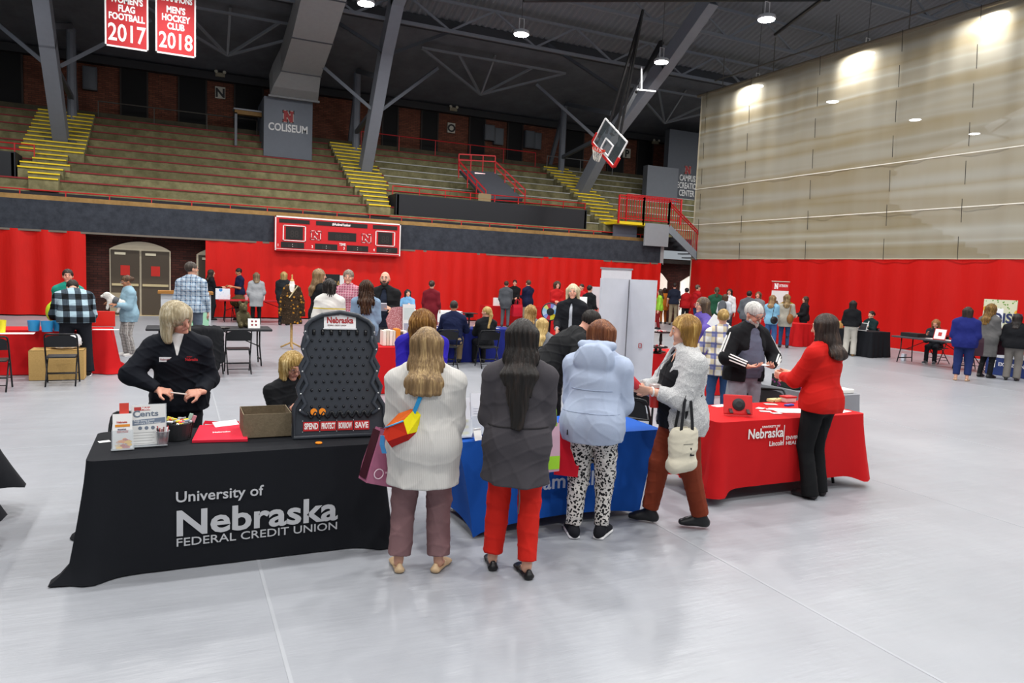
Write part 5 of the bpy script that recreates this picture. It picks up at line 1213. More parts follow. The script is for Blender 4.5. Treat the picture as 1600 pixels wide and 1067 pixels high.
def sign_holder():
    a = on(203, 700); b = on(245, 697); t = empty('sign_holder', ((a.x+b.x)/2, a.y, TZ), 0, 'clear upright holder with a sheet reading Make Cents', 'sign')
    M = frame((a.x+.005, a.y+.02, TZ), (1, .06, 0), (0, .18, 1)); w, h = .215, .28
    MB().box((0, 0, -.004), (w, h, .004), M).build('clear_frame', clear('dfe6ea', .3), t); MB().box((0, 0, -.03), (w, .006, .06), M).build('foot', clear('e6ecf0', .45), t)
    s = MB().box((.006, .012, .004), (w-.006, h-.004, .0055), M).build('sheet', plain('dcdcda', .6), t)
    def T(txt, x, y, sz, m, bold=0., fit=None): text(txt, m, s, M @ Matrix.Translation((x, y, .0065)), sz, bold, 1., fit=fit)
    rd, gy = plain('b23a36', .6), plain('6b7685', .6)
    MB().box((.02, .238, .0055), (.115, .262, .006), M).build('red_tab', rd, s); T('Make', .062, .243, .026, plain('f4e8e6', .6), .001); T('C', .012, .196, .062, gy, .002); T('ents', .055, .200, .052, gy, .001, .11)
    MB().add([M @ Vector(p) for p in ((.006, .140, .006), (.206, .152, .006), (.206, .188, .006), (.006, .176, .006))], [(0, 1, 2, 3)]).build('grey_band', plain('6d7a8c', .6), s)
    T('Keep seeing green!', .02, .166, .020, plain('eef0f2', .6), 0, .12); T('with care makes sense!', .02, .150, .018, plain('eef0f2', .6), 0, .16)
    for i in range(3): MB().lathe([(.012, 0), (.011, .002)], 14, M @ Matrix.Translation((.055+.038*i, .122, .0055))).build('coin_picture', gy, s)
    for i in range(5): MB().box((.012, .09-.018*i, .0055), (.14-.012*(i % 2), .094-.018*i, .006), M).build('text_line', plain('a9a9a9', .6), s)
sign_holder()
def brochure_holder():
    a = on(173, 705); t = empty('brochure_holder', (a.x+.07, a.y, TZ), 0, 'clear upright holder of white brochures with orange leaves', 'brochure holder')
    M = frame((a.x+.005, a.y+.01, TZ), (1, .06, 0), (0, .22, 1)); w, h = .125, .235
    MB().box((0, 0, .012), (w, .13, .018), M).build('front_pocket', clear('e3eaee', .3), t); MB().box((-.004, 0, -.02), (w+.004, .012, .03), M).build('foot', clear('e6ecf0', .4), t)
    s = MB().box((.006, .01, -.008), (w-.006, h, .010), M).build('brochure', plain('e9e8e6', .6), t)
    def T(txt, x, y, sz, m, fit=None): text(txt, m, s, M @ Matrix.Translation((x, y, .0115)), sz, .0006, 1., fit=fit)
    T('Nebraska', .03, .175, .018, plain('b8443c', .6), .06); T('FINANCIAL', .035, .128, .014, plain('5a4a6a', .6), .05); T('SERVICES', .03, .112, .018, plain('b23a36', .6), .065)
    rnd = random.Random(3)
    for i in range(16):
        cx, cy = .02+.085*rnd.random(), .012+.075*rnd.random()*(1-i/30); r = .010+.008*rnd.random(); an = rnd.random()*6
        MB().prism([(cx+r*math.cos(an+2*PI*k/6)*(1 if k % 3 else 1.5), cy+r*.7*math.sin(an+2*PI*k/6)) for k in range(6)], .0012, M @ Matrix.Translation((0, 0, .0105+.0001*i))).build('leaf_picture', plain(('e08a22', 'c8442a', 'e3b52a', 'a83a26')[i % 4], .6), s)
    MB().box((.02, .150, .0105), (.105, .166, .012), M).build('orange_band', plain('d98a2a', .6), s)
    o = MB().box((.045, h-.01, -.012), (.10, h+.07, -.009), M).build('red_card', plain('c23a2c', .6)); tag(o, 'red card sticking up behind the brochure holder', 'card')
brochure_holder()
def candy_basket():
    p = on(270, 692); t = empty('basket', (p.x+.02, p.y+.10, TZ), 0, 'black mesh basket full of wrapped sweets', 'basket'); c = Vector((p.x+.03, p.y+.11, TZ)); bl = plain('1a1b1d', .4)
    mb = MB()
    for j in range(8):
        z = .008+.016*j; e = .07+.02*j/8; mb.tube([c+Vector((e*1.15*math.cos(a)*(1 if abs(math.cos(a)) < .9 else .97), e*math.sin(a), z)) for a in [2*PI*k/20 for k in range(20)]], .004, 5, closed=True)
    for k in range(20): a = 2*PI*k/20; mb.tube([c+Vector((.07*1.15*math.cos(a), .07*math.sin(a), .004)), c+Vector((.09*1.15*math.cos(a), .09*math.sin(a), .125))], .003, 5)
    mb.build('wire_body', bl, t); MB().lathe([(.078, .003), (.098, .12), (.094, .12), (.074, .006)], 20, Matrix.Translation(c)).build('liner', plain('2a2b2e', .6), t)
    rnd = random.Random(5); cols = ('d8d8dc', '8d9096', 'c9c9d2', 'cf3a3a', 'e0c832', '9aa7b8')
    for i in range(26):
        a, r = rnd.random()*6.3, .078*math.sqrt(rnd.random()); q = c+Vector((r*math.cos(a), r*math.sin(a), .118+.018*rnd.random()))
        o = MB().box((-.02, -.009, -.006), (.02, .009, .006), Matrix.Translation(q) @ Matrix.Rotation(rnd.random()*6, 4, 'Z') @ Matrix.Rotation(rnd.random()-.5, 4, 'X'), bev=.004).build('wrapped_sweet', plain(cols[i % 6], .3)); tag(o, 'small wrapped sweet heaped in the black mesh basket', 'sweet', 'wrapped sweets in the basket')
    for i, (dx, dy, h_, cl, lb) in enumerate(((.07, .03, .06, 'a9c7b8', 'pale green wrapped stick standing in the basket'), (.095, .0, .05, 'c98a92', 'pink wrapped stick leaning out of the basket'), (-.04, .05, .035, 'e6d24a', 'yellow sweet packet on top of the basket'))):
        o = MB().box((-.035 if i == 2 else -.012, -.006, 0), (.06 if i == 2 else .012, .006, .03 if i == 2 else h_), Matrix.Translation(c+Vector((dx, dy, .115))) @ Matrix.Rotation(.35, 4, 'Y'), bev=.003).build('wrapped_stick', plain(cl, .4)); tag(o, lb, 'sweet')
candy_basket()
def pen_cup():
    p = on(254, 698); M = Matrix.Translation((p.x, p.y+.03, TZ)); t = empty('cup', (p.x, p.y+.03, TZ), 0, 'clear plastic cup full of pens in front of the basket', 'cup')
    MB().lathe([(.030, 0), (.042, .10), (.044, .10), (.044, .104), (.039, .104), (.028, .004)], 20, M).build('cup_wall', clear('cfd3d8', .45), t, True); MB().lathe([(.027, .01), (.031, .055)], 16, M).build('red_insert', plain('b5423c', .5), t, True)
    rnd = random.Random(2)
    for i in range(14):
        a = rnd.random()*6.3; b = Vector((.018*math.cos(a), .018*math.sin(a), .01)); e = Vector((.034*math.cos(a+.4), .034*math.sin(a+.4), .115+.02*rnd.random()))
        o = MB().tube([M @ b, M @ e], .0042, 6).build('pen', plain(('8d1f24', '1d1d20', 'd0d0d4', '5a1a1e')[i % 4], .35), None, True); tag(o, 'pen standing in the clear plastic cup', 'pen', 'pens in the clear cup')
pen_cup()
def folded_tote():
    c = [on(x, y) for x, y in ((300, 692), (387, 690), (383, 664), (312, 668))]; t = empty('tote_bag', (sum(v.x for v in c)/4, sum(v.y for v in c)/4, TZ), 0, 'flat folded red tote bag lying on the black tablecloth', 'bag')
    m = cloth('d8283e', 150, .06); z = TZ
    MB().add([(v.x, v.y, z+dz) for dz in (.001, .018) for v in c], [(3, 2, 1, 0), (4, 5, 6, 7), (0, 1, 5, 4), (1, 2, 6, 5), (2, 3, 7, 6), (3, 0, 4, 7)]).build('bag_body', m, t)
    MB().strip([c[3].lerp(c[2], .08)+Vector((0, 0, .016)), c[3].lerp(c[2], .12)+Vector((0, .04, .03)), c[3].lerp(c[2], .4)+Vector((0, .03, .02)), c[3].lerp(c[2], .8)+Vector((0, .03, .02)), c[3].lerp(c[2], .86)+Vector((0, 0, .018))], .025, .003, (0, .3, 1)).build('handle', m, t)
    mid = (c[0]+c[1]+c[2]+c[3])/4; text('Nebraska', plain('f5e4e4', .6), t, frame((mid.x+.0, mid.y-.035, z+.019), (1, .02, 0), (0, 1, 0)), .045, .002, 1., 'CENTER', fit=.12)
folded_tote()
p = on(163, 690); sheet('small white card at the left end of the black table', p.x, p.y, TZ, .07, .05, .3, cat='card', name='card')
p = on(368, 657); o = MB().box((-.09, -.004, 0), (.09, .004, .10), Matrix.Translation((.36, 5.70, TZ)) @ Matrix.Rotation(.35, 4, 'Z') @ Matrix.Rotation(-1.15, 4, 'X')).build('paper_sheet', PAPER); tag(o, 'white sheet leaning behind the fibreboard box', 'paper')

# ------------------------------------------------------------------ things on the blue table
BZ = .745
def clear_holder(x, y, w, h, rz, label, z=BZ, yel=True):
    M = Matrix.Translation((x, y, z)) @ Matrix.Rotation(rz, 4, 'Z') @ frame((0, 0, 0), (1, 0, 0), (0, .22, 1)); t = empty('leaflet_holder', (x, y, z), 0, label, 'leaflet holder')
    MB().box((0, 0, .02), (w, h*.45, .025), M).build('front_pocket', clear('e9eef2', .35), t); MB().box((-.005, 0, -.04), (w+.005, .01, .05), M).build('foot', clear('e9eef2', .5), t)
    s = MB().box((.005, .01, -.01), (w-.005, h, .015), M).build('leaflet', plain('dfe0e6', .6), t)
    if yel:
        for i in range(3): MB().box((w*.52, h*.38-.045*i, .0155), (w*.85, h*.44-.045*i, .0165), M).build('yellow_patch', plain('d9d02c', .6), s)
    for i in range(4): MB().box((w*.15, h*.62-.02*i, .0155), (w*.7, h*.63-.02*i, .016), M).build('text_line', plain('a2a4b4', .6), s)
a = on(706, 686, BZ); clear_holder(a.x, a.y+.02, .17, .30, .06, 'clear leaflet holder with yellow-marked sheets on the blue table')
clear_holder(a.x+.19, a.y+.10, .16, .32, -.1, 'taller grey-backed leaflet holder on the blue table', yel=False)
for i, (x, y, lb) in enumerate(((736, 672, 'white tent card tilted by the leaflet holders'), (743, 680, 'second white tent card beside the coat woman'), (748, 688, 'front white tent card at the table edge'))):
    p = on(x, y, BZ); mb = MB(); M = Matrix.Translation((p.x, p.y, BZ)) @ Matrix.Rotation(-.5+.4*i, 4, 'Z')
    mb.box((-.035, -.002, 0), (.035, .002, .075), M @ Matrix.Rotation(-.35, 4, 'X')); o = mb.box((-.035, .048, 0), (.035, .052, .075), M @ Matrix.Rotation(.35, 4, 'X') @ Matrix.Translation((0, 0, 0))).build('tent_card', PAPER); tag(o, lb, 'card')
sheet('white papers on the blue table behind the grey coat', 2.55, 5.25, BZ, .3, .21, .2)
sheet('white flyer at the back of the blue table by the puffer jacket', 3.30, 5.45, BZ, .21, .28, -.3)
o = MB().box((0, 0, 0), (.16, .10, .015), Matrix.Translation((2.34, 5.42, BZ))).build('notepad', plain('9a3b2c', .6)); tag(o, 'reddish brown notepad at the back of the blue table', 'notepad')
def small_cup(x, y, z, h, r, m, label, name='cup'):
    o = MB().lathe([(r*.75, 0), (r, h), (r*.93, h), (r*.7, .004)], 18, Matrix.Translation((x, y, z))).build(name, m, None, auto=45); return tag(o, label, 'cup')
small_cup(2.42, 5.48, BZ, .13, .045, plain('6b2730', .4), 'dark red tumbler behind the leaflet holders')
cardboard_box('open shallow brown carton behind the leaflet holders', 1.95, 2.28, 5.28, 5.58, BZ, .16, concrete('7a5a3a', '8d6a46', 40), None, name='carton')
# ------------------------------------------------------------------ things on the red table
RZ = .752
def tablet():
    p = on(1160, 650, RZ); t = empty('tablet_stand', (p.x, p.y, RZ), 0, 'tablet in a chunky red case standing on the red table', 'tablet'); M = frame((p.x-.16, p.y+.08, RZ+.012), (1, -.55, 0), (.1, .35, 1))
    MB().box((0, 0, -.012), (.27, .19, .012), M, bev=.011).build('red_case', plain('c41f22', .5), t)
    MB().box((.05, .03, -.022), (.22, .16, -.012), M, bev=.004).build('screen', plain('14161a', .2), t); MB().lathe([(.06, .012), (.058, .022), (.03, .03)], 20, M @ Matrix.Translation((.14, .095, 0))).build('hand_strap', plain('1b1b1e', .5), t)
    MB().bar(M @ Vector((.06, .05, .015)), M @ Vector((.06, -.0, .07)), .03, .008).build('kickstand', plain('2a1012', .5), t); MB().bar(M @ Vector((.22, .05, .015)), M @ Vector((.22, -.0, .07)), .03, .008).build('kickstand', plain('2a1012', .5), t)
tablet()
rnd = random.Random(8)
for i, (x, y, w, d, rz, lb) in enumerate(((1125, 634, .18, .09, .2, 'white cards at the left end of the red table'), (1148, 633, .12, .08, -.3, 'white card just left of the red tablet'), (1188, 638, .10, .07, .5, 'pale printed card right of the red tablet'), (1196, 643, .11, .065, -.5, 'white card nearest the table edge on the red cloth'), (1205, 640, .10, .06, -.6, 'white card in the middle of the spread cards'), (1213, 646, .10, .06, -.2, 'white card at the right of the spread cards'), (1204, 632, .13, .08, -.4, 'grey leaflet behind the spread cards'))):
    p = on(x, y, RZ); sheet(lb, p.x, p.y, RZ+.0005*i, w, d, rz, plain(('f0f0ee', 'ececea', 'dfe3e0', 'f3f3f3', 'f0eff0', 'efefef', 'c9c2bd')[i], .6), 'card', 'card')
p = on(1238, 643, RZ); sheet('large white paper beside the red-jacketed woman on the red table', p.x+.02, p.y+.04, RZ, .36, .24, -.35)
p = on(1310, 642, RZ); sheet('white paper at the right end of the red table', p.x, p.y, RZ, .22, .16, .2)
p = on(1212, 627, RZ); o = MB().box((-.10, -.04, 0), (.10, .04, .03), Matrix.Translation((p.x, p.y, RZ)) @ Matrix.Rotation(.1, 4, 'Z'), bev=.005).build('snack_packet', floral('d8c48a', '3a3020', 'e8ddb8', 30.)); tag(o, 'tan snack packet at the back of the red table', 'packet')
p = on(1231, 628, RZ); t = tag(MB().box((-.07, -.05, 0), (.07, .05, .055), Matrix.Translation((p.x, p.y, RZ)), bev=.012).build('food_tub', plain('d8c6be', .4)), 'small tub with a red lid at the back of the red table', 'tub'); MB().box((p.x-.075, p.y-.055, RZ+.05), (p.x+.075, p.y+.055, RZ+.068), bev=.006).build('lid', plain('c02024', .4), t)
p = on(1233, 634, RZ); o = MB().box((-.06, -.02, 0), (.06, .02, .018), Matrix.Translation((p.x, p.y, RZ)) @ Matrix.Rotation(.15, 4, 'Z'), bev=.004).build('marker_box', plain('3b56b8', .4)); tag(o, 'blue packet in front of the red-lidded tub', 'packet')
# grey table
def bottle_tower():
    p = at(1200, 596, .74); t = empty('thermos', (6.86, 7.1, .742), 0, 'tall grey ribbed canister on the grey table', 'canister'); M = Matrix.Translation((6.86, 7.1, .742))
    MB().lathe([(.085, 0), (.085, .36), (.075, .38)], 24, M).build('body', plain('54575c', .4), t, auto=40)
    for z in (.06, .12, .18, .24, .30): MB().lathe([(.0855, z), (.090, z+.008), (.090, z+.03), (.0855, z+.038)], 24, M).build('ring', plain('3b3d42', .4), t)
    MB().lathe([(.07, .38), (.07, .40), (.05, .41)], 24, M).build('cap', plain('6b6e74', .4), t, auto=40)
bottle_tower()
cardboard_box('dark printed carton of leaflets on the grey table', 6.78, 7.05, 6.35, 6.75, .742, .15, floral('2b302e', '8c3a78', '4b5a3a', 25.), None, name='carton')
o = MB().box((6.80, 6.15, .742), (6.86, 6.3, .92), bev=.004).build('leaflet_pack', plain('b8348c', .5)); tag(o, 'magenta leaflet pack at the end of the grey table', 'leaflets')
o = MB().box((7.15, 6.02, .742), (7.38, 6.22, .79), bev=.01).build('book', plain('e6e4de', .6)); tag(o, 'white book at the right corner of the grey table', 'book')
# ------------------------------------------------------------------ left table
for px, py, lb in ((53, 517, 'blue bucket on the red table, left one of three'), (74, 518, 'blue bucket on the red table, middle one of three'), (92, 517, 'blue bucket on the red table beside the bent man')):
    p = at(px, py, .745); t = tag(MB().lathe([(.075, 0), (.092, .17), (.086, .17), (.07, .006)], 20, Matrix.Translation((p.x, p.y, .745))).build('bucket', plain('2f8fc8', .4), None, auto=45), lb, 'bucket', 'blue buckets')
p = at(2, 520, .745); small_cup(p.x, p.y, .745, .2, .07, plain('e2d22a', .4), 'yellow tub on the red table at the left edge', 'tub')
p = at(24, 521, .745); sheet('white papers on the red table left of the buckets', p.x, p.y, .746, .5, .25, .05)
def stuffed(label, x, y, z, w, d, h, m, rz=0.):
    t = empty('tote_bag', (x, y, z), rz, label, 'bag'); MB().box((-w/2, -d/2, 0), (w/2, d/2, h), bev=.02).build('bag_body', m, t, world=False)
    for e in (-1, 1): MB().strip([(-w*.25, e*d/2, h*.95), (-w*.22, e*d*.4, h+.1), (0, e*d*.35, h+.14), (w*.22, e*d*.4, h+.1), (w*.25, e*d/2, h*.95)], .025, .004, (1, 0, 0)).build('handle', m, t, world=False)
    return t
p = at(158, 510, .745); o = MB().box((p.x-.22, p.y, .745), (p.x+.22, p.y+.06, 1.02), Matrix.Identity(4), bev=.01).build('red_folder', plain('cc2418', .6)); tag(o, 'red upright folder at the right end of the left red table', 'folder')
p = at(165, 515, .745); sheet('white leaflets at the right end of the left red table', p.x, p.y, .746, .4, .14, .0)
cb = cardboard_box('cardboard box on the floor behind the folding chair at left', -2.10, -1.35, 13.35, 13.8, 0, .48, concrete('b8955a', 'c4a066', 40), None, open_=False)
pb = blob('plastic_bag', [Ell((0, 0, .08), (.22, .16, .08), k=.05), Ell((.12, .03, .15), (.10, .1, .08), k=.05), Ell((-.12, 0, .1), (.1, .1, .07), k=.05)], .016, plain('dcdadb', .3), noise=(.02, 30., 2), clips=[Plane((0, 0, .004), (0, 0, -1))]); pb.location = (-1.62, 13.55, .482); tag(pb, 'crumpled white plastic bag on top of the cardboard box', 'bag')
# kiosk
k = empty('display_kiosk', (-.05, 18.6, 0), 0, 'white display counter with wood top and green picture behind the plaid-shirt man', 'counter')
MB().box((-.32, 18.5, .06), (.75, 18.95, 1.20)).build('body', plain('c3c6ca', .5), k); MB().box((-.38, 18.42, 1.20), (.8, 19.0, 1.26)).build('counter_top', woodm('8a5a22', 'b07c38'), k); MB().box((-.36, 18.42, 0), (.78, 18.98, .06)).build('base', BLK, k)
MB().box((-.02, 18.485, .25), (.7, 18.5, 1.05)).build('green_picture', floral('9fd0b0', '3f9a5a', 'd8c49a', 5.), k)
o = MB().box((-.24, 18.3, .0), (-.12, 18.42, .62), bev=.01).build('water_canister', plain('4d5054', .4)); tag(o, 'grey canister standing in front of the white counter', 'canister')
# bare black table things
def camo():
    p = at(379, 511.5, .74); cm = floral('4d4630', '6f6546', '2b281c', 22.); m = cloth('5a5238')
    pr = [Ell((0, 0, .14), (.10, .085, .14), k=.04), Ell((0, -.03, .30), (.075, .075, .08), k=.03), Ell((-.06, -.02, .38), (.03, .02, .035), k=.02), Ell((.06, -.02, .38), (.03, .02, .035), k=.02), Prim((-.09, -.02, .2), (-.11, -.10, .10), .035, k=.03), Prim((.09, -.02, .2), (.10, -.10, .12), .035, k=.03), Prim((-.06, -.05, .04), (-.09, -.15, .04), .045, k=.03), Prim((.06, -.05, .04), (.09, -.15, .04), .045, k=.03), Ell((0, -.10, .28), (.03, .03, .025), k=.02)]
    o = blob('stuffed_toy', pr, .010, cm, clips=[Plane((0, 0, .0), (0, 0, -1))]); o.location = (p.x, p.y+.02, .742); o.rotation_euler = (0, 0, .3); o.scale = (1.05, 1.05, 1.25); tag(o, 'camouflage stuffed figure on the bare black table', 'toy')
    p = at(397, 513, .74); t = empty('dotted_card', (p.x, p.y, .74), 0, 'white card with four red dots beside the camouflage figure', 'card'); M = frame((p.x-.11, p.y, .742), (1, 0, 0), (0, .25, 1))
    MB().box((0, 0, -.003), (.22, .19, .003), M).build('card_sheet', PAPER, t); MB().box((.02, 0, -.10), (.2, .004, -.0), M).build('card_foot', PAPER, t)
    for i in range(4): MB().lathe([(.02, .003), (.019, .005)], 12, M @ Matrix.Translation((.075+.07*(i % 2), .065+.07*(i//2), 0))).build('red_dot', plain('8e2a2e', .6), t)
    p = at(345, 513, .74); o = MB().lathe([(.14, 0), (.17, .02), (.165, .022), (.135, .006)], 20, Matrix.Translation((p.x, p.y, .741))).build('shallow_dish', plain('2b2320', .4)); tag(o, 'dark shallow dish on the bare black table', 'dish')
    p = at(328, 514, .74); sheet('cream paper beside the dark dish on the bare table', p.x, p.y, .741, .26, .2, .3, plain('d8d2c0', .7))
camo()
# back-left table things
p = atY(348, 466, 25.6); o = MB().box((p.x-.22, 25.5, .752), (p.x+.22, 25.8, 1.10), bev=.01).build('carton', floral('dfe6ee', '4a8fd0', 'c8d8ea', 5.)); tag(o, 'white and blue carton on the red-topped back table', 'carton')
for i, (px, lb, c_) in enumerate(((357, 'white cup beside the carton on the back table', 'eeeeee'), (411, 'white cup right of the grey-cardigan woman', 'f2f2f2'), (385, 'pale pink box on the back table by the grey cardigan', 'e6b8c0'))):
    p = atY(px, 465, 25.6); small_cup(p.x, 25.55, .752, .16, .06, plain(c_, .5), lb)
cbag = blob('backpack', [Ell((0, 0, .2), (.3, .16, .2), k=.05), Ell((.05, -.1, .16), (.2, .1, .13), k=.04), Prim((-.1, 0, .4), (.1, 0, .4), .03, k=.03)], .02, floral('4a3b22', '7a6236', '241d12', 12.), noise=(.012, 14., 3)); cbag.location = (1.95, 26.2, .45); tag(cbag, 'camouflage backpack on the chair behind the back table', 'bag')
# dress form
def dress_form():
    p = at(455, 545); p = Vector((p.x, p.y, 0)); t = empty('dress_form', p, 0, 'dress form wearing a brown dress with gold leaf print', 'dress form'); az = math.atan2(p.y, p.x)-PI/2
    wd = woodm('a8834e', 'c9a468')
    MB().lathe([(.03, .05), (.03, .65)], 12, Matrix.Translation(p)).build('pole', wd, t, auto=40)
    for i in range(3): a = 2*PI*i/3+.5; MB().tube([p+Vector((0, 0, .16)), p+Vector((.26*math.cos(a), .26*math.sin(a), .03))], .02, 8).build('foot', wd, t, True)
    f = [Prim((0, 0, 1.0), (0, 0, 1.25), (.13, .10), (.15, .11), k=.04), Prim((0, 0, 1.25), (0, 0, 1.46), (.15, .11), (.14, .075), k=.04), Prim((0, 0, 1.46), (0, 0, 1.60), .06, .052, k=.03, flat=1)]
    b = blob('torso', f, .014, plain('e6e2da', .7), t); b.rotation_euler = (0, 0, az)
    d = [Prim((0, 0, 1.0), (0, 0, 1.24), (.165, .13), (.17, .125), k=.05), Prim((0, 0, 1.24), (0, 0, 1.44), (.17, .125), (.15, .09), k=.05), Prim((0, 0, 1.02), (0, 0, .52), (.165, .13), (.26, .21), k=.06)]
    for e in (-1, 1): d += [Prim((e*.14, 0, 1.42), (e*.23, .0, 1.12), .06, .055, k=.03), Prim((e*.23, 0, 1.12), (e*.25, -.03, .78), .055, .06, k=.03, flat=1)]
    b = blob('dress', d, .016, floral('33261a', 'b07a2a', '6a5236', 13.), t, noise=(.014, 15., 9), clips=[Plane((0, 0, .60), (0, 0, -1))], subs=[Prim((0, -.2, 1.62), (0, -.05, 1.40), (.09, .14), (.05, .08), k=0)]); b.rotation_euler = (0, 0, az)
    MB().lathe([(.035, 1.60), (.045, 1.62), (.02, 1.65), (.014, 1.70), (.02, 1.73), (.012, 1.76)], 14, Matrix.Translation(p)).build('finial', woodm('b98a4a', 'd9ac6a'), t, auto=50)
    r = Matrix.Rotation(az, 4, 'Z'); o = MB().tube([p+r @ Vector((.13, -.11, 1.50)), p+r @ Vector((-.06, -.16, 1.22))], .013, 6).build('folded_fan', plain('c9b88e', .6), t)
dress_form()
o = blob('tote_bag', [Ell((0, 0, .16), (.2, .12, .17), k=.05), Prim((-.06, 0, .3), (.06, .02, .4), .03, k=.04)], .016, stripes('1a2040', 'b8e03a', 5., .35), noise=(.015, 16., 5), clips=[Plane((0, 0, .0), (0, 0, -1))]); p = at(462, 560); o.location = (1.95, 12.6, 0); tag(o, 'navy and lime bag on the floor left of the game board', 'bag')
# book table
bx = atY(598, 510, 11.4).x
for i, (w_, h_, c_, lb) in enumerate(((.05, .24, 'e8e6da', 'cream book at the left of the upright row'), (.045, .25, 'd8d0bc', 'pale tan book standing in the row'), (.05, .25, 'ece8dc', 'white book left of the orange one'), (.04, .24, 'd9d2c4', 'off-white book touching the orange one'), (.075, .27, 'd8821e', 'orange book standing in the row'), (.035, .22, '5b4a3c', 'dark book right of the orange one'), (.06, .24, 'e6e4e0', 'white book at the right of the row'))):
    px = (600, 605, 608, 612, 615.5, 620, 622)[i]
    o = MB().box((bx, 11.35, .755), (bx+w_, 11.55, .755+h_), bev=.004).build('book', plain(c_, .6)); tag(o, lb+' on the book table', 'book', 'books standing on the red table'); bx += w_+.006
def coffin_board():
    a = atY(606, 470, 11.7); p = Vector((a.x, 11.68, .755)); M = frame((p.x-.02, p.y, .755), (1, 0, 0), (0, .12, 1)); w, h = .42, .62
    o = MB().prism([(.10, 0), (.30, 0), (.40, .38), (.27, .62), (.10, .60), (0, .40)], .02, M).build('sparkly_board', spots('a86a6e', 'e8c9cb', 70., .3)); tag(o, 'pink glittery coffin-shaped board standing behind the books', 'board')
    a = atY(662, 500, 11.6); t = empty('poster_board', (a.x, 11.6, .75), 0, 'white tilted poster board between the pink board and navy blazer', 'poster'); M = frame((a.x-.34, 11.65, .755), (1, .1, .0), (.42, .1, 1))
    MB().box((0, 0, -.006), (.22, .66, .006), M).build('board', plain('dcdcda', .6), t); MB().box((.02, .05, .006), (.2, .34, .008), M).build('photo_block', floral('9aa0b0', '5a5a6a', 'b8a8a8', 9.), t); MB().box((.02, .40, .006), (.2, .60, .008), M).build('text_block', plain('c2cbc9', .6), t)
coffin_board()
# prize wheel
def prize_wheel():
    p = atY(860, 487, 11.9); t = empty('prize_wheel', (p.x, 11.9, 0), 0, 'colourful prize wheel on a stand left of the white-haired woman', 'prize wheel'); c = Vector((p.x, 11.9, p.z)); f = (c-Vector((0, 0, CAMZ))).normalized(); f.z = 0; f.normalize(); M = frame(c, (f.y, -f.x, 0), (0, 0, 1)); n = 12
    for i, h in enumerate(('7fb2e0', 'c9d8e8', '8a8fd8', 'c8304a', 'd8e07a', '9fd0e8', 'bcd8ee', '8a9ae0', 'c8304a', 'e0e23a', 'f0d82a', '6fa8e0')):
        a0, a1 = 2*PI*i/n, 2*PI*(i+1)/n; MB().prism([(0, 0)]+[(.155*math.cos(a0+(a1-a0)*k/4), .155*math.sin(a0+(a1-a0)*k/4)) for k in range(5)], .01, M).build('wheel_wedge', plain(h, .5), t)
    MB().lathe([(.07, 0), (.07, .016), (.015, .02)], 20, M).build('hub', plain('23262b', .5), t); mb = MB(); mb.tube([M @ Vector((.16*math.cos(2*PI*k/32), .16*math.sin(2*PI*k/32), .004)) for k in range(32)], .012, 6, closed=True); mb.build('rim', plain('2b2e38', .4), t, True)
    MB().bar(c-f*-.03-Vector((0, 0, .16)), Vector((c.x, c.y+.03, .76)), .03).build('stand', BLK, t)
prize_wheel()
drape_cloth('tablecloth', 'dark red tablecloth under the prize wheel', 'tablecloth', 6.0, 7.9, 11.65, 12.3, cloth('7c1a20'), z=.76, fold=.03)
# cake stands
def cake_stand(x, y, h, r, label):
    t = empty('cake_stand', (x, y, .752), 0, label, 'cake stand'); M = Matrix.Translation((x, y, .752)); dk_ = plain('26130f', .3)
    MB().lathe([(.10, 0), (.10, .012), (.03, .03), (.022, h*.5), (.03, h*.6), (.02, h-.02)], 20, M).build('pedestal', dk_, t, True); MB().lathe([(.02, h-.02), (r, h), (r, h+.02), (r-.01, h+.012)], 24, M).build('plate', dk_, t, auto=40)
    rnd = random.Random(int(x*10))
    for i in range(9):
        a, q = rnd.random()*6.3, (r-.04)*math.sqrt(rnd.random()); o = MB().box((-.025, -.015, 0), (.025, .015, .02), M @ Matrix.Translation((q*math.cos(a), q*math.sin(a), h+.02)) @ Matrix.Rotation(a, 4, 'Z'), bev=.004).build('wrapped_sweet', plain(('e6e2e0', 'c02a32', 'd8b0b0')[i % 3], .4)); tag(o, 'wrapped sweet on the %s' % label.split(' on ')[0], 'sweet', 'sweets on the %s' % label.split(' on ')[0])
p = atY(1039, 545, 10.2); cake_stand(7.62, 10.2, .34, .17, 'tall dark cake stand on the red cloth behind the cardigan woman'); cake_stand(7.42, 10.05, .10, .20, 'low dark cake stand on the red cloth behind the cardigan woman')
# white table, booths
p = atY(1072/1, 0, 21) if False else None
o = MB().lathe([(.035, 0), (.035, .2), (.014, .25), (.014, .29)], 14, Matrix.Translation((7.9, 21.3, .752))).build('water_bottle', clear('d8e2e8', .5)); tag(o, 'clear water bottle on the white-clothed table', 'bottle')
p = at(757, 496, .74); t = empty('graduation_cap', (6.0, 15.15, .742), 0, 'black graduation cap on a stand on the navy table', 'cap'); MB().lathe([(.05, 0), (.02, .03), (.02, .22), (.10, .24), (.10, .32)], 16, Matrix.Translation((6.0, 15.15, .742))).build('stand_and_crown', BLK, t); MB().box((5.85, 15.0, 1.06), (6.15, 15.3, 1.075), Matrix.Identity(4)).build('board', BLK, t); MB().tube([(6.0, 15.15, 1.08), (5.87, 15.02, 1.075), (5.87, 15.02, .95)], .006, 6).build('tassel', plain('2a2a2e', .6), t)
for x, y, lb in ((5.3, 15.0, 'white paper before the navy-blazer man'), (6.5, 15.0, 'white leaflet at the right of the navy table')): sheet(lb, x, y, .746, .3, .22, .3)
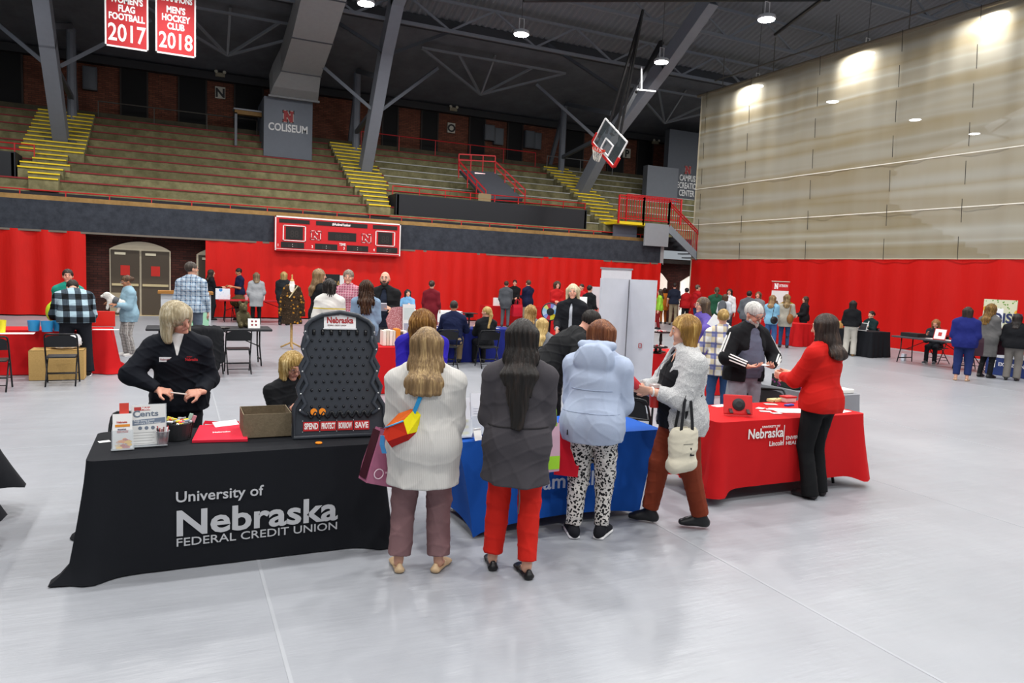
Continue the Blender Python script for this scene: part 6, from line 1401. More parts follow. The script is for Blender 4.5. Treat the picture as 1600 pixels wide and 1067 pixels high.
p = atY(777, 478, 25.1); o = MB().box((p.x-.14, 25.1, .752), (p.x+.14, 25.2, 1.06)).build('sign_card', PAPER); tag(o, 'small white sign on the back red booth left of the grey suit', 'sign')
a = atY(927, 448, 21.7); b = atY(944, 464, 21.7); t = empty('booth_sign', ((a.x+b.x)/2, 21.95, 0), 0, 'grey upright sign board at the red booth left of the white panel', 'sign'); MB().box((a.x, 21.95, .9), (b.x+.5, 22.0, a.z)).build('board', plain('c9c9cc', .6), t); MB().box((a.x+.1, 22.0, 0), (a.x+.16, 22.05, 1.2)).build('stand', GRY, t)
for (x, y, z, w, d, h, c_, lb) in ((18.6, 15.9, .752, .14, .14, .22, 'd9b06a', 'tan goody bag on the far black-draped table'), (18.6, 15.6, .752, .14, .14, .18, 'd88a92', 'pink goody bag on the far black-draped table'), (18.35, 13.25, .742, .35, .5, .10, '17181a', 'black cases on the bare far table'), (18.3, 12.3, .742, .3, .9, .004, 'e6e6e4', 'white papers spread over the bare far table')):
    o = MB().box((x-w/2, y-d/2, z), (x+w/2, y+d/2, z+h)).build('goody_bag' if 'goody' in lb else ('case' if 'case' in lb else 'paper_sheet'), plain(c_, .6)); tag(o, lb, lb.split()[1] if 'goody' not in lb else 'bag')
def easel_card(x, y, z, w, h, label, m, rim=None, face=PI):
    M = Matrix.Translation((x, y, z)) @ Matrix.Rotation(face, 4, 'Z') @ frame((0, 0, 0), (1, 0, 0), (0, .25, 1)); t = empty('sign_holder', (x, y, z), 0, label, 'sign'); MB().box((-w/2, 0, -.004), (w/2, h, .004), M).build('panel', rim or m, t); MB().box((-w/2+.02, .02, .004), (w/2-.02, h-.02, .007), M).build('face', m, t); MB().box((-w/2, 0, -.1), (w/2, .006, .0), M).build('foot', rim or m, t)
    return t, M
t, M = easel_card(18.12, 12.35, .745, .34, .30, 'white sign with red border on the bare far table', plain('ecebea', .6), plain('c02a2c', .6), -PI/2); MB().box((-.05, .10, .007), (.05, .2, .0085), M).build('red_print', plain('b83a3a', .6), t)
easel_card(18.42, 14.95, .755, .30, .24, 'tablet on a stand before the seated woman at the black table', plain('3c3f44', .3), plain('e2e2e2', .5), -PI/2)
small_cup(18.62, 18.1, .752, .12, .05, plain('eeeeee', .5), 'white cup on the red table below the tall banner')
p = at(1545/1, 0, 0) if False else None
o = MB().box((18.75, 13.75, 0), (18.85, 13.85, .20), bev=.01).build('water_jug', plain('c9cfda', .3)); tag(o, 'small pale jug on the floor under the bare far table', 'jug')

def opa_banner():
    a = atY(508, 428, 17.0); b = atY(531, 430, 17.0); c = atY(538, 430, 17.0); t = empty('banner_stand', ((a.x+b.x)/2, 17, 0), 0, 'black banner with gold OPA lettering behind the checked-shirt woman', 'banner stand')
    MB().box((a.x, 17, .1), (b.x, 17.02, a.z)).build('black_sheet', plain('141414', .6), t); MB().box((b.x, 17, .1), (c.x, 17.02, a.z-.02)).build('white_sheet', plain('d8d8d6', .6), t); MB().box((a.x-.03, 16.9, 0), (c.x+.03, 17.12, .1)).build('base', GRY, t)
    text('OPA', plain('a8834a', .5), t, frame((a.x+.06, 16.995, a.z-.28), (1, 0, 0), (0, 0, 1)), .19, .002, 1., fit=.3)
opa_banner()

# ------------------------------------------------------------------ the people
def T(h, **k): d = dict(m=cloth(h)); d.update(k); return d
def Hn(y=.28, z=1.02, x=.10, **k): return ((-x, y, z), (x, y, z))
CALM = ((-.24, .06, .80), (.24, .06, .80))
jeans = lambda: dict(m=cloth('2f4a72'), n='jeans'); dkp = lambda h='1f2126', **k: dict(m=cloth(h), **k)
def bar_on(info, pts, w, th, side, m, name, local=True):
    return MB().strip([Vector([float(c) for c in p]) for p in pts], w, th, [Vector([float(c) for c in v]) for v in side] if isinstance(side, list) else side).build(name, m, info['root'], world=False)

# 1 cream sweater, seen from behind
A = person('woman in a long cream ribbed sweater and mauve trousers, back turned', at(656, 888), -3, 1.60, 1.20, 1.28, hands=((-.12, .26, 1.00, (-.40, -1, -.5)), (.12, .26, 1.00, (.40, -1, -.5))), feet=((-.15, -.03), (.13, -.02)), foot_yaw=(14, 20),
    top=dict(m=ribknit('cbc8c3'), off=.030, hem=.63, flare=1.10, n='sweater', so=.034, cuff=.016, fold=.007, ff=11., hemf=.009), bot=dict(m=cloth('7d5f61'), hw=.082, kw=.086, hem=.11, fold=.008), shoe=('c8ab86', 2), hair=dict(st='long', c='7d6342', c2='c0a372', L=.30, t=.014, bw=.100, tp=1.15, SL=.20, sw=.084))
s = A['s']; wp = A['wp']
# sling bag across her back: blue strap, red, orange and yellow panels
def sling_bag():
    sf = A['surf']; up = lambda v: A['wp'](v)
    k0 = 1.0; q = lambda a, z, o=.006: up(sf(PI-a, z*s, o, .21))
    t = empty('sling_bag', q(-.75, 1.0, .05), 0, 'red, orange and yellow sling bag with a blue strap on the cream sweater', 'bag')
    MB().strip([q(.10, 1.40, .012), q(.0, 1.335, .012), q(-.14, 1.26, .012), q(-.28, 1.19, .012), q(-.40, 1.13, .02)], .050, .005, A['wd']((.75, 0, .6))).build('strap', cloth('2f8fc6', 120, .05), t)
    c = q(-.72, 1.045, .0); r3 = RW @ np.array([1., 0, 0]); U = Vector((float(r3[0]), float(r3[1]), 0)).normalized(); N = Vector((U.y, -U.x, 0)); N = N if N.dot(Vector((0, 0, 0))-c) > 0 else -N
    pt = lambda x, y, d: c+U*(x-165)*.00178+Vector((0, 0, 1))*(430-y)*.00178+N*d
    Pp = [pt(x, y, .0) for x, y in ((97, 455), (130, 500), (190, 487), (225, 436), (231, 372), (212, 350), (150, 375), (105, 425))]
    R1, R2, R3, R4 = pt(174, 390, .085), pt(190, 437, .09), pt(120, 468, .075), pt(128, 412, .06)
    def panel(nm, polys, m):
        mb = MB()
        for poly in polys: mb.add(poly, [tuple(range(len(poly)))])
        o = mb.build(nm, m, t); md = o.modifiers.new('soft', 'SOLIDIFY'); md.thickness = .004; md.offset = 0; return o
    rd, dr_ = cloth('c9321c', 120, .08), cloth('b01f1c', 120, .08)
    panel('bag_body', [(R4, R1, R2, R3), (Pp[7], R4, R3, Pp[0])], rd); panel('bottom_panel', [(Pp[0], R3, Pp[1]), (R3, R2, Pp[2], Pp[1]), (R2, Pp[3], Pp[2])], dr_)
    panel('yellow_panel', [(R1, Pp[5], Pp[4], Pp[3], R2)], cloth('e8d81c', 120, .05)); panel('orange_panel', [(R4, Pp[6], Pp[5], R1), (Pp[7], Pp[6], R4)], cloth('c45a1c', 120, .06))
    MB().tube([Pp[7]+N*.02, R4+N*.006, R1+N*.004], .005, 6).build('zip', plain('4aa0d0', .5), t, True)
    MB().strip([Pp[0]+N*.02, Pp[0]+Vector((-.005, 0, -.06))+N*.01, Pp[0]+Vector((.01, 0, -.12))], .03, .005, U).build('strap_tail', cloth('4a90c8', 120, .05), t)
sling_bag()
def tote(label, c, w, d, h, rz, m, hm, lean=0., hl=.22, gusset=None, name='tote_bag', wide=None):
    "upright carrier bag; c: centre of its bottom; handles rise from the rim"
    t = empty(name, c, rz, label, 'bag'); vs = []; fs = []; wt_ = wide or w
    M = Matrix.Rotation(lean, 4, 'Y')
    R = lambda x, y, z: M @ Vector((x, y, z))
    rows = [(w*.96, d, 0), (w, d*1.1, h*.3), (wt_, d*.9, h*.75), (wt_, d*.55, h)]
    for ww, dd, z in rows: vs += [R(-ww/2, -dd/2, z), R(ww/2, -dd/2, z), R(ww/2, dd/2, z), R(-ww/2, dd/2, z)]
    for i in range(3):
        a = 4*i; fs += [(a+j, a+(j+1) % 4, a+4+(j+1) % 4, a+4+j) for j in range(4)]
    fs.append((3, 2, 1, 0))
    mb = MB().add(vs, fs); o = mb.build('bag_body', m, t, world=False); md = o.modifiers.new('thick', 'SOLIDIFY'); md.thickness = .004
    for e in (-1, 1): MB().strip([R(-w*.24, e*d*.30, h*.9), R(-w*.2, e*d*.25, h+hl*.5), R(-w*.05, e*.012, h+hl), R(w*.05, e*.012, h+hl), R(w*.2, e*d*.25, h+hl*.5), R(w*.24, e*d*.30, h*.9)], .025, .003, R(1, 0, 0) if False else (1, 0, 0)).build('handle', hm, t, world=False)
    return t
pk = tote('pink carrier bag printed with a round emblem hanging beside the cream sweater', wp(V3((-.31, .05, .60))*s), .26, .13, .36, A['th']-PI/2+.55, plain('a8627e', .35), plain('c77a9a', .4), .30, .04)
MB().box((-.136, -.050, .02), (-.132, .050, .345), Matrix.Rotation(.30, 4, 'Y')).build('dark_side_panel', plain('3a1420', .4), pk, world=False)
Mk = wm(pk) @ frame((-.04, -.078, .09), (1, 0, 0), (0, 0, 1)); mb = MB(); mb.tube([Mk @ Vector((.032*math.cos(a), .032*math.sin(a), 0)) for a in [2*PI*i/20 for i in range(20)]], .004, 5, closed=True); mb.build('ring_emblem', plain('e2c6d2', .5), pk)
text('B', plain('8a2848', .5), pk, wm(pk) @ frame((.02, -.075, .19), (1, 0, .3), (-.3, 0, 1)), .10, .0, .9); MB().box((.01, -.078, .085), (.06, -.072, .095)).build('small_print', plain('d9b6c4', .5), pk, world=False)
# 2 grey coat, red trousers
A2 = person('long-haired woman in a charcoal coat and red trousers, back turned', at(800, 893), -2, 1.68, .98, 1.02, hands=((-.10, .26, 1.14, (-.45, -1, -.4)), (.10, .26, 1.05, (.35, -1, -.5))), feet=((-.14, .05), (.10, -.06)), foot_yaw=(10, -20),
    top=dict(m=cloth('444145', 40, .10, .3), off=.026, hem=.655, flare=1.26, n='coat', so=.030, cuff=.022, fold=.0075, ff=13., hy=-.02, collar=.03, slope=.10, hemf=.014, npl=7), bot=dict(m=cloth('c8241a', 70, .06), hw=.068, kw=.078, hem=.11, fold=.007), shoe=('141416', 2), hair=dict(st='long', c='17120f', c2='33261f', L=.56, t=.012, bw=.095, tp=.42, bk=.135, SL=.12, sw=.080))
s2 = A2['s']; mb = MB(); B2 = lambda x, y, z: A2['wp'](V3((x, y, z))*s2)
mb.tube([A2['surf'](PI+a, 1.03*s2, .001, .2) for a in [(-1.25+2.5*i/24) for i in range(25)]], .005, 6); mb.build('waist_seam', cloth('2b292b'), A2['root'], world=False)
MB().tube([B2(.03, -.19, .64), B2(.035, -.185, .56), B2(.03, -.18, .47)], .005, 6).build('drawcord', plain('4a474a', .6), A2['root'])
# 3 pale blue puffer
def puff_extra(H, s, d):
    N = d['Nk']; dr = d['dr2']; f = d['fdir']
    return [Prim(N-dr*.02*s-f*.02*s, N+dr*.075*s-f*.015*s, (.095*s, .090*s), (.105*s, .095*s), k=.03, flat=1), Ell(N-f*.125*s-dr*.075*s, V3((.165, .068, .135))*s, k=.014), Prim(N-f*.09*s+dr*.05*s+V3((-.12, 0, 0))*s, N-f*.09*s+dr*.05*s+V3((.12, 0, 0))*s, .035*s, k=.02)]
A3 = person('woman in a pale blue hooded puffer jacket and animal-print trousers at the blue table', at(917, 838), -16, 1.66, 1.14, 1.22, lean=5, bend=5, nod=22, turn=-18, hands=((-.10, .32, .98, (-.5, -1, -.6)), (.12, .34, .98, (.45, -1, -.5))), feet=((-.10, -.05), (.10, .04)), foot_yaw=(30, 5),
    top=dict(m=cloth('a9b5cb', 14, .05, .5), off=.036, hem=.79, flare=1.02, n='puffer_jacket', so=.040, cuff=.030, fold=.0055, ff=15., hemf=.006, extra=puff_extra, slope=.05), bot=dict(m=spots('cfcbc6', '17171a', 52., .45), hw=.056, kw=.080, hem=.10, fold=.010), shoe=('1c1d22', 1), hair=dict(st='bob', c='6a3a20', c2='b0764a', L=.16, t=.013, SL=.15, sf=.01))
s3 = A3['s']; B3 = lambda x, y, z: A3['wp'](V3((x, y, z))*s3)
nk = A3['Nk']; p, f = field_mesh([Prim(nk+A3['dr2']*.05*s3-A3['fdir']*.03*s3, nk+A3['dr2']*.083*s3-A3['fdir']*.03*s3, (.088*s3, .075*s3), (.09*s3, .078*s3), k=.01, flat=1)], .009); link_mesh('hood_lining', mesh_np('hood_lining', p, f, [cloth('55565a')]), None, A3['root'])
for zz, a0, a1 in ((1.02, -1.3, 1.3), (1.19, -1.1, 1.1)):
    MB().tube([A3['surf'](PI+a0+(a1-a0)*i/24, zz*s3, .0, .22) for i in range(25)], .004, 5).build('quilt_seam', cloth('97a3ba'), A3['root'], world=False)
q = A3['surf'](PI+.62, .86*s3, .002); MB().box((q.x-.004, q.y-.004, q.z-.02), (q.x+.004, q.y+.006, q.z+.02)).build('side_tag', BLK, A3['root'], world=False)
rt = tote('bright red tote bag hanging between the charcoal coat and the puffer jacket', atY(884, 741, 4.74), .19, .09, .42, A3['th']-PI/2+.3, cloth('cc1a2c', 160, .05), cloth('cc1a2c', 160, .05), .05, .26)
o = MB().box((-.06, -.03, .30), (.08, .03, .44)).build('green_packet', plain('9ac43a', .5), rt, world=False)
lv = tote('pale lilac bag with lime lining hanging behind the charcoal coat', atY(859, 735, 4.66), .12, .08, .36, A2['th']-PI/2+.5, plain('c9a3b4', .4), plain('8cc22e', .5), -.03, .2); MB().box((-.055, -.045, .02), (.055, .05, .12)).build('lime_side', plain('9ad02a', .5), lv, world=False)
# 4 cardigan woman in profile
A4 = person('blond woman in a grey knit cardigan and rust trousers holding a phone, facing left', at(1053, 822), 113, 1.70, 1.12, 1.22, turn=-18, nod=8, hands=((-.09, .31, 1.13, (-.6, -1, -.5), (.1, 1, .12), (.9, .1, .5), 30), (.07, .37, 1.14, (.6, -1, -.5), (-.1, 1, .1), (-.6, .1, .8), 35)), feet=((-.06, -.20), (.10, .18)), foot_yaw=(-18, 25),
    under=dict(m=cloth('121317', 90, .1), off=.012, hem=.83, n='top', sl=.4, vneck=.03, bust=1.1, belly=1.5), top=dict(m=heather('9a9a9b', 'cfcfce', 120.), off=.026, hem=.80, flare=1.08, n='cardigan', open=.15, od=1.45, so=.036, cuff=.022, sl=.86, fold=.008, slope=.12), bot=dict(m=cloth('78331f', 60, .1), hw=.066, kw=.084, hem=.11, fold=.006), shoe=('17171a', 0), hair=dict(st='bob', c='8a6428', c2='d8b468', L=.13, t=.018, SL=.13, sw=.078, sf=-.03, sy=.045, bw=.080, cut=1))
s4 = A4['s']; B4 = lambda x, y, z: A4['wp'](V3((x, y, z))*s4)
hl, hr_ = A4['hands']; ph = empty('phone', A4['wp'](hl[0]), 0, 'phone and card held in the cardigan woman\'s hands', 'phone'); Mp = A4['M'] @ Matrix.Translation([float(c) for c in (hl[0]+hr_[0])/2+V3((0, .03, .03))]) @ Matrix.Rotation(.5, 4, 'X')
MB().box((-.04, -.07, .01), (.04, .09, .02), Mp, bev=.004).build('handset', plain('d8d4d6', .3), ph); MB().box((-.033, -.06, .02), (.033, .07, .0215), Mp).build('screen', plain('4a4a55', .15), ph)
o = MB().lathe([(.034, 0), (.045, .10), (.047, .105), (.042, .105), (.03, .004)], 18, A4['M'] @ Matrix.Translation([float(c) for c in hl[0]+V3((.02, -.01, .015))]) @ Matrix.Rotation(-.9, 4, 'X')).build('red_cup', plain('c43038', .4)); tag(o, 'small red and white cup in the cardigan woman\'s near hand', 'cup')
tm = empty('tumbler', B4(.02, .22, .98), 0, 'clear-topped red tumbler held against the cardigan woman\'s black top', 'cup'); Mt = A4['M'] @ Matrix.Translation((-.03, .245, .99*s4)); MB().lathe([(.036, 0), (.046, .15), (.046, .16)], 20, Mt).build('cup_wall', plain('c4281f', .3), tm, auto=40); MB().lathe([(.047, .16), (.047, .185), (.02, .19)], 20, Mt).build('lid', clear('e0d6d4', .6), tm, auto=40)
MB().tube([Vector([float(c) for c in A4['wri'][0]+nrm(A4['wri'][0]-A4['elb'][0])*-.02+V3((.033*math.cos(a), 0, .033*math.sin(a)))*s4]) for a in [2*PI*i/14 for i in range(14)]], .008, 6, closed=True).build('watch_band', plain('e4e0da', .5), A4['root'], world=False)
MB().tube([Vector([float(c) for c in A4['H'](-.05, .05, -.13)]), Vector([float(c) for c in A4['Cp']+A4['fdir']*.20*s4+V3((0, 0, .08*s4))]), Vector([float(c) for c in A4['Cp']+A4['fdir']*.225*s4+V3((0, 0, -.02*s4))])], .004, 5).build('necklace', plain('b8bcc4', .3, .7), A4['root'], world=False)
def cotton_tote():
    c = B4(-.27, .085, .52); rz = A4['th']-PI/2+PI/2+.25; t = empty('tote_bag', c, rz, 'cream cotton tote with dark handles over the cardigan woman\'s forearm', 'bag')
    cc = cloth('cfc8b4', 90, .06)
    b = blob('bag_body', [Prim((0, 0, .10), (0, 0, .30), (.105, .058), (.095, .040), k=.05), Prim((-.07, 0, .07), (.07, 0, .06), .055, .06, k=.05), Prim((0, 0, .2), (0, 0, .345), (.10, .05), (.10, .034), k=.06)], .008, cc, t, noise=(.004, 18., 5), subs=[Prim((0, 0, .345), (0, 0, .50), (.085, .02), (.09, .03), k=0)], clips=[Plane((0, 0, .36), (0, 0, 1))])
    for e in (-1, 1): MB().strip([(-.055, e*.035, .27), (-.05, e*.036, .38), (-.03, e*.025, .56), (.0, e*.015, .615), (.03, e*.025, .56), (.05, e*.036, .38), (.055, e*.035, .27)], .026, .004, (1, 0, 0)).build('handle', cloth('232326', 90, .06), t, world=False)
    for e in (-1, 1):
        text('L', BLK, t, wm(t) @ frame((e*-.02, e*.0625, .15), (-e, 0, 0), (0, 0, 1)), .09, .0015)
        for z in (.24, .10, .085): MB().box((-.05, e*.061-.001, z), (.04, e*.061+.001, z+.004)).build('printed_line', plain('6a6962', .7), t, world=False)
cotton_tote()
# 5 white-haired man in the striped track jacket
A5 = person('white-bearded man in a black track jacket with white sleeve stripes behind the red table', (6.02, 6.42, 0), -142, 1.77, 1.08, 1.12, nod=26, turn=12, lean=4, skin='pink', hands=((-.15, .26, 1.03, (-1, -.4, -.5), (.8, .7, .05), (0, -.1, 1), 35), (.16, .26, 1.03, (1, -.4, -.5), (-.75, .7, .05), (0, -.1, 1), 30)),
    under=T('5d6072', off=.016, hem=.88, n='shirt', sl=.3, collar=.045, belly=1.25), top=dict(m=cloth('16171a', 50, .1), off=.030, hem=.84, n='track_jacket', open=.13, ow2=1.1, collar=.03, so=.030, cuff=.014, fold=.009), bot=dict(m=cloth('8d8a94'), hw=.07, kw=.08), shoe=('2a2a2c', 1), hair=dict(st='short', c='c9c7c2', c2='f0eeea', t=.016, brow='b0aca4'), beard='b9b5ae', glasses='2a2622')
for i in (0, 1):
    sx = -1 if i == 0 else 1; sh, e, w_ = A5['sh'][i], A5['elb'][i], A5['wri'][i]
    for k in (-1, 0, 1):
        up = nrm(np.cross(nrm(e-sh), V3((0, 0, 1)))); out = nrm(V3((sx, -.2, .55)))
        def onarm(a, b, f, r): 
            d = nrm(b-a); o = out-d*out.dot(d); o = nrm(o); sd_ = np.cross(d, o); ang = k*.42; o2 = o*math.cos(ang)+sd_*math.sin(ang); return Vector([float(c) for c in a+(b-a)*f+o2*r]), Vector([float(c) for c in np.cross(d, o2)])
        pts = [onarm(sh, e, f, .0865*A5['s']) for f in (.02, .3, .6, .9)]+[onarm(e, w_, f, (.078-.014*f)*A5['s']) for f in (.1, .4, .7, .92)]
        MB().strip([q[0] for q in pts], .014, .010, [q[1] for q in pts]).build('sleeve_stripe', plain('e9e9e6', .7), A5['root'], world=False)
h5 = A5['hands']; o = sheet('white slip held by the man in the track jacket', *A5['wp']((h5[0][0]+h5[1][0])/2+V3((0, 0, .02))), .14, .09, .4, h=.004)
# 6 red jacket, black trousers
A6 = person('woman in a red jacket and black trousers at the red table', at(1269, 775), 58, 1.72, 1.02, 1.05, turn=12, nod=10, hands=((-.09, .36, 1.10, (-.8, -1, -.5), (.15, 1, .05), (.9, .1, .3), 45), (.07, .38, 1.11, (.8, -1, -.5), (-.15, 1, .05), (-.9, .1, .3), 45)), feet=((-.10, -.03), (.10, .0)),
    top=dict(m=cloth('c01a14', 70, .07), off=.026, hem=.83, flare=1.03, n='jacket', so=.030, cuff=.014, collar=.05, fold=.0055, ff=12., slope=.06), bot=dict(m=cloth('121315', 90, .1), hw=.075, kw=.070, hem=.03, fold=.005), shoe=('1a1416', 0), hair=dict(st='long', c='2b1e18', c2='5a4436', L=.25, t=.012, bw=.084, tp=.9, SL=.30, sf=.02))
s6 = A6['s']; MB().box((.178*s6, -.04*s6, 1.28*s6), (.19*s6, .0, 1.40*s6)).build('white_patch', WHT, A6['root'], world=False)
# 7 navy fleece behind the black table
A7 = person('grey-blond woman in a navy fleece with name badge behind the black table', (.02, 6.32, 0), 176, 1.66, 1.0, 1.08, lean=4, bend=6, nod=28, turn=50, hands=((-.17, .24, 1.00, (-.35, -1, -.5), (.95, .35, -.1), (.1, -.6, -.7), 60), (.13, .24, 1.02, (1.5, -.1, -.05), (-.95, .4, -.12), (-.1, -.4, -.9), 60)),
    under=T('e0dedc', off=.010, hem=1.2, n='undershirt', sl=0), top=dict(m=cloth('12151d', 60, .12), off=.026, hem=.82, n='fleece', so=.030, cuff=.014, collar=.05, vneck=.02, fold=.009), bot=dkp('17181c'), shoe=('141414', 0), hair=dict(st='bob', c='a39474', c2='e0d6bf', L=.15, t=.024, SL=.17, sw=.086, face=.015, bw=.086, amp=.002), skin='pink')
s7 = A7['s']; rt7 = A7['root']
def badge(A, x, z, w, h, m, name, y=None):
    s = A['s']; yy = y if y is not None else .172
    return MB().box((x*s-w/2, yy*s, z*s-h/2), (x*s+w/2, (yy+.008)*s, z*s+h/2)).build(name, m, A['root'], world=False)
bd_ = badge(A7, .085, 1.255, .085, .036, plain('d8d8da', .4), 'name_badge', .186); text('Nebraska', plain('9a4a4e', .5), bd_, A7['M'] @ frame((.085*s7+.035, .1955*s7, 1.255*s7-.006), (-1, 0, 0), (0, 0, 1)), .02, 0, .8, fit=.07)
text('Nebraska', plain('b01e24', .6), rt7, A7['M'] @ frame((-.06*s7, .198*s7, 1.245*s7), (-1, 0, .0), (0, 0, 1)), .032, .0012, 1., fit=.09); text('UNIVERSITY', plain('b01e24', .6), rt7, A7['M'] @ frame((-.07*s7, .196*s7, 1.272*s7), (-1, 0, .0), (0, 0, 1)), .014, .0002, 1., fit=.04)
h7 = A7['hands']; o = MB().tube([A7['wp'](h7[0][0]+V3((.0, .02, 0))), A7['wp'](h7[1][0]+V3((0, .02, .0)))], .006, 8).build('pen', plain('e6dcd4', .4)); tag(o, 'white pen held between the navy-fleece woman\'s hands', 'pen')
# 8 blond woman seated behind the game board
A8 = person('blond woman with glasses and dark top seated behind the game board', (.90, 6.72, 0), -150, 1.62, 1.0, 1.05, sit=.47, nod=22, turn=-6, lean=8, hands=((-.1, .34, .80), (.12, .34, .80)), top=T('17181b', off=.02, n='cardigan'), bot=dkp(), shoe=('141414', 0), hair=dict(st='bob', c='a98a4e', c2='e6d09a', L=.12, t=.018, SL=.14, amp=.005), glasses='5a3a30', skin='pink')
# 9 bearded man bending over
A9 = person('bearded man in a black polo and lanyard bending over the blue table', pl(851, 6.55, 620), -72, 1.80, 1.22, 1.2, lean=28, bend=16, nod=24, turn=6, hands=((-.08, .58, .86, (-1, -.2, .2)), (.26, .30, .86, (1, -.7, .1))), top=T('17181a', off=.022, n='polo', sl=.42, so=.035, hem=.74, fold=.010), bot=dkp('141518'), shoe=('141414', 0), hair=dict(st='short', c='1d1713', c2='3a2e26', t=.008), beard='1d1713', skin='pink')
n9 = A9['Nk']; bar_on(A9, [n9+V3((-.07, .0, .02)), n9+V3((-.075, .06, -.02)), n9+V3((-.05, .14, -.12)), n9+V3((0, .2, -.3))], .018, .004, (1, 0, 0), plain('3a8fd0', .5), 'lanyard'); bar_on(A9, [n9+V3((.07, .0, .02)), n9+V3((.075, .06, -.02)), n9+V3((.05, .14, -.12)), n9+V3((0, .2, -.3))], .018, .004, (1, 0, 0), plain('3a8fd0', .5), 'lanyard')
# 10 cobalt blue top
A10 = person('woman in a cobalt blue top with auburn hair leaning over behind the cream sweater', pl(659, 6.75, 600), 178, 1.66, 1.12, 1.05, lean=14, bend=12, nod=38, hands=Hn(.42, .84, .16), top=T('2c1fa0', off=.02, n='top', fold=.008), bot=dkp('1c2a55'), shoe=('141414', 1), hair=dict(st='long', c='7a5226', c2='b88a48', L=.24, t=.028, SL=.24, sw=.088, amp=.007, bw=.095), skin='pink')
o = MB().lathe([(.006, 0), (.006, .02)], 8, A10['M'] @ Matrix.Translation([float(c) for c in A10['H'](-.082, .0, -.06)])).build('earring', plain('d8c8a0', .3, .8), A10['root'])
# 11, 12 beside the track jacket
A11 = person('woman with a blond bun in a white and purple plaid shirt, back turned', (7.05, 8.02, 0), 8, 1.60, 1.0, 1.05, hands=((-.30, .24, 1.10), (.14, .28, 1.0)), top=dict(m=plaid('dedcd8', 'c9bca0', '7f83a8', 6.5, '4a4f80', .14), off=.028, hem=.72, n='shirt', fold=.009), bot=jeans(), shoe=('2a2a2c', 1), hair=dict(st='bun', c='9a7a3e', c2='d2b470', t=.010, bx=.02))
PP = atY(1121, 507, 8.86); M12 = Matrix.Rotation(math.atan2(9.28, 7.72)+rad(118)-PI/2, 4, 'Z'); M12.translation = (7.72, 9.28, 0); h12 = M12.inverted() @ (PP+Vector((.06, .02, -.10)))/(1.72/1.7)
A12 = person('woman in a purple top with glasses holding up a white sheet behind the cardigan woman', (7.72, 9.28, 0), 118, 1.72, 1.05, 1.05, nod=4, hands=((h12.x, h12.y, h12.z, (-1, -.4, -.6)), (.08, .28, 1.05)), top=T('5a4a96', off=.024, n='top', hem=.75), bot=dkp('2a2a33'), shoe=('141414', 0), hair=dict(st='long', c='4a3a2c', c2='8a7050', L=.26, t=.014, SL=.2), glasses='8a8a90')
hp = A12['wp'](A12['hands'][0][0]); o = MB().box((-.14, -.003, -.09), (.14, .003, .11), Matrix.Translation(PP) @ Matrix.Rotation(-.6, 4, 'Z') @ Matrix.Rotation(.55, 4, 'Y')).build('paper_sheet', PAPER); tag(o, 'white sheet held up by the woman in purple', 'paper')

# ---- the middle of the hall and the back: one row each
def far(px, Y, h, face, label, top, bot, hair, py=500., **k):
    p = pl(px, Y, py); return person(label, p, face, h, top=top, bot=bot, hair=hair, **k)
SH = lambda c='2a201a', **k: dict(st='short', c=c, **k)
LG = lambda c, c2=None, L=.26, **k: dict(st='long', c=c, c2=c2, L=L, **k)
BB = lambda c, c2=None, L=.13, **k: dict(st='bob', c=c, c2=c2, L=L, **k)
far(107, 15.4, 1.71, 178, 'woman in a teal jacket standing behind the bent man in plaid', T('1f8a78', open=.06, off=.026, hem=.78, n='jacket'), dkp(), dict(st='pony', c='2a1d17', L=.1), hands=Hn(.22, 1.0, .14), under=T('e8e4e0', off=.01, n='shirt'), skin='pink')
o = blob('lime_bag', [Ell((0, 0, .16), (.10, .08, .17), k=.04), Prim((0, 0, .3), (.05, .05, .5), .02, k=.03)], .016, plain('b8d62a', .5)); p = pl(81, 15.3); o.location = (p.x, p.y, .80); tag(o, 'lime green shoulder bag at the teal-jacketed woman\'s side', 'bag')
B = far(118, 13.75, 1.78, 4, 'man in a black and pale blue checked flannel bending over the left red table', dict(m=plaid('9db4bf', '3f4a54', '0f1114', 5.5, '0f1114', .02), off=.03, hem=.86, n='flannel_shirt', fold=.010), dkp('1b1d24', hw=.085, kw=.09), SH(), lean=26, bend=24, nod=40, w=1.25, bd=1.25, hands=Hn(.55, .86, .24), shoe=('1c1c1e', 1), spread=1.5)
D = far(201, 16.5, 1.61, 108, 'woman in a light blue sweater holding a small white dog by the double doors', T('8fb0c0', off=.028, hem=.74, n='sweater'), dict(m=plaid('a9a6a2', '8b8784', '6a6764', 16., 'c9c6c2', .1), hw=.075, kw=.075), dict(st='bun', c='4a3324', c2='8a6a4a'), hands=((-.16, .30, 1.12), (.10, .32, 1.12)), nod=18, glasses='8a8480', shoe=('dcdad6', 1), skin='tan')
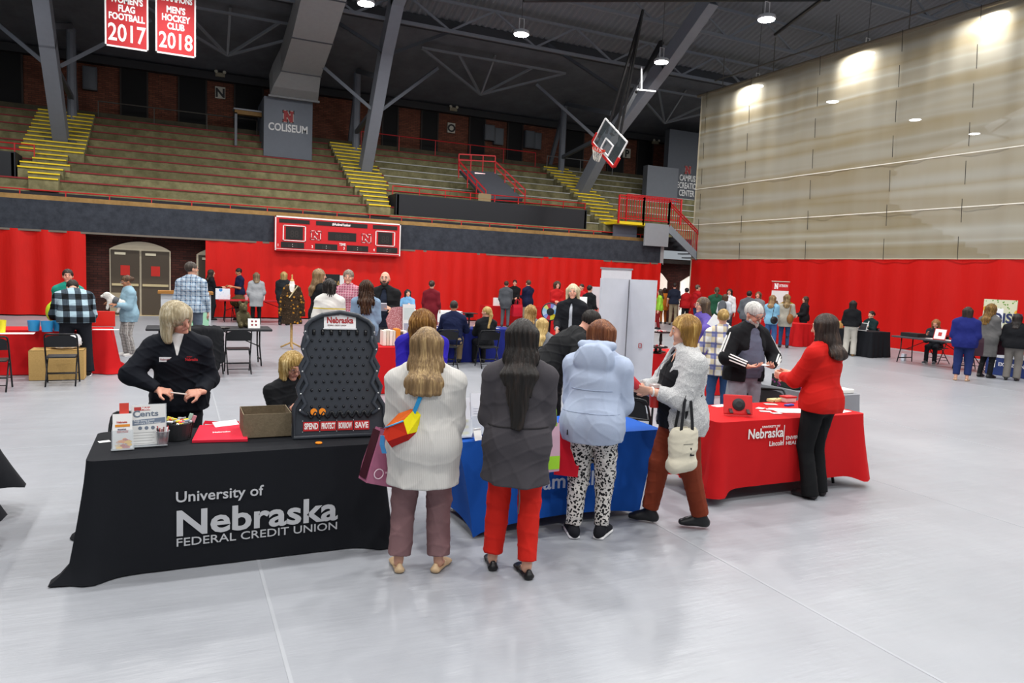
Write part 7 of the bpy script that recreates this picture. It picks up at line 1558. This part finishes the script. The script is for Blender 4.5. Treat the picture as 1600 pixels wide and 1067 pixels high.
def dog():
    c = D['wp'](V3((-.08, .33, 1.22))*D['s']); th = D['th']
    pr = [Prim((0, .02, -.02), (0, -.16, -.08), .085, .07, k=.04), Ell((0, .10, .08), (.062, .07, .062), k=.04), Prim((0, .13, .07), (0, .19, .055), .034, .026, k=.02), Ell((-.06, .08, .07), (.018, .035, .05), k=.02), Ell((.06, .08, .07), (.018, .035, .05), k=.02), Prim((0, .0, 0), (0, .09, .06), .06, .055, k=.04),
          Prim((-.05, .06, -.04), (-.06, .10, -.18), .028, .022, k=.03), Prim((.05, .06, -.04), (.05, .10, -.19), .028, .022, k=.03), Prim((-.05, -.13, -.1), (-.06, -.08, -.24), .036, .024, k=.03), Prim((.05, -.13, -.1), (.06, -.08, -.24), .036, .024, k=.03), Prim((0, -.2, -.08), (.02, -.27, -.0), .02, .014, k=.02)]
    o = blob('dog', pr, .009, cloth('d8d5cf', 40, .14, .6), noise=(.006, 60., 3)); o.location = c; o.rotation_euler = (0, 0, th-PI/2-.3); tag(o, 'small white dog held in the arms of the woman in light blue', 'dog')
    for q, r, m in (((0, .215, .06), .013, BLK), ((-.028, .158, .10), .009, BLK), ((.028, .158, .10), .009, BLK)): MB().lathe([(r*.5, -r*.8), (r, 0), (r*.5, r*.8)], 10, Matrix.Translation(q)).build('nose' if r > .01 else 'eye', m, o, world=False)
    b = blob('harness', [Prim((0, -.02, -.03), (0, -.09, -.055), .092, .088, k=.02, flat=1)], .012, plain('4a4c50', .6), o)
dog()
far(299, 15.85, 1.93, -12, 'tall man in a blue plaid shirt, back turned, behind the navy-fleece woman', dict(m=plaid('b9c9d6', '8299b0', '3f5874', 11., 'd8dee4', .10), off=.026, hem=.84, n='shirt', collar=.03), dkp('5f6b7a'), SH('3c342e', c2='6a6058'), turn=-55, glasses='2a2a2a', hands=((-.25, .12, .85), (.25, .12, .85)), w=1.08)
far(330, 26.5, 1.68, -78, 'woman with long dark hair holding a dark tray at the back table', T('14161c', hem=.85), dkp(), LG('2a1f18', '5a4030'), hands=Hn(.34, 1.12, .1))
far(374, 26.4, 1.76, 112, 'man in a navy polo shirt reading a card at the back table', T('161c3c', sl=.42, n='polo', hem=.86), dkp('6a6355'), SH('14100e'), nod=20, hands=Hn(.30, 1.12, .12), skin='tan')
far(400, 24.7, 1.66, 4, 'woman in a long grey cardigan, back turned, at the back red-topped table', T('9b9da0', hem=.60, off=.03, n='cardigan', flare=1.1), dkp('141518'), LG('6a5640', '9a835f', .2), hands=Hn(.2, .95, .22))
far(443, 24.5, 1.72, -20, 'blond woman in a dark hooded coat standing left of the dress form', T('1f2226', hem=.70, off=.035, n='coat'), dkp('17181c'), BB('9a7c46', 'd8bc80'), hands=((-.22, .15, .85), (.2, .2, .9)))
far(498, 14.6, 1.90, -70, 'woman with long light brown hair in a black blazer right of the dress form', T('17181b', hem=.78, off=.026, n='blazer'), dkp('17181b'), LG('7a5f40', 'b49468', .34), hands=CALM)
far(515, 12.9, 1.74, -10, 'dark-haired woman in a cream sweater with a yellow stripe, back turned', dict(m=stripes('d9d6d0', 'd8c23a', 3.2, .06, 2, .02), off=.028, hem=.75, n='sweater'), dkp(), BB('1f1a18', '6a645e', .16, amp=.008), turn=-40, hands=Hn(.2, 1.0, .2))
far(543, 14.3, 1.90, 172, 'smiling short-haired woman in a pink checked shirt facing the camera', dict(m=plaid('c08090', 'a05068', '7a3048', 20., 'd8b0b8', .2), off=.026, hem=.78, sl=.5, n='shirt', collar=.03), dkp('2a3a55'), SH('7a6a5c', c2='b0a090', t=.018), hands=Hn(.24, .98, .2), w=1.2, skin='pink')
far(571, 12.6, 1.74, 0, 'woman with long wavy brown hair half clipped up in a pale denim shirt, back turned', T('7d94ac', off=.024, hem=.78, n='shirt'), dkp('20304f'), LG('3a261a', '6a4a30', .42, amp=.010, t=.016, bw=.10), hands=Hn(.22, 1.0, .16))
far(600, 13.4, 1.91, 172, 'bald bearded man in a black jacket smiling and holding leaflets', T('17181a', off=.03, hem=.80, open=.10, n='jacket'), dkp('5a5f68'), dict(st='bald', c='2a1f18'), under=T('202736', off=.012, n='sweater'), beard='2d221b', hands=Hn(.26, 1.12, .12), skin='fair', w=1.1)
p = PEOPLE[-1]; o = MB().box((-.11, -.01, 0), (.11, .01, .16), p['M'] @ Matrix.Translation((0, .40, 1.22)) @ Matrix.Rotation(-.5, 4, 'X')).build('leaflet', plain('b8b4bc', .6)); tag(o, 'leaflets held by the bald man in black', 'leaflet')
far(636, 22.2, 1.62, 165, 'dark-haired woman in a light blue shirt seated behind the white table', T('6fa0c8', n='shirt', sl=.5), dkp('30343c'), BB('1a1412', None, .16), sit=.60, hands=Hn(.34, .92, .2), turn=30, skin='fair')
far(673, 19.6, 1.68, -15, 'woman in a maroon dress with dark hair pinned up beside the white poster', T('6a1420', hem=.45, off=.02, flare=1.1, n='dress', sl=.9), dkp('2a1014'), dict(st='bun', c='2a1c14', c2='6a4a34'), hands=((-.24, .1, .85), (.22, .15, .9)))
far(708, 14.4, 1.78, -6, 'man in a navy blazer and khaki trousers seated at the navy table, back turned', T('141c3c', off=.028, n='blazer'), dkp('8d7a5c', kw=.08), SH('2a2420', c2='55504a', t=.004), sit=.55, lean=6, hands=Hn(.4, .84, .2), skin='tan', w=1.12)
MB().lathe([(.075, -.03), (.066, .02)], 16, PEOPLE[-1]['M'] @ Matrix.Translation([float(c) for c in PEOPLE[-1]['Nk']])).build('shirt_collar', WHT, PEOPLE[-1]['root'])
far(760, 14.3, 1.64, 20, 'woman with a long blond ponytail and black blazer seated at the navy table', T('15171b', off=.024, n='blazer'), dkp('15171b'), dict(st='pony', c='a88a4e', c2='e2ca90', L=.34), sit=.50, turn=45, hands=Hn(.38, .82, .14))
far(789, 24.4, 1.69, -8, 'man in a grey suit, back turned, at the back red booth', T('4a4d52', off=.03, hem=.70, n='suit_jacket'), dkp('54575c'), SH('3a2a20'), hands=((-.2, .15, .9), (.12, .3, 1.05)))
far(802, 26.4, 1.72, 178, 'woman in black behind the back red booth between the suit and the navy hoodie', T('121316', hem=.8), dkp(), dict(st='pony', c='1d1512', L=.1), hands=Hn(.3, 1.02, .1), skin='pink')
far(823, 24.6, 1.75, 40, 'man in a navy hoodie and khaki trousers at the back red booth', T('161b38', off=.032, hem=.74, n='hoodie', collar=.03), dkp('a09682'), SH('4a3a2a'), hands=((-.05, .35, 1.1), (.1, .35, 1.1)))
tote('red carrier bag hanging by the navy-hoodie man at the back booth', pl(808, 24.3)+Vector((0, 0, .42)), .42, .14, .44, .2, plain('b8142a', .4), plain('b8142a', .4), 0, .2)
far(829, 12.95, 1.66, -10, 'woman with curled blond hair and grey top seated left of the prize wheel', T('6a6c72', off=.026, n='top'), dkp(), LG('a58450', 'e0c894', .26, amp=.010, t=.020), sit=.60, turn=-10, hands=Hn(.36, .8, .14))
far(848, 11.0, 1.62, -14, 'woman with straight pale blond hair and grey top seated in front of the prize wheel', T('77797d', off=.026, n='top'), dkp(), LG('b99a5c', 'ecd9a4', .36, t=.016), sit=.50, turn=-10, hands=Hn(.36, .8, .14))
far(868, 22.6, 1.76, 200, 'curly-haired woman in a red long-sleeved top behind the prize wheel', T('b01a1c', hem=.82), dkp('1c2030'), BB('3a2a1e', '6a5038', .14, amp=.012, t=.022), hands=Hn(.26, 1.05, .12), skin='pink')
W_ = far(893, 11.4, 1.82, 172, 'white-haired woman in a black jacket facing the camera behind the bent man', T('15171c', off=.032, hem=.78, open=.04, n='jacket', collar=.03), dkp('1c1e24'), LG('c2b28e', 'efe6cc', .25, t=.020, SL=.24, sw=.09), under=T('b8bcc4', off=.01, n='shirt'), hands=Hn(.26, .98, .2), skin='pink', turn=2)
far(906, 22.8, 1.70, 150, 'person in red half hidden behind the white-haired woman', T('b01c22', hem=.82), dkp(), SH('2a1d16'), hands=Hn(.26, 1.0, .14))
far(919, 20.4, 1.70, -30, 'person in black with a bare nape beside the grey sign board', T('131417', hem=.70, n='tunic'), dkp('141518'), SH('1d1612'), hands=((-.05, .3, 1.0), (.2, .2, .95)))
o = sheet('white leaflet held by the person in black at the red booth', *(pl(910, 20.1)+Vector((0, 0, .95))), .28, .02, -.3, h=.40)
far(1029, 24.0, 1.60, 90, 'person in lime green at the edge of the white panel', T('8fc43a', hem=.8), dkp('7a1a1e'), LG('3a2a1a'))
far(1051, 26.2, 1.86, -5, 'man in a navy shirt and khaki trousers, back turned, by the arched doorway', T('1a2030', sl=.45, n='shirt', hem=.86), dkp('8d836c'), SH('241c18'), hands=((-.27, .08, .86), (.24, .2, .95)))
far(1036, 27.0, 1.62, 20, 'person in an orange-brown coat half hidden beside the navy-shirted man', T('b0641e', hem=.65, off=.03, n='coat'), dkp('8a4a1a'), BB('2a1c14'))
far(1070, 26.0, 1.66, 25, 'person in a red jacket and dark cap right of the navy-shirted man', T('a8181c', hem=.80, off=.03, n='jacket'), dkp('1c1d22'), SH('1c1c20', t=.02))
far(1087, 24.3, 1.83, -62, 'man in a red jersey with white shoulder trim and jeans', T('a8161c', sl=.5, hem=.82, n='jersey'), jeans(), SH('4a3c34', c2='7a6a60'), hands=Hn(.32, 1.05, .12), w=1.15)
far(1117, 20.6, 1.79, 5, 'person in a dark green sweatshirt with a ponytail, back turned', T('1f4a36', hem=.8, off=.03, n='sweatshirt'), dkp('22252c'), dict(st='pony', c='4a3828', L=.2), w=1.2)
far(1137, 22.0, 1.74, 165, 'woman with long dark hair in a white top facing the camera', T('d6d6d8', hem=.8), dkp('30343c'), LG('1d1512', '4a3426', .3), skin='pink')
Bp = far(1131, 19.4, 1.58, -20, 'person in a white hooded top wearing a grey backpack', T('c3c6cc', hem=.8, off=.03, n='hoodie'), dkp('2a3040'), BB('4a3626'), hands=Hn(.2, 1.0, .18))
bk = blob('backpack', [Ell((0, -.24, 1.18), (.15, .09, .22), k=.05), Ell((0, -.32, 1.08), (.11, .05, .12), k=.04)], .02, cloth('53575c')); bk.location = Bp['root'].location; bk.rotation_euler = (0, 0, Bp['th']-PI/2); tag(bk, 'grey backpack worn over the white hooded top', 'backpack')
far(1168, 18.6, 1.73, -15, 'man in a grey hoodie, back turned, left of the tall banner', T('55585e', hem=.78, off=.036, n='hoodie', collar=.05), dkp('2a2d34'), SH('1a1411'), hands=((-.26, .2, .95), (.2, .2, .95)), w=1.2)
far(1182, 19.8, 1.70, 160, 'woman with brown hair in a grey top facing the camera behind the grey hoodie', T('7a7c80', hem=.8), dkp(), BB('5a3e28', '8a6444', .18), skin='pink')
far(1205, 17.1, 1.65, -22, 'woman in a light blue T-shirt and jeans with a black shoulder bag', T('7fb0cc', sl=.45, hem=.78, n='t_shirt'), dict(m=cloth('3a5a8c'), n='jeans', hw=.085, kw=.08), LG('7a5a3a', 'b8966a', .28), hands=((-.1, .3, 1.1), (.12, .3, 1.1)))
o = blob('shoulder_bag', [Ell((0, 0, .12), (.14, .07, .12), k=.03), Prim((-.08, 0, .2), (-.02, .02, .55), .012, k=.02)], .016, BLK); q = pl(1211, 16.85); o.location = (q.x, q.y, .78); tag(o, 'black shoulder bag on the woman in light blue', 'bag')
far(1227, 17.2, 1.69, 2, 'woman in a cream and mustard long cardigan with blond hair, back turned', dict(m=stripes('a9a498', '8a6d1e', .55, .40, 2, .22), off=.03, hem=.68, flare=1.08, n='cardigan'), jeans(), LG('6a5334', 'c0a26c', .30), hands=((-.2, .2, 1.0), (.24, .25, 1.0)), shoe=('1c1a1c', 3))
o = blob('handbag', [Ell((0, 0, .16), (.12, .08, .16), k=.03), Prim((-.05, 0, .3), (0, 0, .6), .014, k=.02)], .016, plain('8a5a2a', .5)); q = pl(1236, 17.0); o.location = (q.x, q.y, .78); tag(o, 'tan handbag on the shoulder of the mustard cardigan', 'bag')
far(1256, 18.8, 1.61, 110, 'woman in a black jacket with brown bobbed hair behind the red table at the divider', T('17181b', hem=.8, off=.03, n='jacket'), dkp(), BB('3a271c', '5a4030', .16), hands=Hn(.3, 1.0, .12), skin='pink')
far(1331, 15.0, 1.61, -6, 'woman in a black sweater and off-white wide trousers, back turned, at the black-draped table', T('121317', hem=.92, off=.026, n='sweater'), dict(m=cloth('b5b1a8'), hw=.085, kw=.086, hem=.05), BB('16110f', None, .17), hands=Hn(.24, .98, .2), shoe=('8a6a44', 0))
far(1361, 15.7, 1.64, 140, 'seated woman in a dark teal cardigan and headband behind the black-draped table', T('14282a', open=.05, off=.028, n='cardigan'), dkp(), dict(st='bun', c='1d1512'), under=T('d8dad8', off=.01, n='shirt'), sit=.54, hands=Hn(.32, .86, .16), skin='fair')
far(1466, 13.25, 1.62, 165, 'seated woman in a dark cardigan leaning at the bare far table', T('2a2b31', off=.028, n='cardigan'), dkp('1a1c22'), LG('8a5a34', 'b8864e', .22), sit=.50, lean=16, nod=14, hands=Hn(.34, .84, .16), skin='pink', shoe=('5a5d62', 1))
far(1502, 10.45, 1.66, -2, 'woman in a royal blue blazer and navy trousers, back turned, near the divider', T('1c2468', hem=.78, off=.034, n='blazer', flare=1.06), dkp('1f2c5c', hw=.07, kw=.085, hem=.14), BB('2a1f1a', '4a382e', .13), hands=((-.2, .22, 1.0), (.2, .22, 1.0)), shoe=('b8977a', 2), w=1.22, bd=1.2, py=590)
far(1538, 10.75, 1.73, -38, 'woman in a long grey coat and black boots with long golden-brown hair', T('5f5e5e', hem=.50, off=.034, n='coat', flare=1.08), dkp('15161a'), LG('6a4c24', 'a8843e', .34, amp=.008, t=.020), hands=Hn(.3, 1.05, .12), shoe=('17171a', 3), py=590)
far(1580, 10.25, 1.54, -8, 'woman in a black sweater and grey trousers with dark hair at the right edge', T('15161a', hem=.84, off=.034, n='sweater'), dict(m=cloth('76726e'), hw=.085, kw=.088, hem=.06), LG('1a1412', '3a2c26', .24, t=.016), hands=((-.24, .22, 1.0), (.24, .22, 1.0)), w=1.25, bd=1.2, py=590)
for px, Y, lb, h_ in ((1521, 10.6, 'pink-edged clear bag hanging between the royal blue blazer and the grey coat', 'c07a9c'), (1560, 10.7, 'pink and dark bag hanging behind the grey coat', 'd29ab4')):
    q = pl(px, Y, 560); tote(lb, q+Vector((0, 0, .55)), .34, .12, .42, -.6, plain('3a1c2a', .4), plain(h_, .4), 0, .22)
